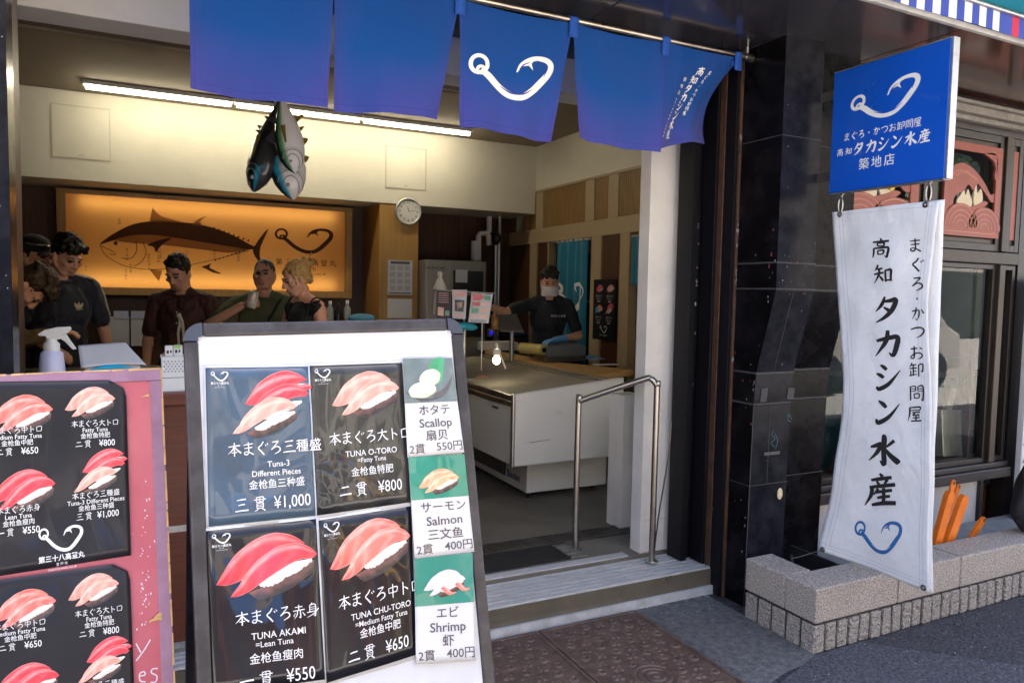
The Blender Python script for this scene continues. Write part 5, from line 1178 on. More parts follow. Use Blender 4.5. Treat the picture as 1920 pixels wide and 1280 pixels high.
for u, v, k in ((.045, .05, 'red'), (.225, .05, 'fat'), (.045, .24, 'chu'), (.215, .235, 'trio')): nigiri(ik, q, u, v, .125, k)
q3 = lambda a, b: q(a, b, .004)
for u, v in ((.10, .155), (.28, .155), (.10, .355), (.275, .355)):
    text(m, '本まぐろ', q3, u, v, .026); text(m, 'Fatty Tuna', q3, u, v+.024, .018); text(m, '¥800', q3, u, v+.05, .026)
ik.build('food_photo', t); hook(m, shift(q3, .13, .43, .12), 0); text(m, '第三十八高登丸', q3, .19, .52, .018); m.build('print', PAL, t)
m = MB(); m.poly([(.055, .265), (.105, .262), (.10, .31), (.075, .305), (.05, .325)], lambda a, b: q(a, b, .006)); m.build('blue_sticker', mat('sticky_blue', (.04, .36, .52), .7), t)

# ------------------------------------------------------------------ counter, freezer, rail, mat
cz = .97
A_ = PZ(1110, 704, cz); B_ = PZ(1190, 693, cz); C_ = PZ(943, 665, cz); dL = (C_-A_).normalized()
far = A_+dL*2.35; E_ = A_+(B_-A_).normalized()*.62
t = thing('wooden_counter', 'light wooden service counter behind the white freezer', 'counter', (3.1, 5.5, FZ))
top = [(A_.x, A_.y), (E_.x, E_.y), (E_.x-.10, E_.y+.30), (far.x+.12, far.y-1.35), (far.x+.12, far.y), (far.x, far.y)]
m = MB(); m.hexa([(x, y, cz-.045) for x, y in top], [(x, y, cz) for x, y in top]); m.build('counter_top', m_cwood, t, bevel=.006)
i_ = [(A_.x+.06, A_.y+.07), (E_.x-.05, E_.y+.03), (E_.x-.14, E_.y+.28), (far.x+.10, far.y-1.36), (far.x+.10, far.y-.02), (far.x+.04, far.y-.02)]
m = MB(); m.hexa([(x, y, FZ+.001) for x, y in i_], [(x, y, cz-.0455) for x, y in i_]); m.build('base', m_dwood, t)
fz = thing('display_freezer', 'white display freezer with sloping end panel beside the steel rail', 'freezer', (2.55, 4.8, FZ))
m_fw = mat('freezer_white', (.60, .58, .54), .35, var=.04, vscale=3, coat=.2); m_fe = mat('freezer_side', (.66, .64, .60), .3, var=.03, vscale=3, coat=.2)
X0, X1, YF, YE = 2.095, 2.945, 4.15, 6.3
m = MB(); m.hexa([(X0, YF, .447), (X0, YF+.028, .447), (X1, YF+.028, .455), (X1, YF, .455)], [(X0, YF, .915), (X0, YF+.028, .915), (X1, YF+.028, 1.0), (X1, YF, 1.0)]); m.build('end_panel', m_fe, fz, bevel=.012, recalc=True)
m = MB(); m.box((X0-.004, YF-.003, .445), (X0+.016, YF+.032, .918)); m.build('corner_trim', m_steel, fz, bevel=.006)
m = MB(); m.box((X0+.012, YF+.029, .45), (X0+.06, YE, .83)); m.box((X1-.05, YF+.029, .45), (X1, YE, .96)); m.box((X0+.061, YF+.029, .45), (X1-.051, YE, .47)); m.box((X0+.061, YE-.03, .4701), (X1-.051, YE, .9)); m.build('tank', m_fw, fz, bevel=.006)
m = MB(); m.box((X0+.0, YF+.029, .831), (X0+.065, YE, .865)); m.hexa([(X0+.005, YF+.029, .866), (X0+.05, YF+.029, .866), (X0+.05, YE, .866), (X0+.005, YE, .866)], [(X0+.005, YF+.029, .905), (X0+.03, YF+.029, .905), (X0+.03, YE, .905), (X0+.005, YE, .905)]); m.build('rim_trim', m_steel, fz, bevel=.003)
m = MB(); m.box((X0+.061, YF+.03, .78), (X1-.051, YE-.031, .86)); m.build('cold_tray', mat('frosted_tray', (.34, .29, .22), .5, col2=(.50, .45, .37), vscale=7, detail=6), fz)
m = MB(); m.hexa([(X0+.031, YF+.0295, .895), (X1-.06, YF+.0295, .975), (X1-.06, YE, .975), (X0+.031, YE, .895)], [(X0+.031, YF+.0295, .901), (X1-.06, YF+.0295, .981), (X1-.06, YE, .981), (X0+.031, YE, .901)]); m.build('glass_lid', mat('beige_lid', (.42, .38, .31), .22, spec=.6, var=.12, vscale=3), fz)  # lid is one opaque beige sheet, nothing shows through it
m = MB()
for k in range(4): m.box((X1-.30+k*.05, YF+.03, .9815-.015*(3-k)), (X1-.285+k*.05, YE, .9865-.015*(3-k)))
m.build('lid_rail', m_steel, fz)
m = MB(); m.box((X0+.225, YF+.22, FZ+.05), (X1+.02, YE-.1, .449)); m.build('base_cabinet', m_fw, fz, bevel=.006)
m = MB(); m.box((X0+.2195, YF+.55, FZ+.10), (X0+.2248, YF+1.25, .43), 0)
for k in range(34): m.box((X0+.213, YF+.56+k*.02, FZ+.11), (X0+.2194, YF+.572+k*.02, .42), 1)
m.build('vent_grille', [m_black, m_dsteel], fz)
m = MB(); q = plane((X0+.2235, YF+.42, .30), (0, -1, 0), (0, 0, -1)); text(m, 'Sanden', q, 0, .02, .07, 0, 'C', .03, .2); m.build('badge', mat('badge_blue', (.03, .05, .22), .4), fz)
m = MB(); m.box((X0+.0085, YF+.24, .785), (X0+.0118, YF+.33, .80)); m.tube([(2.22, YF-.004, .60), (2.30, YF-.0035, .605), (2.37, YF-.003, .61)], .0015, 5); m.build('scuff', m_dsteel, fz)
for x, y in ((X0+.28, YF+.28), (X1-.05, YF+.28), (X0+.28, YE-.2), (X1-.05, YE-.2)):
    m = MB(); m.tube([(x, y, FZ+.001), (x, y, FZ+.05)], .016, 10); m.build('foot', m_black, fz)
m = MB(); z_ = .931; m.tube([PD(893, 709, 4.75), PD(905, 705, 4.75), PD(917, 709, 4.75)], .006, 6, n=4); o = m.build('sauce_spoon', mat('copper_red', (.32, .08, .03), .35)); tag(o, 'thin reddish handle lying on the freezer lid', 'utensil')
t = thing('handrail', 'bent brushed steel handrail at the entrance step', 'handrail', (2.25, 3.28, FZ))
a, b = PZ(1078, 1030, FZ), Vector((2.40, 3.09, FZ+.001)); ha, hb = PY(1086, 752, a.y).z, PY(1196, 707, 3.10).z
d = (b-a).normalized()
m = MB(); m.tube([a+Vector((0, 0, .001)), Vector((a.x, a.y, ha-.03)), Vector((a.x, a.y, ha))+d*.012, Vector((a.x, a.y, ha+.022))+d*.05, Vector((b.x, b.y, hb-.02))-d*.075, Vector((b.x, b.y, hb-.012))-d*.035, Vector((b.x, b.y, hb-.05)), Vector((b.x, b.y, hb-.10)), b], .0165, 12, n=6); m.build('rail', mat('rail_steel', (.40, .36, .32), .3, metal=1, var=.06, vscale=25), t)
m = MB(); m.lathe([(.017, 0), (.034, 0), (.034, .005), (.017, .008)], a+Vector((0, 0, .001)), 16); m.lathe([(.017, 0), (.034, 0), (.034, .005), (.017, .008)], b, 16); m.build('base_flange', m_steel, t)
t = thing('entrance_mat', 'dark ribbed rubber mat inside the entrance step', 'mat', (1.6, 3.4, FZ))
m = MB(); m.box((.5, 3.29, FZ+.0005), (2.02, 3.50, FZ+.012)); m.build('rubber_sheet', m_rub, t, bevel=.004)
m = MB()
for k in range(4): m.box((2.03+.0*k, 3.29+.053*k, FZ+.0005), (2.13-.0*k, 3.325+.053*k, FZ+.010))
m.build('edge_ramp', m_mat2, t, bevel=.003)

# ------------------------------------------------------------------ things on the wooden counter
def onc(px, py, z=cz): return PZ(px, py, z)
def prism4(base, h0, h1=None, m=None, mi=0, inset=0, z=cz):
    m = m or MB(); h1 = h0 if h1 is None else h1; c = sum((Vector((b.x, b.y, 0)) for b in base), Vector())/4
    hs = [h0, h0, h1, h1]
    m.hexa([(b.x, b.y, z+.001) for b in base], [(b.x+(c.x-b.x)*inset, b.y+(c.y-b.y)*inset, z+hs[i]) for i, b in enumerate(base)], mi); return m
t = thing('wrapping_machine', 'grey wrapping machine with a yellow film roll on the wooden counter', 'machine', onc(1030, 668))
n0, n1, n2 = onc(1021, 680), onc(1098, 677), onc(967, 655); n3 = n2+(n1-n0)
prism4([n0, n1, n3, n2], .045).build('base', m_dsteel, t, bevel=.006, recalc=True)
g0, g1 = n0.lerp(n1, .05), n1; g2, g3 = n0.lerp(n2, .62)+(n1-n0)*.45, n1.lerp(n3, .62)
prism4([g0, g1, g3, g2], .09, .14, z=cz+.045).build('housing', mat('machine_blue_grey', (.13, .15, .165), .45, var=.08, vscale=6), t, bevel=.01, recalc=True)
r1 = PZ(978, 652, cz+.10); r0 = PZ(1019, 656, cz+.10)
m = MB(); m.tube([r0, r1], .05, 20); m.build('film_roll', mat('yellow_film', (.62, .53, .20), .35, coat=.4), t)
m = MB(); m.tube([r0+(r0-r1).normalized()*.02, r1], .02, 10); m.build('roll_core', m_black, t)
m = MB(); cl = onc(1110, 676); 
m.grid(lambda u, v: cl+Vector((.20*u-.06, .16*v-.02, .012+.05*abs(noise.noise(Vector((u*3, v*3, 2))))*math.sin(math.pi*u)*math.sin(math.pi*v)*2)), 14, 12); o = m.build('blue_wipe', mat('blue_cloth', (.18, .32, .55), .9), solid=.002); tag(o, 'pale blue wiping cloth lying right of the wrapping machine', 'cloth')
m = MB(); a = onc(1120, 686); m.box((a.x, a.y, cz+.001), (a.x+.22, a.y+.07, cz+.012), 0); o = m.build('paper_pad', m_card, bevel=.002); tag(o, 'thin white paper pad at the counter end near the white post', 'pad')
# white trays, boxes
def blk(name, lab, cat, px0, px1, y0, h, dep, mm, z=cz, grp=None, bev=.006):
    a, b = onc(px0, y0, z), onc(px1, y0, z); dv = Vector((-(b-a).y, (b-a).x, 0)).normalized()*dep
    o = prism4([a, b, b+dv, a+dv], h, z=z).build(name, mm, None, bevel=bev, recalc=True); return tag(o, lab, cat, grp), a, b, dv
m_pw = mat('white_plastic', (.76, .74, .70), .4, var=.05, vscale=6)
o, a1, b1, dv1 = blk('white_tray', 'long white plastic tray in front of the worker', 'tray', 900, 972, 657, .085, .30, m_pw)
blk('white_tray', 'white tray stack at the counter edge behind the menu stand', 'tray', 866, 898, 651, .12, .25, m_pw)
blk('blue_pouch', 'dark blue pouch against the white tray', 'pouch', 884, 897, 655, .06, .02, mat('pouch_blue', (.02, .10, .28), .5))
blk('blue_pouch', 'bright blue pouch against the long white tray', 'pouch', 912, 923, 656, .055, .02, mat('pouch_bright', (.03, .26, .45), .5))
m = MB(); c = onc(966, 632, cz+.105)
m.lathe([(.0, 0), (.11, 0), (.15, .028), (.155, .03), (.145, .024), (.105, .006), (0, .006)], c, 24, 0, Matrix.Diagonal(Vector((1.0, .7, 1)))); tag(m.build('blue_tray', mat('tray_blue', (.012, .09, .42), .35)), 'oval bright blue tray under the worker gloved hand', 'tray')
t = thing('cash_register', 'grey cash register screen tilted toward the worker', 'cash register', onc(950, 625))
a, b = onc(915, 628), onc(985, 628); d_ = Vector((.12, .16, 0))
m = MB(); m.hexa([a, b, b+d_, a+d_], [a+Vector((.01, 0, .10)), b+Vector((-.03, 0, .06)), b+d_+Vector((-.03, 0, .06)), a+d_+Vector((.01, 0, .10))]); m.build('base', m_pw, t, bevel=.006, recalc=True)
p0, p1, p2, p3 = PD(918, 590, 6.0), PD(968, 588, 5.95), PD(982, 622, 5.85), PD(938, 620, 5.9)
m = MB(); nn = (p1-p0).cross(p3-p0).normalized()*.02; m.hexa([p0, p1, p2, p3], [p0+nn, p1+nn, p2+nn, p3+nn]); m.build('screen', m_dsteel, t, bevel=.004, recalc=True)
m = MB(); c = (p2+p3)/2; m.tube([c, Vector((c.x, c.y, cz+.05))], .02, 10); m.build('stand', m_dsteel, t)
t = thing('card_terminal', 'small card terminal with a lit blue display', 'terminal', onc(930, 628))
a = PZ(922, 624, cz+.13); m = MB(); m.box((a.x-.03, a.y, cz+.086), (a.x+.06, a.y+.06, a.z+.05)); m.build('body', m_pw, t, bevel=.004)
m = MB(); m.box((a.x-.028, a.y-.004, a.z-.02), (a.x+.055, a.y-.0005, a.z+.022)); m.build('display', mat('lit_blue', (.01, .01, .3), .3, emit=((.02, .02, .9), .12)), t)
m = MB(); c = PD(928, 603, 5.8); m.lathe([(0, -.06), (.03, -.06), (.032, -.02), (.032, .02), (.012, .05), (.012, .07), (0, .07)], c, 14); tag(m.build('sauce_bottle', mat('amber_sauce', (.22, .10, .03), .15)), 'amber sauce bottle above the lit blue display', 'bottle')
# wire rack with hanging menu cards
t = thing('menu_rack', 'thin wire rack holding hanging menu cards at the counter edge', 'rack', onc(875, 640))
m = MB()
for x in (871, 905): p = PD(x, 548, 5.55); m.tube([p, Vector((p.x, p.y, cz+.001))], .005, 6)
a, b = PD(815, 543, 5.55), PD(930, 550, 5.55); m.tube([a, b], .005, 6); m.build('wire_frame', m_steel, t)
rr = random.Random(21)
def menucard(px, d, lab, bgm, pr):
    P = [PD(x, y, d) for x, y in px]; t = thing('menu_card', lab, 'menu card', P[0], 'menu cards hanging from the wire rack')
    n = (P[1]-P[0]).cross(P[3]-P[0]).normalized(); n = -n if n.dot(_f) > 0 else n
    m = MB(); m.hexa([p-n*.003 for p in P], P); m.build('sheet', bgm, t, recalc=True)
    q = bil(*P, 1, 1, n, .001); m = MB(); pr(m, q); m.build('print', PAL, t)
def p1_(m, q):
    for r_ in range(3):
        for c_ in range(2):
            u, v = .08+.44*c_, .30+.21*r_
            if r_ == 1 and c_ == 0: m.poly([(u, v), (u+.36, v), (u+.34, v+.17), (u+.02, v+.17)], q, LEAF); continue
            m.poly([(u, v), (u+.38, v), (u+.38, v+.12), (u, v+.12)], q, rr.choice([RED, FAT, SAL])); q2_ = lambda a, b: q(a, b)+(q(a, b)-q(a, b)); 
    m.poly([(.06, .04), (.5, .02), (.62, .14), (.4, .24), (.08, .24)], q, RED); m.poly([(.60, .05), (.9, .05), (.92, .22), (.65, .2)], q, LEAF)
    for k in range(5): m.poly([(.08, .90+k*.02), (.9, .90+k*.02), (.9, .908+k*.02), (.08, .908+k*.02)], q, DK)
menucard([(884, 549), (924, 552), (916, 606), (878, 604)], 5.53, 'white menu card with red and green food pictures, nearest the worker', m_card, p1_)
def p2_(m, q):
    m.poly([(.12, .06), (.9, .06), (.88, .24), (.12, .24)], q, PNK); m.poly([(.18, .34), (.85, .36), (.82, .76), (.18, .74)], q, DK); m.poly([(.3, .45), (.7, .42), (.66, .62), (.36, .66)], q, SAL); m.poly([(.15, .83), (.85, .84), (.85, .92), (.15, .92)], q, PNK)
menucard([(848, 543), (876, 543), (873, 598), (848, 597)], 5.54, 'narrow white menu card in the middle of the wire rack', m_card, p2_)
def p3_(m, q):
    m.poly([(.1, .60), (.52, .62), (.5, .92), (.1, .9)], q, FAT); m.poly([(.62, .72), (.9, .72), (.9, .9), (.62, .9)], q, LEAF)
    for k in range(5): m.poly([(.12, .1+k*.08), (.85, .1+k*.08), (.85, .12+k*.08), (.12, .12+k*.08)], q, PNK)
menucard([(819, 544), (845, 544), (845, 597), (818, 596)], 5.55, 'dark brown menu card hanging leftmost on the wire rack', mat('card_dark', (.05, .03, .03), .5), p3_)
m = MB(); c = PD(825, 520, 5.6)
m.lathe([(0, .045), (.018, .04), (.02, .02), (.014, .0), (.03, -.03), (.055, -.09), (.045, -.10), (.0, -.05)], c, 12); m.tube([c+Vector((0, 0, -.05)), c+Vector((-.03, 0, -.16)), c+Vector((-.04, 0, -.28))], [.03, .016, .012], 8, n=4); tag(m.build('tied_bag', mat('white_bag', (.58, .57, .50), .5)), 'knotted white plastic bag hung above the dark menu card', 'bag')
m = MB(); c = PD(872, 611, 5.5); m.ell(c, (.09, .05, .03)); m.ell(c+Vector((.05, .02, -.01)), (.06, .04, .025)); tag(m.build('blue_cloth', mat('folded_blue', (.02, .30, .45), .8)), 'folded bright blue cloth below the narrow menu card', 'cloth')
m = MB(); c = PY(678, 596, 5.6); m.ell(c, (.11, .07, .035)); tag(m.build('blue_cloth', mat('pale_blue_cap', (.10, .33, .48), .8)), 'light blue cloth bundle peeking above the menu stand frame', 'cloth')
t = thing('prep_table', 'steel prep table behind the menu stand holding blue cloths', 'table', (2.0, 5.6, FZ))
m = MB(); m.box((1.2, 5.4, c.z-.06), (2.35, 5.95, c.z-.036)); m.build('table_top', m_steel, t, bevel=.003)
for x in (1.25, 2.3):
    for y in (5.45, 5.9): m = MB(); m.tube([(x, y, FZ+.001), (x, y, c.z-.061)], .018, 8); m.build('leg', m_steel, t)
# ------------------------------------------------------------------ front takeaway counter and its things
t = thing('takeaway_counter', 'dark red wooden counter behind the menu boards', 'counter', (.3, 3.3, FZ))
KZ = 1.155
m = MB(); m.box((-.30, 3.04, KZ-.05), (1.05, 3.42, KZ)); m.build('counter_top', m_rwood, t, bevel=.004)
m = MB(); m.box((-.30, 3.06, FZ+.03), (1.03, 3.40, KZ-.0505)); m.build('front_panel', m_rwood, t)
m = MB(); m.box((-.30, 3.055, .615), (1.03, 3.0595, .64)); m.box((-.30, 3.058, FZ+.002), (1.03, 3.40, FZ+.029)); m.build('metal_strip', m_alu, t)
t = thing('spray_bottle', 'white trigger spray bottle behind the red board', 'spray bottle', (-.28, 2.99, KZ))
t.location = (-.262, 3.10, KZ); bx, by = PY(97, 660, 3.10).x, 3.10
zt = lambda py: PY(97, py, 3.10).z
m = MB(); m.lathe([(0, .001), (.044, .001), (.047, .012), (.045, .06), (.036, zt(662)-KZ), (.024, zt(656)-KZ)], (bx, by, KZ), 22); m.build('body', mat('lavender_plastic', (.62, .62, .80), .35, var=.03), t)
m = MB(); m.lathe([(.026, zt(657)-KZ), (.026, zt(644)-KZ), (.018, zt(640)-KZ), (.017, zt(634)-KZ)], (bx, by, KZ), 18); m.build('collar', m_pw, t)
z0 = zt(634); k_ = .0021
m = MB(); pr_ = [(-19, -8), (-10, -14), (8, -19), (28, -20), (30, -15), (24, -9), (16, -6), (12, 2), (-6, 2), (-8, -4), (-19, -5)]
P_ = [(bx+a*k_, z0-b*k_) for a, b in pr_]; n_ = len(P_)
m.hexa([(x, by-.012, z) for x, z in P_], [(x, by+.012, z) for x, z in P_]); m.build('sprayer_head', m_pw, t, bevel=.003, recalc=True)
m = MB(); P_ = [(bx+a*k_, z0-b*k_) for a, b in ((12, -8), (21, -9), (28, 4), (37, 19), (31, 20), (20, 6), (12, 0))]
m.hexa([(x, by-.007, z) for x, z in P_], [(x, by+.007, z) for x, z in P_]); m.build('trigger', m_pw, t, bevel=.002, recalc=True)
t = thing('paper_packet', 'white folded packet with light blue lower edge on the takeaway counter', 'packet', (-.05, 3.12, KZ))
c4 = [PY(146, 648, 3.16), PY(235, 642, 3.16), PY(274, 684, 3.08), PY(152, 690, 3.08)]
f_ = bil(*c4)
m = MB(); m.grid(lambda u, v: f_(u, v)+Vector((0, .02*math.sin(3*u), .006*math.sin(math.pi*u)*v)), 14, 10); m.build('white_sheet', m_card, t, solid=.003)
m = MB(); m.grid(lambda u, v: f_(.14+.84*u, 1-.18*math.sin(math.pi*min(u*1.2+.05, 1))*(1-v)+.06)+Vector((0, .02*math.sin(3*u)-.006, -.003)), 14, 4); m.build('blue_edge', mat('cyan_band', (.02, .40, .68), .5), t, solid=.002)
m = MB(); m.box((c4[3].x+.01, 3.10, KZ+.001), (c4[2].x-.02, 3.22, c4[2].z-.005)); m.build('packet_body', m_card, t, bevel=.004)
t = thing('white_basket', 'white perforated plastic basket on the counter beside the menu stand', 'basket', (.13, 3.12, KZ))
a, b = PY(303, 672, 3.08), PY(365, 672, 3.08)
m = MB(); h_ = a.z-KZ
for (p, q_) in (((a.x, 3.08), (b.x, 3.083)), ((a.x, 3.20), (b.x, 3.203)), ((a.x, 3.0831), (a.x+.003, 3.1999)), ((b.x-.003, 3.0831), (b.x, 3.1999))): m.box((p[0], p[1], KZ+.001), (q_[0], q_[1], a.z))
m.box((a.x+.003, 3.0831, KZ+.001), (b.x-.003, 3.1999, KZ+.004)); m.box((a.x-.003, 3.075, a.z+.0005), (b.x+.003, 3.207, a.z+.006)); m.build('body', mat('basket_white', (.62, .64, .68), .45, trans=0), t)
m = MB()
for i in range(9):
    for j in range(11): x, z = a.x+.008+i*.0115+(j % 2)*.0055, KZ+.03+j*.0105; 
    for j in range(5): x, z = a.x+.010+i*.0125+(j % 2)*.006, a.z-.012-j*.0095; m.poly([(x+.0035*math.cos(g), z+.0035*math.sin(g)) for g in np.linspace(0, 5.2, 6)], lambda u, v: Vector((u, 3.0795, v)))
m.box((a.x+.002, 3.0785, KZ+.052), (b.x-.002, 3.0798, KZ+.055), 0); m.build('hole', mat('hole_grey', (.20, .22, .26), .8), t)
for i, (x0, x1, yy0, yy1, hh, mm, lab) in enumerate(((309, 324, 3.10, 3.13, 648, m_card, 'white printed packet standing in the white basket'), (325, 342, 3.10, 3.13, 647, m_card, 'white packet with green tip standing in the basket'), (306, 340, 3.14, 3.19, 662, mat('kraft', (.42, .27, .14), .8), 'brown paper packet lying behind the white packets in the basket'))):
    A2, B2 = PY(x0, hh, yy0), PY(x1, hh, yy0); t2 = thing('packet', lab, 'packet', (A2.x, yy0, KZ+.01), 'packets in the white basket')
    m = MB(); m.box((A2.x, yy0, KZ+.01), (B2.x, yy1, A2.z)); m.build('wrapper', mm, t2, bevel=.003)
    m = MB()
    if i == 1: m.box((A2.x+.004, yy0-.001, A2.z-.012), (B2.x-.006, yy0-.0002, A2.z-.001), 0)
    m.box((A2.x+.006, yy0-.0008, A2.z-.03), (A2.x+.014, yy0-.0002, A2.z-.018), 1); m.box((A2.x+.018, yy0-.0008, A2.z-.028), (A2.x+.024, yy0-.0002, A2.z-.018), 1)
    m.build('print', [mat('green_tip', (.22, .50, .06), .6), m_ink_k], t2)
t = thing('standing_bar', 'dark narrow eating bar where the customers stand', 'counter', (0, 4.5, FZ))
m = MB(); m.box((-1.4, 4.55, 1.05), (1.15, 4.85, 1.09)); m.build('bar_top', m_dsteel, t, bevel=.004)
m = MB(); m.box((-1.3, 4.6, FZ+.001), (1.1, 4.8, 1.0495)); m.build('bar_front', m_dwood, t)
# ------------------------------------------------------------------ people
from mathutils.bvhtree import BVHTree
def frame_from(d, hint=(0, 0, 1)):
    d = d.normalized(); h = Vector(hint)
    if abs(d.dot(h)) > .95: h = Vector((0, 1, 0))
    s_ = d.cross(h).normalized(); n = s_.cross(d); return d, s_, n
def remesh(mb, vox, smooth=2):
    me = bpy.data.meshes.new('tmp'); me.from_pydata(mb.v, [], mb.f); o = bpy.data.objects.new('tmp', me); COL.objects.link(o)
    md = o.modifiers.new('r', 'REMESH'); md.mode = 'VOXEL'; md.voxel_size = vox; md.use_smooth_shade = True
    if smooth: m2 = o.modifiers.new('s', 'SMOOTH'); m2.iterations = smooth; m2.factor = .5
    dg = bpy.context.evaluated_depsgraph_get(); dg.update()
    out = bpy.data.meshes.new_from_object(o.evaluated_get(dg)); bpy.data.objects.remove(o); bpy.data.meshes.remove(me)
    return out
def skin(h): return mat('skin', h, .5, var=.07, vscale=25, spec=.35)
m_eye = mat('eye_dark', (.02, .014, .012), .3); 
class Fig:
    def __init__(s): s.p = []
    def cap(s, a, b, ra, rb, mi, bias=0, T=None):
        a, b = Vector(a), Vector(b)
        if T is not None: a, b = T @ a, T @ b
        s.p.append(('c', a, b, ra, rb, mi, bias))
    def ell(s, c, r, mi, bias=0, T=None):
        M4 = Matrix.Translation(Vector(c))
        if T is not None: M4 = T @ M4
        s.p.append(('e', M4, Vector(r), None, None, mi, bias))
    def mesh(s):
        m = MB()
        for q in s.p:
            if q[0] == 'e': m.lathe([(math.sin(math.pi*i/10), -math.cos(math.pi*i/10)) for i in range(11)], (0, 0, 0), 16, 0, None); D = q[1] @ Matrix.Diagonal((*q[2], 1)); n = 11*16; m.v[-n:] = [tuple(D @ Vector(v)) for v in m.v[-n:]]
            else:
                a, b, ra, rb = q[1:5]; d = (b-a); L = d.length; d, s_, n_ = frame_from(d if L > 1e-6 else Vector((0, 0, 1)))
                pr = [(ra*math.cos(t), ra*math.sin(t), a) for t in np.linspace(-math.pi/2, 0, 5)]+[(rb*math.cos(t), rb*math.sin(t), b) for t in np.linspace(0, math.pi/2, 5)]
                vs = [o+d*h+(s_*math.cos(k*math.pi/7)+n_*math.sin(k*math.pi/7))*max(r, 1e-4) for r, h, o in pr for k in range(14)]
                m.add(vs, [(i*14+k, i*14+(k+1) % 14, (i+1)*14+(k+1) % 14, (i+1)*14+k) for i in range(9) for k in range(14)])
        return m
    def dist(s, X):
        best = np.full(len(X), 9.); mi = np.zeros(len(X), int)
        for q in s.p:
            if q[0] == 'e':
                inv = np.array(q[1].inverted()); Y = X @ inv[:3, :3].T+inv[:3, 3]; r = np.array(q[2])
                k = np.linalg.norm(Y/r, axis=1); g = np.linalg.norm(Y/(r*r), axis=1); d = k*(k-1)/np.maximum(g, 1e-6)
            else:
                a, b = np.array(q[1]), np.array(q[2]); ab = b-a; t = np.clip(((X-a) @ ab)/max(ab @ ab, 1e-9), 0, 1)
                d = np.linalg.norm(X-a-t[:, None]*ab, axis=1)-(q[3]+(q[4]-q[3])*t)
            d = d-q[6]; w_ = d < best; best[w_] = d[w_]; mi[w_] = q[5]
        return mi
def hand(F, W, d, nrm, mi, side=1, curl=.5, k=1.0):
    d, s_, n = frame_from(Vector(d), Vector(nrm)); W = Vector(W); s_ = s_*side
    for j in range(4):
        o = (-.028+.0187*j)*k; F.cap(W+d*.01*k+s_*o*.6, W+d*.085*k+s_*o, .014*k, .0125*k, mi)
    for j, L in enumerate((.070, .080, .075, .058)):
        b = W+d*.088*k+s_*(.030-.020*j)*k; c1 = curl*(.6+.1*j); v1 = d*math.cos(c1)-n*math.sin(c1); c2 = curl*1.9; v2 = d*math.cos(c2)-n*math.sin(c2)
        m_ = b+v1*L*.5*k; F.cap(b, m_, .0105*k, .0095*k, mi); F.cap(m_, m_+v2*L*.5*k, .0095*k, .008*k, mi)
    b = W+d*.03*k+s_*.034*k; m_ = b+(d*.6+s_*.75-n*.3).normalized()*.035*k; F.cap(b, m_, .014*k, .011*k, mi); F.cap(m_, m_+(d*.85+s_*.2-n*.5).normalized()*.03*k, .011*k, .009*k, mi)
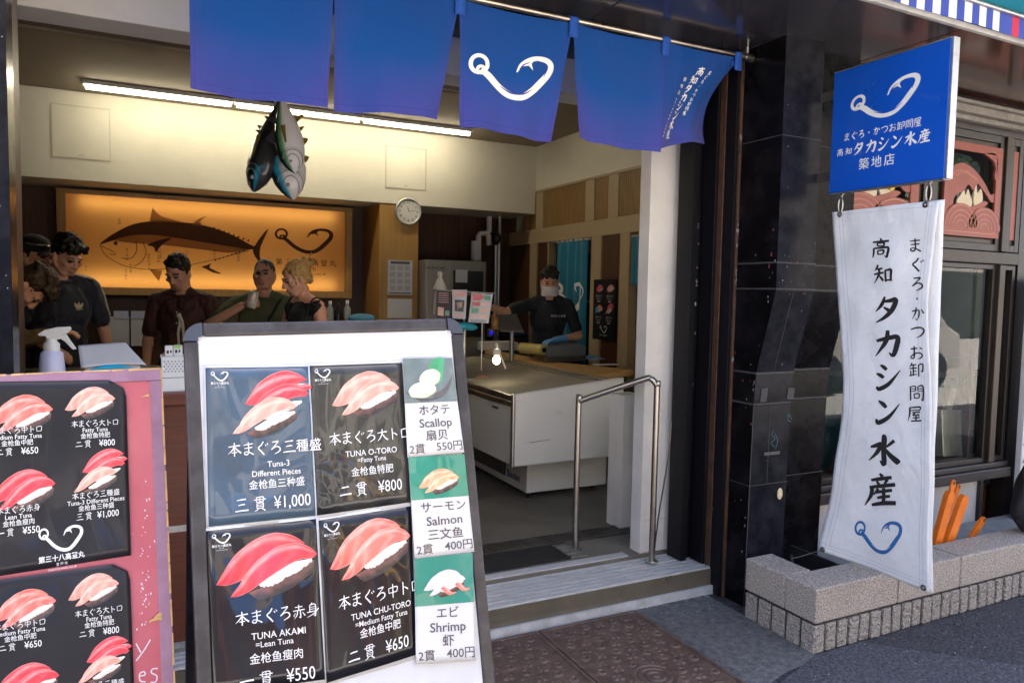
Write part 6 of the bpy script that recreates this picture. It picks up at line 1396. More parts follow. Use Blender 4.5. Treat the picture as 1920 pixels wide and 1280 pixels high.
def person(label, at, rz, height, cloth, sleeves='short', lean=0, head=(0, 0), RA=None, LA=None, sk='#b1764f', hair=None, hair_col=(.007, .005, .0045), trousers=None, female=False, beard=False, gloves=None, group='people in and around the shop', coll=True, curl=(.5, .5), width=1.0):
    k = height/1.72
    root = thing('person', label, 'person', at); root.rotation_euler = (0, 0, R_(rz)); root.scale = (k, k, k)
    F = Fig(); I4 = Matrix.Identity(4)
    L_ = Matrix.Translation((0, 0, .95)) @ Matrix.Rotation(R_(lean), 4, 'X') @ Matrix.Translation((0, 0, -.95))
    Hd = L_ @ Matrix.Translation((0, 0, 1.46)) @ Matrix.Rotation(R_(head[0]), 4, 'Z') @ Matrix.Rotation(R_(head[1]), 4, 'X') @ Matrix.Translation((0, 0, -1.46))
    SK, SH, TR, EY, LP, SHO, GLV = range(7)
    sw = (.155 if female else .178)*width
    # legs
    for s_ in (-1, 1):
        F.cap((s_*.09, 0, .90), (s_*.10, -.01, .50), .088, .060, TR); F.cap((s_*.10, -.01, .50), (s_*.105, .01, .10), .060, .045, TR)
        F.cap((s_*.105, .03, .045), (s_*.115, -.14, .035), .042, .036, SHO)
    F.ell((0, .01, .93), (.165 if not female else .172, .115, .14), TR)
    # torso
    F.ell((0, 0, 1.06), (.150*width if not female else .128, .108, .20), SH, .003, L_); F.ell((0, .005, 1.24), (.178*width if not female else .150, .118, .20), SH, .003, L_)
    F.cap((-sw*.85, .01, 1.375), (sw*.85, .01, 1.375), .062, .062, SH, .004, L_)
    for s_ in (-1, 1): F.cap((s_*.035, .012, 1.445), (s_*sw*.92, .012, 1.385), .045, .052, SH if not female else SK, .003 if not female else 0, L_)
    F.cap((0, .015, 1.39), (0, 0, 1.52), .058 if not female else .047, .054 if not female else .044, SK, 0, L_)
    # arms
    arms = {}
    for s_, A in ((-1, RA), (1, LA)):
        S0 = L_ @ Vector((s_*sw, .01, 1.375))
        if A is None: A = ((s_*(sw+.07), .03, 1.09), (s_*(sw+.09), -.06, .83))
        E, W = Vector(A[0]), Vector(A[1]); arms[s_] = (S0, E, W)
        mu = SH if sleeves in ('short', 'long') else SK
        mid = S0.lerp(E, .72 if sleeves == 'short' else 1)
        F.cap(S0, E, .046, .038, SK if sleeves != 'long' else SH)
        if sleeves == 'short': F.cap(S0, mid, .062, .058, SH, .004)
        if sleeves == 'long': F.cap(S0, E, .062, .052, SH, .004); F.cap(E, E.lerp(W, .92), .050, .038, SH, .004)
        hm = SK if gloves is None or s_ not in gloves else GLV
        F.cap(E, W, .040, .027, SK)
        if hm == GLV: F.cap(E.lerp(W, .62), W, .036, .032, GLV, .004)
        d = (W-E).normalized(); hint = (0, 0, 1) if abs(d.z) < .8 else (0, 1, 0)
        hand(F, W, d, hint, hm, s_, curl[0 if s_ < 0 else 1])
    # head
    c = Vector((0, -.008, 1.60)); h = lambda x, y, z: c+Vector((x, y, z))
    fw = .92 if female else 1
    F.ell(h(0, .014, .03), (.076*fw, .094, .09), SK, 0, Hd); F.ell(h(0, -.022, -.025), (.066*fw, .072, .088), SK, 0, Hd); F.ell(h(0, -.045, -.085), (.040*fw, .036, .030), SK, 0, Hd)
    for s_ in (-1, 1):
        F.cap(h(s_*.058*fw, -.0, -.05), h(s_*.028, -.05, -.092), .022, .024, SK, 0, Hd)          # jaw
        F.ell(h(s_*.078*fw, .012, -.012), (.011, .021, .033), SK, 0, Hd)                           # ear
        F.cap(h(s_*.020, -.088, .024), h(s_*.050, -.074, .022), .010, .009, SK, 0, Hd)            # brow ridge
        F.ell(h(s_*.045, -.070, -.022), (.020, .016, .016), SK, 0, Hd)                              # cheek
        F.ell(h(s_*.031, -.0875, .005), (.013, .007, .0055), EY, .002, Hd)
        F.cap(h(s_*.018, -.0985, .027), h(s_*.050, -.083, .028), .0035, .0025, EY, .0028, Hd)       # eyebrow
        F.ell(h(s_*.010, -.102, -.036), (.010, .010, .008), SK, 0, Hd)
    F.cap(h(0, -.092, .012), h(0, -.112, -.030), .008, .013, SK, 0, Hd)
    F.ell(h(0, -.090, -.061), (.022, .010, .0055), LP, .002, Hd); F.ell(h(0, -.088, -.070), (.018, .010, .006), LP, .002, Hd)
    bm = F.mesh(); me = remesh(bm, .0072)
    n = len(me.polygons); X = np.empty(n*3); me.polygons.foreach_get('center', X); mi = F.dist(X.reshape(-1, 3)); 
    skc = tuple(a*.5+b*.5 for a, b in zip(lin(sk), (.58, .40, .30))); m_sk = skin(skc); m_lip = mat('lip', (skc[0]*.78, skc[1]*.6, skc[2]*.6), .45)
    m_tr = trousers or mat('dark_trousers', (.02, .02, .026), .85, bump=.3, bscale=30)
    me.materials.clear()
    for q in (m_sk, cloth, m_tr, m_eye, m_lip, m_black, mat('blue_glove', (.10, .30, .62), .45) if gloves else m_black): me.materials.append(q)
    me.polygons.foreach_set('material_index', mi.astype(np.int32)); me.polygons.foreach_set('use_smooth', [True]*n); me.update(); me.name = 'body'
    nv = len(me.vertices); co_ = np.empty(nv*3); no_ = np.empty(nv*3); me.vertices.foreach_get('co', co_); me.vertices.foreach_get('normal', no_); co_ = co_.reshape(-1, 3); no_ = no_.reshape(-1, 3)
    ls = np.empty(len(me.loops), np.int32); me.loops.foreach_get('vertex_index', ls); lt = np.empty(n, np.int32); me.polygons.foreach_get('loop_total', lt)
    vm = np.zeros(nv, bool); vm[ls[np.repeat(np.isin(mi, (SH, TR)), lt)]] = True; sd_ = at[0]*7
    for i_ in np.nonzero(vm)[0]:   # cloth creases: ridged noise pulled along the body
        q_ = Vector((co_[i_][0]*13+sd_, co_[i_][1]*13, co_[i_][2]*7)); n_ = noise.noise(q_)+.5*noise.noise(q_*2.3); co_[i_] += no_[i_]*(.011*(.45-abs(n_)))
    me.vertices.foreach_set('co', co_.ravel()); me.update()
    o = bpy.data.objects.new('body', me); COL.objects.link(o); o.parent = root
    bvh = BVHTree.FromPolygons([v.co for v in me.vertices], [tuple(p.vertices) for p in me.polygons])
    # hair
    if hair:
        Hm = Fig(); rr = random.Random(int(abs(at[0]*997+at[1]*31)))
        Hm.ell(h(0, .026, .046), (.084*fw, .098, .090), 0, 0, Hd)
        if hair == 'curly':
            for i in range(70):
                a, b = rr.uniform(-math.pi, math.pi), rr.uniform(.15, 1.5); Hm.ell(h(.082*math.cos(a)*math.cos(b), .022+.095*math.sin(a)*math.cos(b), .055+.085*math.sin(b)), [rr.uniform(.014, .024)]*3, 0, 0, Hd)
            for i in range(14): Hm.ell(h(rr.uniform(-.06, .06), -.075-rr.uniform(0, .012), .075+rr.uniform(-.012, .03)), [.02]*3, 0, 0, Hd)
        elif hair == 'short':
            for i in range(40):
                a, b = rr.uniform(-math.pi, math.pi), rr.uniform(.35, 1.5); Hm.ell(h(.076*math.cos(a)*math.cos(b), .020+.092*math.sin(a)*math.cos(b), .052+.084*math.sin(b)), (.02, .02, .014), 0, 0, Hd)
            for s_ in (-1, 1): Hm.ell(h(s_*.073, .012, .02), (.010, .03, .04), 0, 0, Hd)
        elif hair == 'buzz':
            Hm.p.clear(); Hm.ell(h(0, .020, .037), (.0785*fw, .0945, .090), 0, 0, Hd)
        elif hair == 'flop':
            for i in range(50):
                a, b = rr.uniform(-math.pi, math.pi), rr.uniform(.2, 1.5); Hm.ell(h(.080*math.cos(a)*math.cos(b), .022+.096*math.sin(a)*math.cos(b), .056+.088*math.sin(b)), (.022, .026, .016), 0, 0, Hd)
            for i in range(16): x = rr.uniform(-.06, .06); Hm.cap(h(x, -.055, .115), h(x*1.1+.01, -.105, .075+rr.uniform(-.02, .02)), .018, .008, 0, 0, Hd)
        elif hair == 'bowl':
            for i in range(60):
                a, b = rr.uniform(-math.pi, math.pi), rr.uniform(.1, 1.5); Hm.ell(h(.086*math.cos(a)*math.cos(b), .018+.098*math.sin(a)*math.cos(b), .052+.092*math.sin(b)), (.022, .022, .02), 0, 0, Hd)
            for s_ in (-1, 1): Hm.cap(h(s_*.078, -.01, .04), h(s_*.082, -.02, -.03), .018, .008, 0, 0, Hd)
            for i in range(10): x = -.055+.011*i; Hm.cap(h(x, -.07, .095), h(x*1.15, -.092, .050), .014, .007, 0, 0, Hd)
        elif hair == 'bun':
            for i in range(26):
                t = i/25; a = -1.2+2.4*t; Hm.cap(h(.07*math.sin(a), -.045, .085-.02*abs(a)), h(.03*math.sin(a), .105, .055+rr.uniform(-.03, .03)), .014, .012, 0, 0, Hd)
            for s_ in (-1, 1):
                Hm.ell(h(s_*.06, .03, .0), (.022, .05, .05), 0, 0, Hd); Hm.cap(h(s_*.066, -.05, .05), h(s_*.071, -.038, -.05), .008, .003, 0, 0, Hd)
            Hm.ell(h(0, .09, -.02), (.045, .03, .05), 0, 0, Hd)
            for i in range(16):
                a, b = rr.uniform(0, 6.3), rr.uniform(-1.2, 1.2); Hm.ell(h(.034*math.cos(a)*math.cos(b), .125+.034*math.sin(a)*math.cos(b), .088+.034*math.sin(b)), [.017]*3, 0, 0, Hd)
            for i in range(8): Hm.cap(h(0, .13, .09), h(rr.uniform(-.05, .05), .17+rr.uniform(0, .03), .11+rr.uniform(-.07, .05)), .006, .003, 0, 0, Hd)
        mm = Hm.mesh(); hm = remesh(mm, .0072, 1)
        amp = .002 if hair == 'buzz' else .006
        hv = len(hm.vertices); hc = np.empty(hv*3); hn = np.empty(hv*3); hm.vertices.foreach_get('co', hc); hm.vertices.foreach_get('normal', hn); hc = hc.reshape(-1, 3); hn = hn.reshape(-1, 3)
        for i_ in range(hv): q_ = Vector(hc[i_]); hc[i_] += hn[i_]*amp*(noise.noise(q_*55)+.8*noise.noise(Vector((q_.x*160, q_.y*70, q_.z*70))))
        hm.vertices.foreach_set('co', hc.ravel())
        hm.materials.clear(); hm.materials.append(mat('hair', hair_col, .5, spec=.3, col2=tuple(x*1.9+.001 for x in hair_col), vscale=60, stretch=(1, .25, .5), detail=6, bump=.5, bscale=120))
        hm.polygons.foreach_set('use_smooth', [True]*len(hm.polygons)); hm.name = 'hair'; ho = bpy.data.objects.new('hair', hm); COL.objects.link(ho); ho.parent = root
    if coll:
        m = MB(); pts = [L_ @ (Vector((0, .012, 1.435))+Vector((.068*math.cos(a), .066*math.sin(a), .018*math.sin(a)))) for a in np.linspace(0, 2*math.pi, 25)]
        m.tube(pts, .011, 8, cap=False); co_ = m.build('collar', cloth); co_.parent = root
    root['_L'] = 0
    del root['_L']
    return root, L_, Hd, bvh, arms, h
def child(mb, name, mm, root, **kw):
    o = mb.build(name, mm, **kw); o.parent = root; return o
def decal(bvh, o=.0035):
    def f(x, z):
        hit = bvh.ray_cast(Vector((x, -1, z)), Vector((0, 1, 0)))
        return hit[0]+Vector((0, -o, 0)) if hit[0] is not None else Vector((x, -.12, z))
    return f
def mid(px, py, d): p = PD(px, py, d); return p
m_navy = mat('navy_jersey', (.007, .009, .022), .7, sheen=.2, bump=.3, bscale=14, bdist=.02)
m_brown = mat('brown_shirt', (.045, .014, .010), .8, bump=.4, bscale=12, bdist=.02); m_green = mat('olive_tee', (.095, .105, .050), .85, bump=.3, bscale=14, bdist=.02)
m_olive = mat('tan_jacket', (.105, .058, .016), .85, bump=.5, bscale=11, bdist=.02); m_blk = mat('black_top', (.008, .008, .009), .8); m_wk = mat('worker_polo', (.006, .008, .016), .75, bump=.3, bscale=13, bdist=.02)
# navy striped football shirt
root, L4, Hd, bvh, arms, h = person('man in dark navy striped shirt with curly hair looking down, left under the light box', (-.49, 5.72, FZ), 22, 1.73, m_navy, head=(18, 26), sk='#c7815b', hair='curly', LA=((.27, .02, 1.09), (.30, -.03, .84)), RA=((-.26, -.02, 1.10), (-.12, -.20, 1.0)), width=1.05)
D = decal(bvh); m = MB(); q = lambda a, b: D(a, b)
for cx, rot_, sx in ((-.022, .5, 1), (0, 0, 1.1), (.022, -.5, 1)):
    m.poly([(.075+cx*.6+(x*math.cos(rot_)-y*math.sin(rot_)), 1.255+(x*math.sin(rot_)+y*math.cos(rot_))) for x, y in ((0, -.014), (.010, .004), (.006, .022), (0, .032*sx), (-.006, .022), (-.010, .004))], q, 0, 2)
for k in range(2): m.poly([(.05, 1.243-k*.006), (.10, 1.243-k*.006), (.096, 1.240-k*.006), (.054, 1.240-k*.006)], q, 0)
child(m, 'chest_emblem', mat('cream_print', (.55, .48, .33), .6), root)
m = MB(); text(m, 'adidas', lambda u, v: D(u, -v), -.0, -1.165, .085, 0, 'C', .02); child(m, 'chest_lettering', mat('faint_navy_print', (.016, .022, .055), .6), root)
m = MB(); S0, E, W = arms[1]
for k in (-1, 0, 1):
    pts = []
    for P in (Vector((.06, .012, 1.46)), Vector((.12, .012, 1.44)), S0+Vector((.03, 0, .04)), S0.lerp(E, .25)+Vector((.06, 0, .02)), S0.lerp(E, .5)+Vector((.066, 0, .008)), S0.lerp(E, .70)+Vector((.064, 0, .0))):
        P = P+Vector((0, -.02+.014*k, .02)); hit = bvh.find_nearest(P); pts.append(hit[0]+hit[1]*.003)
    m.tube(pts, .0055, 6, n=5)
child(m, 'sleeve_stripe', mat('stripe_white_cloth', (.45, .43, .40), .8), root)
# man in cap behind
root, L4, Hd, bvh, arms, h = person('man with dark cap and sunglasses on top, half hidden at the far left', (-.68, 6.02, FZ), 45, 1.72, mat('grey_tee', (.03, .03, .035), .85), head=(10, 8), sk='#d58d6a', hair='short')
m = MB(); m.lathe([(.088, -.012), (.092, .03), (.078, .075), (.04, .10), (0, .106)], (0, 0, 0), 22); m.v = [tuple(Hd @ (h(0, .016, .045)+Vector((x, y*1.12, z)))) for x, y, z in m.v]
m2_ = MB(); m2_.grid(lambda u, v: Hd @ h(.075*(2*u-1), -.075-.075*v*math.sqrt(max(0, 1-(2*u-1)**2)), .045-.012*v-.02*(2*u-1)**2), 12, 5); m.add(m2_.v, m2_.f, 0, True)
child(m, 'cap', m_blk, root)
m = MB(); m.tube([Hd @ h(.09*math.sin(a), .012-.112*math.cos(a), .085) for a in np.linspace(-1.5, 1.5, 15)], .006, 6); child(m, 'sunglasses', mat('shiny_rim', (.30, .29, .28), .2, metal=.6), root)
# bent man in tan jacket
person('man in tan jacket with brown hair bending forward at the left pillar', (-1.0, 5.0, FZ), 82, 1.70, m_olive, 'long', lean=36, head=(0, 34), sk='#d0815f', hair='flop', hair_col=(.030, .017, .008), RA=((-.22, -.32, 1.10), (-.10, -.55, 1.14)), LA=((.24, -.30, 1.08), (.10, -.54, 1.13)))
# man in brown shirt
root, L4, Hd, bvh, arms, h = person('man in dark brown short sleeved shirt with short black hair looking down', (.25, 5.72, FZ), -24, 1.63, m_brown, head=(-6, 24), sk='#b16a46', hair='short', coll=True, RA=((-.26, .0, 1.08), (-.20, -.16, .90)), LA=((.26, .02, 1.09), (.18, -.16, .92)), width=1.06)
m = MB()
D = decal(bvh, .004)
for z in (1.30, 1.22, 1.14, 1.06): m.ell(D(.0, z), (.006, .003, .006))
child(m, 'button', m_cap, root)
m = MB()
for s_ in (-1, 1): m.grid(lambda u, v, s_=s_: (lambda P: P)(D(s_*(.012+.055*u), 1.40-.075*v-.02*u)+Vector((0, -.008, 0))), 5, 5)
child(m, 'lapel', m_brown, root, solid=.003)
# man drinking
root, L4, Hd, bvh, arms, h = person('man in olive tee drinking from a white can, crossbody strap on his chest', (.79, 5.62, FZ), -6, 1.62, m_green, head=(-14, -2), sk='#c1764e', hair='buzz', hair_col=(.009, .006, .005), RA=((-.40, -.10, 1.215), (-.165, -.235, 1.365)), LA=((.25, .0, 1.10), (.14, -.18, .98)), width=1.1, curl=(1.0, .5))
D = decal(bvh, .006); m = MB(); m.grid(lambda u, v: D(.12-.24*v+.018*(2*u-1)+0, 1.42-.42*v+.012*(2*u-1)) , 2, 18); child(m, 'strap', m_blk, root, solid=.003)
D = decal(bvh); m = MB(); rr = random.Random(6); [m.poly([(x, 1.285-rr.uniform(0, .012)), (x+.011, 1.285), (x+.012, 1.232), (x+.002, 1.232+rr.uniform(0, .012))], lambda a, b: D(a, b)) for x in np.linspace(-.125, .105, 13)]; m.poly([(-.13, 1.205), (.13, 1.205), (.13, 1.201), (-.13, 1.201)], lambda a, b: D(a, b)); child(m, 'chest_lettering', mat('tee_print', (.058, .064, .030), .8), root)
can = thing('drink_can', 'white drink can with red emblem held at the mouth by the man in olive', 'can', (.7, 5.3, 1.45))
Mr = Matrix.Translation(root.location) @ Matrix.Rotation(root.rotation_euler.z, 4, 'Z') @ Matrix.Scale(root.scale.x, 4)
S0, E, W = arms[-1]; d = (W-E).normalized(); cpos = Mr @ (W+d*.075+Vector((.016, -.040, .012))); RMc = Matrix.Rotation(R_(14), 3, 'Y')
m = MB(); m.lathe([(0, -.062), (.026, -.062), (.032, -.052), (.033, .045), (.027, .058), (.0, .058)], cpos, 20, 0, RMc); m.build('can_body', mat('can_white', (.62, .58, .54), .3, metal=.2), can)
m = MB(); camd = (CAM-cpos).normalized(); ax = RMc @ Vector((0, 0, 1)); sdv = ax.cross(camd).normalized(); fwd = sdv.cross(ax).normalized()
cyl = lambda a, b, o=0: cpos+ax*b+(fwd*math.cos(a/.033)+sdv*math.sin(a/.033))*(.0335+o)
m.poly([(.022*math.cos(t), .015+.026*math.sin(t)) for t in np.linspace(0, 6.0, 16)], cyl, 0); m.poly([(.013*math.cos(t), .012+.014*math.sin(t)) for t in np.linspace(0, 6.0, 12)], lambda a, b: cyl(a, b, .0006), 1); m.build('emblem', [mat('can_red', (.25, .03, .02), .4), mat('can_gold', (.60, .30, .06), .4)], can)
# blond woman
root, L4, Hd, bvh, arms, h = person('woman with blond hair in a messy bun, black strap top, seen from the side', (1.0, 5.06, FZ), -62, 1.60, m_blk, 'none', lean=6, head=(-12, 14), sk='#df8f68', hair='bun', hair_col=(.30, .18, .06), female=True, coll=False, RA=((-.25, -.06, 1.10), (-.18, -.26, 1.0)), LA=((.23, -.05, 1.10), (.16, -.25, 1.0)))
m = MB()
for s_ in (-1, 1):
    pts = []
    for P in (Vector((s_*.11, -.14, 1.30)), Vector((s_*.115, -.06, 1.42)), Vector((s_*.115, .0, 1.46)), Vector((s_*.105, .09, 1.40)), Vector((s_*.08, .14, 1.25))):
        hit = bvh.find_nearest(P); pts.append(hit[0]+hit[1]*.003)
    m.tube(pts, .013 if s_ < 0 else .006, 8, n=6)
child(m, 'shoulder_strap', m_blk, root)
# worker
root, L4, Hd, bvh, arms, h = person('shop worker in dark navy polo, white face mask and blue gloves behind the counter', (3.36, 5.98, FZ), -22, 1.64, m_wk, lean=6, head=(-4, 8), sk='#c7845f', hair='flop', RA=((-.42, -.16, 1.30), (-.62, -.34, 1.36)), LA=((.29, -.10, 1.08), (.03, -.30, 1.05)), gloves=(1,), width=1.04)
m = MB()
def mk(u, v):
    a = (2*u-1)*1.25; z = -.016-.095*v; y = -.004-.112*math.cos(a*.78)-.016*math.sin(math.pi*v)*max(0, math.cos(a*1.3)); return Hd @ h(.079*math.sin(a), y*(1 if abs(a) < 1 else .97), z-.006*abs(a))
m.grid(mk, 20, 12)
for s_ in (0, 1):
    for v in (.1, .9): m.tube([mk(s_, v), Hd @ h((2*s_-1)*.084, .015, -.01 if v < .5 else -.03)], .0015, 5)
child(m, 'face_mask', mat('mask_white', (.62, .60, .60), .85), root, solid=.002)
D = decal(bvh); m = MB(); text(m, 'タカシン水産', lambda u, v: D(u, -v), .085, -1.27, .026, 0, 'C', .01); child(m, 'name_print', m_cap, root)
# white knotted bag handles in front of the brown shirt
m = MB(); P = [PD(x, y, 4.95) for x, y in ((334, 589), (338, 600), (334, 625), (336, 650))]; m.tube(P, [.018, .012, .008, .007], 8, n=4); P = [PD(x, y, 4.95) for x, y in ((334, 590), (341, 603), (344, 625), (343, 640))]; m.tube(P, [.016, .012, .008, .006], 8, n=4); m.tube([PD(334, 650, 4.95), PD(336, 690, 4.93)], .006, 6)
tag(m.build('bag_handle', mat('bag_white', (.50, .46, .40), .6)), 'knotted white bag handles hanging in front of the brown shirt', 'bag')
# ------------------------------------------------------------------ fish models hanging in the doorway
def tuna(label, tip, dirv, L, roll, cols, fat=1.0, bm=9.):
    t = thing('tuna_model', label, 'fish model', tip, 'tuna models hanging in a bunch')
    d = Vector(dirv).normalized(); _, s_, n = frame_from(d, (0, -1, 0)); R = Matrix.Rotation(R_(roll), 3, d); s_ = R @ s_; n = R @ n   # s_: side to side (belly-back), n: thickness
    tip = Vector(tip); prof = [(0, .010), (.03, .050), (.08, .092), (.16, .132), (.28, .158), (.42, .155), (.6, .118), (.75, .070), (.88, .026), (.95, .018)]
    R2 = lambda t_: float(np.interp(t_, [p[0] for p in prof], [p[1] for p in prof]))*L*fat
    m = MB()
    def f(u, v, o=0): a = 2*math.pi*u; r = R2(v); return tip+d*v*L+s_*math.cos(a)*(r+o)+n*math.sin(a)*(r*.72+o)
    ik = Ink(); back, band, side = cols
    def cf(u, v):
        c = math.cos(2*math.pi*u); n_ = .06*noise.noise(Vector((u*9, v*14, fat*7))); t1 = (c+n_-.30)/.26; t2 = (c+n_-.66)/.16; k = 1 if v < bm else max(0, 1-(v-bm)/.08)
        col = mixc(mixc(side, band, t1*k), back, t2 if k > .5 else t1)
        return tuple(x*(1-.35*math.exp(-((v-.275+.10*c*c)/.008)**2)) for x in col)
    ik.patch(lambda u, v: f(u, v*.95), cf, 64, 60); bo = ik.build('body', t); bo.data.materials[0] = m_fskin
    for p_ in bo.data.polygons: p_.use_smooth = True
    def fin(pts, mm, nm, th=.006):
        P = crom([Vector((x, y, 0)) for x, y in pts], 3, True); A = [tip+d*p.x*L+s_*p.y*L+n*th for p in P]; B = [a-n*2*th for a in A]
        q = MB(); q.poly([(p.x, p.y) for p in P], lambda a, b: tip+d*a*L+s_*b*L+n*th); q.poly([(p.x, p.y) for p in P], lambda a, b: tip+d*a*L+s_*b*L-n*th); k_ = len(P); q.add(A+B, [(i, (i+1) % k_, k_+(i+1) % k_, k_+i) for i in range(k_)]); q.build(nm, mm, t, recalc=True)
    fin([(.36, .13), (.40, .24), (.46, .21), (.52, .12)], m_fin, 'dorsal_fin'); fin([(.58, .10), (.68, .22), (.66, .12), (.64, .08)], m_fin, 'second_dorsal_fin'); fin([(.58, -.09), (.68, -.22), (.66, -.11), (.64, -.07)], m_finy, 'anal_fin')
    fin([(.92, 0), (1.06, .20), (1.04, .06), (1.0, 0), (1.04, -.06), (1.06, -.20)], m_fin, 'tail_fin', .005); fin([(.30, -.12), (.38, -.21), (.40, -.13)], m_finy, 'pelvic_fin')
    for sg_ in (1, -1):
        q = MB(); q.grid(lambda u, v: f(.25*sg_+.02-.10*sg_*v*.5, .32+.20*u, .004+.012*u)+s_*(-.035*L*(1-u)*(v-.5)), 8, 4); q.build('pectoral_fin', m_finy, t, solid=.004)
        q = MB(); q.ell(f(.25*sg_-.035*sg_, .115, .001), (.016*L*1.2, )*3, 0); c_ = f(.25*sg_-.035*sg_, .115, .006); q.ell(c_+n*sg_*.004, (.007*L*1.3, )*3, 1); q.build('eye', [m_card, m_black], t)
        q = MB()
        for v0, w0 in ((.24, .20), (.19, .14)): q.tube([f(.25*sg_+w0*sg_*tt, v0-.05*tt*tt*3, .001) for tt in np.linspace(-.75, 1, 12)], .0035, 6)
        q.build('gill_line', m_fgrey, t)
    q = MB(); q.poly([(0, 0), (.07, .02), (.085, 0), (.05, -.02)], lambda a, b: f(.25+.03, .0, 0)+d*a*L+s_*(b*L-.012*L)+n*(.055*L*min(a/.05, 1)+.003)); q.build('mouth', mat('mouth_tan', (.22, .15, .10), .6), t)
    return t
m_fskin = mat('fish_skin', (.5, .5, .5), .3, coat=.4, coat_rough=.12); _n, _l, _b = nodes(m_fskin); _at = _n.new('ShaderNodeAttribute'); _at.attribute_name = 'ink'; _l.new(_at.outputs['Color'], _b.inputs['Base Color'])
m_fin = mat('fin_dark', (.03, .03, .035), .4); m_finy = mat('fin_yellow', (.20, .14, .02), .4); m_fgrey = mat('gill_grey', (.32, .30, .30), .4)
fs, fdk, fgn, fbl, fgr = (.86, .83, .84), (.012, .015, .022), (.12, .38, .16), (.02, .42, .66), (.050, .045, .052)
P0 = PD(553, 325, 4.9); P1 = PD(524, 160, 4.95); tuna('silver tuna model with green side, foremost of the hanging bunch', P0, P1-P0, (P1-P0).length*.96, 172, [fdk, fgn, fs])
P0 = PD(550, 374, 5.10); P1 = PD(516, 190, 5.15); tuna('silver tuna model with bright blue head, lowest of the hanging bunch', P0, P1-P0, (P1-P0).length*1.06, 172, [fdk, fbl, fs], 1.05)
P0 = PD(476, 360, 5.05); P1 = PD(528, 175, 5.15); tuna('dark tuna model turned away, left of the hanging bunch', P0, P1-P0, (P1-P0).length, -60, [fgr, fbl, fdk], 1.0, .2)
m = MB(); a = PD(527, 165, 5.05); m.tube([a, Vector((a.x, a.y, CZ-.002))], .004, 6); tag(m.build('rope', m_black), 'dark rope holding the bunch of tuna models from the ceiling', 'rope')
# ------------------------------------------------------------------ across the street (seen in the window and board reflections)
ob = thing('street_building', 'sunlit pale building across the street, seen only in reflections', 'building', (10, -15, 0))
m = MB(); m.box((-40, -20, 0), (40, -14.6, 12))
m.build('wall', mat('pale_render', (.55, .50, .43), .8, var=.12, vscale=.8), ob)
for k in range(16):
    sf = MB(); cc_ = random.Random(k).choice([(.03, .05, .04), (.20, .05, .03), (.05, .07, .16), (.28, .22, .12), (.02, .02, .025), (.10, .16, .08)]); sf.box((-38.2+k*4.8, -14.597, .02), (-33.6+k*4.8, -14.3, 2.9)); sf.build('shopfront', mat('far_shopfront', cc_, .6, var=.5, vscale=2), ob)
    for z in (3.6, 6.4, 9.2):
        m = MB(); m.box((-36+k*4.8, -14.598, z), (-33+k*4.8, -14.55, z+(2.3 if z < 1 else 1.7))); m.build('window', mat('far_window', (.03, .04, .05), .1) if k == 0 and z < 4 else bpy.data.materials['far_window'], ob)
van = thing('delivery_van', 'cream delivery van parked across the street, seen only in the window reflection', 'van', (11.2, -1.9, 0))
m = MB(); pf = [(-2.0, .35), (-2.0, 1.9), (1.0, 1.88), (1.75, 1.15), (2.15, .98), (2.2, .35)]
m.hexa([(11.2+a, -4.1, b) for a, b in pf], [(11.2+a, -2.5, b) for a, b in pf]); m.build('body', mat('van_cream', (.55, .53, .47), .3, coat=.6), van, bevel=.06, recalc=True)
m = MB(); m.poly([(12.75, 1.12), (12.1, 1.76), (11.2, 1.78), (11.2, 1.10)], lambda a, b: Vector((a, -2.49, b))); m.build('window', m_black, van)
for x in (9.9, 12.6): m = MB(); m.lathe([(0, -.1), (.2, -.1), (.33, -.09), (.34, .09), (.2, .1), (0, .1)], (x, -2.55, .34), 24, 0, Matrix.Rotation(R_(90), 3, 'X')); m.build('wheel', m_black, van)

def copy_person(src, at, rz, lab):
    c = src.copy(); COL.objects.link(c); c.location = at; c.rotation_euler = (0, 0, R_(rz)); c['label'] = lab
    for ch in src.children: d = ch.copy(); COL.objects.link(d); d.parent = c
for nm, at, rz, lab in (('person.005', (14.6, -5.2, 0), 200, 'blond passer-by across the street, seen only in the window reflection'), ('person.004', (16.9, -5.6, 0), 150, 'passer-by in olive across the street, seen only in the window reflection')):
    copy_person(bpy.data.objects[nm], at, rz, lab)

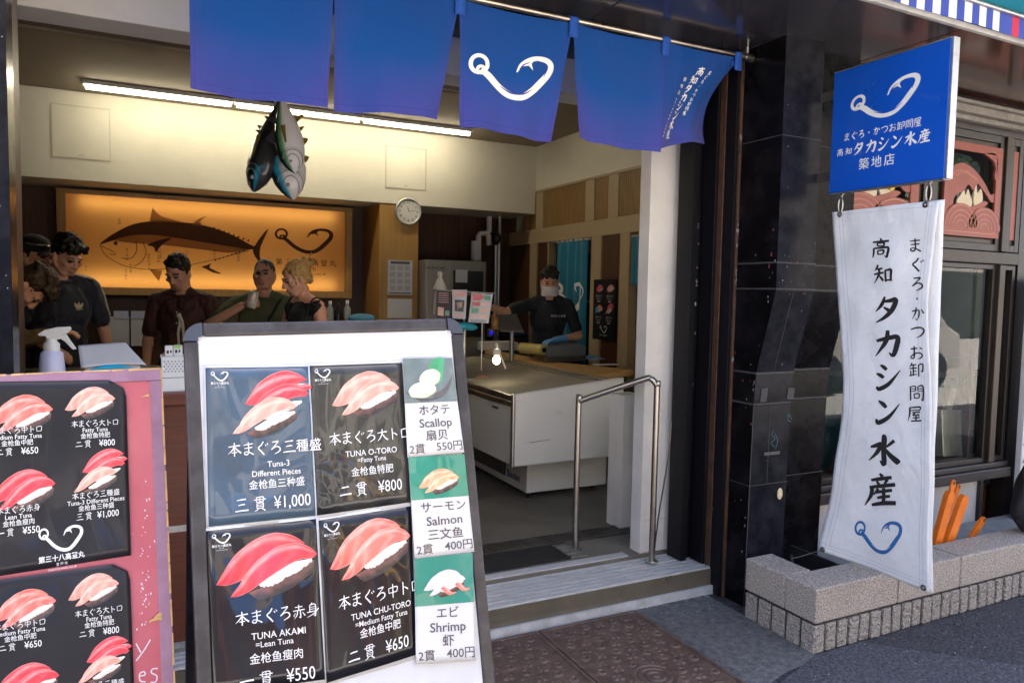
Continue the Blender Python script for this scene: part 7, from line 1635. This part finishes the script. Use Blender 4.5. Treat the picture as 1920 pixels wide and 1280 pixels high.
for k, (x0, x1, z, lab, c) in enumerate(((-9, 1.5, 3.2, 'long blue awning added opposite the shop to colour the reflections', (.02, .14, .42)), (2.5, 7, 3.3, 'ochre awning added opposite the shop to colour the reflections', (.50, .30, .06)), (-22, -10, 3.1, 'white awning added opposite the shop to colour the reflections', (.7, .7, .7)))):
    m = MB(); m.hexa([(x0, -14.5, z), (x1, -14.5, z), (x1, -12.3, z-.7), (x0, -12.3, z-.7)], [(x0, -14.5, z+.05), (x1, -14.5, z+.05), (x1, -12.3, z-.65), (x0, -12.3, z-.65)])
    tag(m.build('reflection_awning', mat('street_canvas', c, .8), recalc=True), lab, 'awning')  # unseen awnings, added as coloured shapes for the boards to reflect

m_lf = mat('leaf_green', (.045, .10, .02), .6, col2=(.09, .17, .04), vscale=1.5); m_bk = mat('bark', (.10, .075, .05), .9, var=.3, vscale=12)
for k, (x, y, h_) in enumerate(((-2.5, -9.6, 8.5), (3.8, -10.2, 9.5), (10.5, -9.0, 8), (20, -8.0, 9))):
    t = thing('street_tree', ('street tree left of the van', 'tallest street tree facing the shop door', 'street tree behind the van', 'street tree farthest right along the road')[k]+', seen only in reflections', 'tree', (x, y, 0)); rr = random.Random(40+k)
    m = MB(); m.tube([(x, y, 0), (x+.1, y, h_*.3), (x-.05, y+.1, h_*.6)], [.16, .12, .05], 8, n=4)
    for j in range(5): a = rr.uniform(0, 6.3); m.tube([(x, y, h_*.35), (x+.9*math.cos(a), y+.9*math.sin(a), h_*.55)], [.06, .02], 6)
    m.build('trunk', m_bk, t); m = MB(); cl = [(Vector((x+rr.gauss(0, .9), y+rr.gauss(0, .8), h_*rr.uniform(.42, .98))), rr.uniform(.4, .9)) for _ in range(22)]
    for j in range(2600):
        c_, r_ = rr.choice(cl); d = Vector((rr.gauss(0, 1), rr.gauss(0, 1), rr.gauss(0, 1))).normalized()*r_*rr.uniform(.5, 1); p = c_+d; u = Vector((rr.gauss(0, 1), rr.gauss(0, 1), rr.gauss(0, .6))).normalized()*.10; v = u.cross(Vector((rr.gauss(0, 1), rr.gauss(0, 1), rr.gauss(0, 1)))).normalized()*.05
        m.add([p-u, p+v, p+u, p-v], [(0, 1, 2, 3)])
    m.build('crown', m_lf, t)
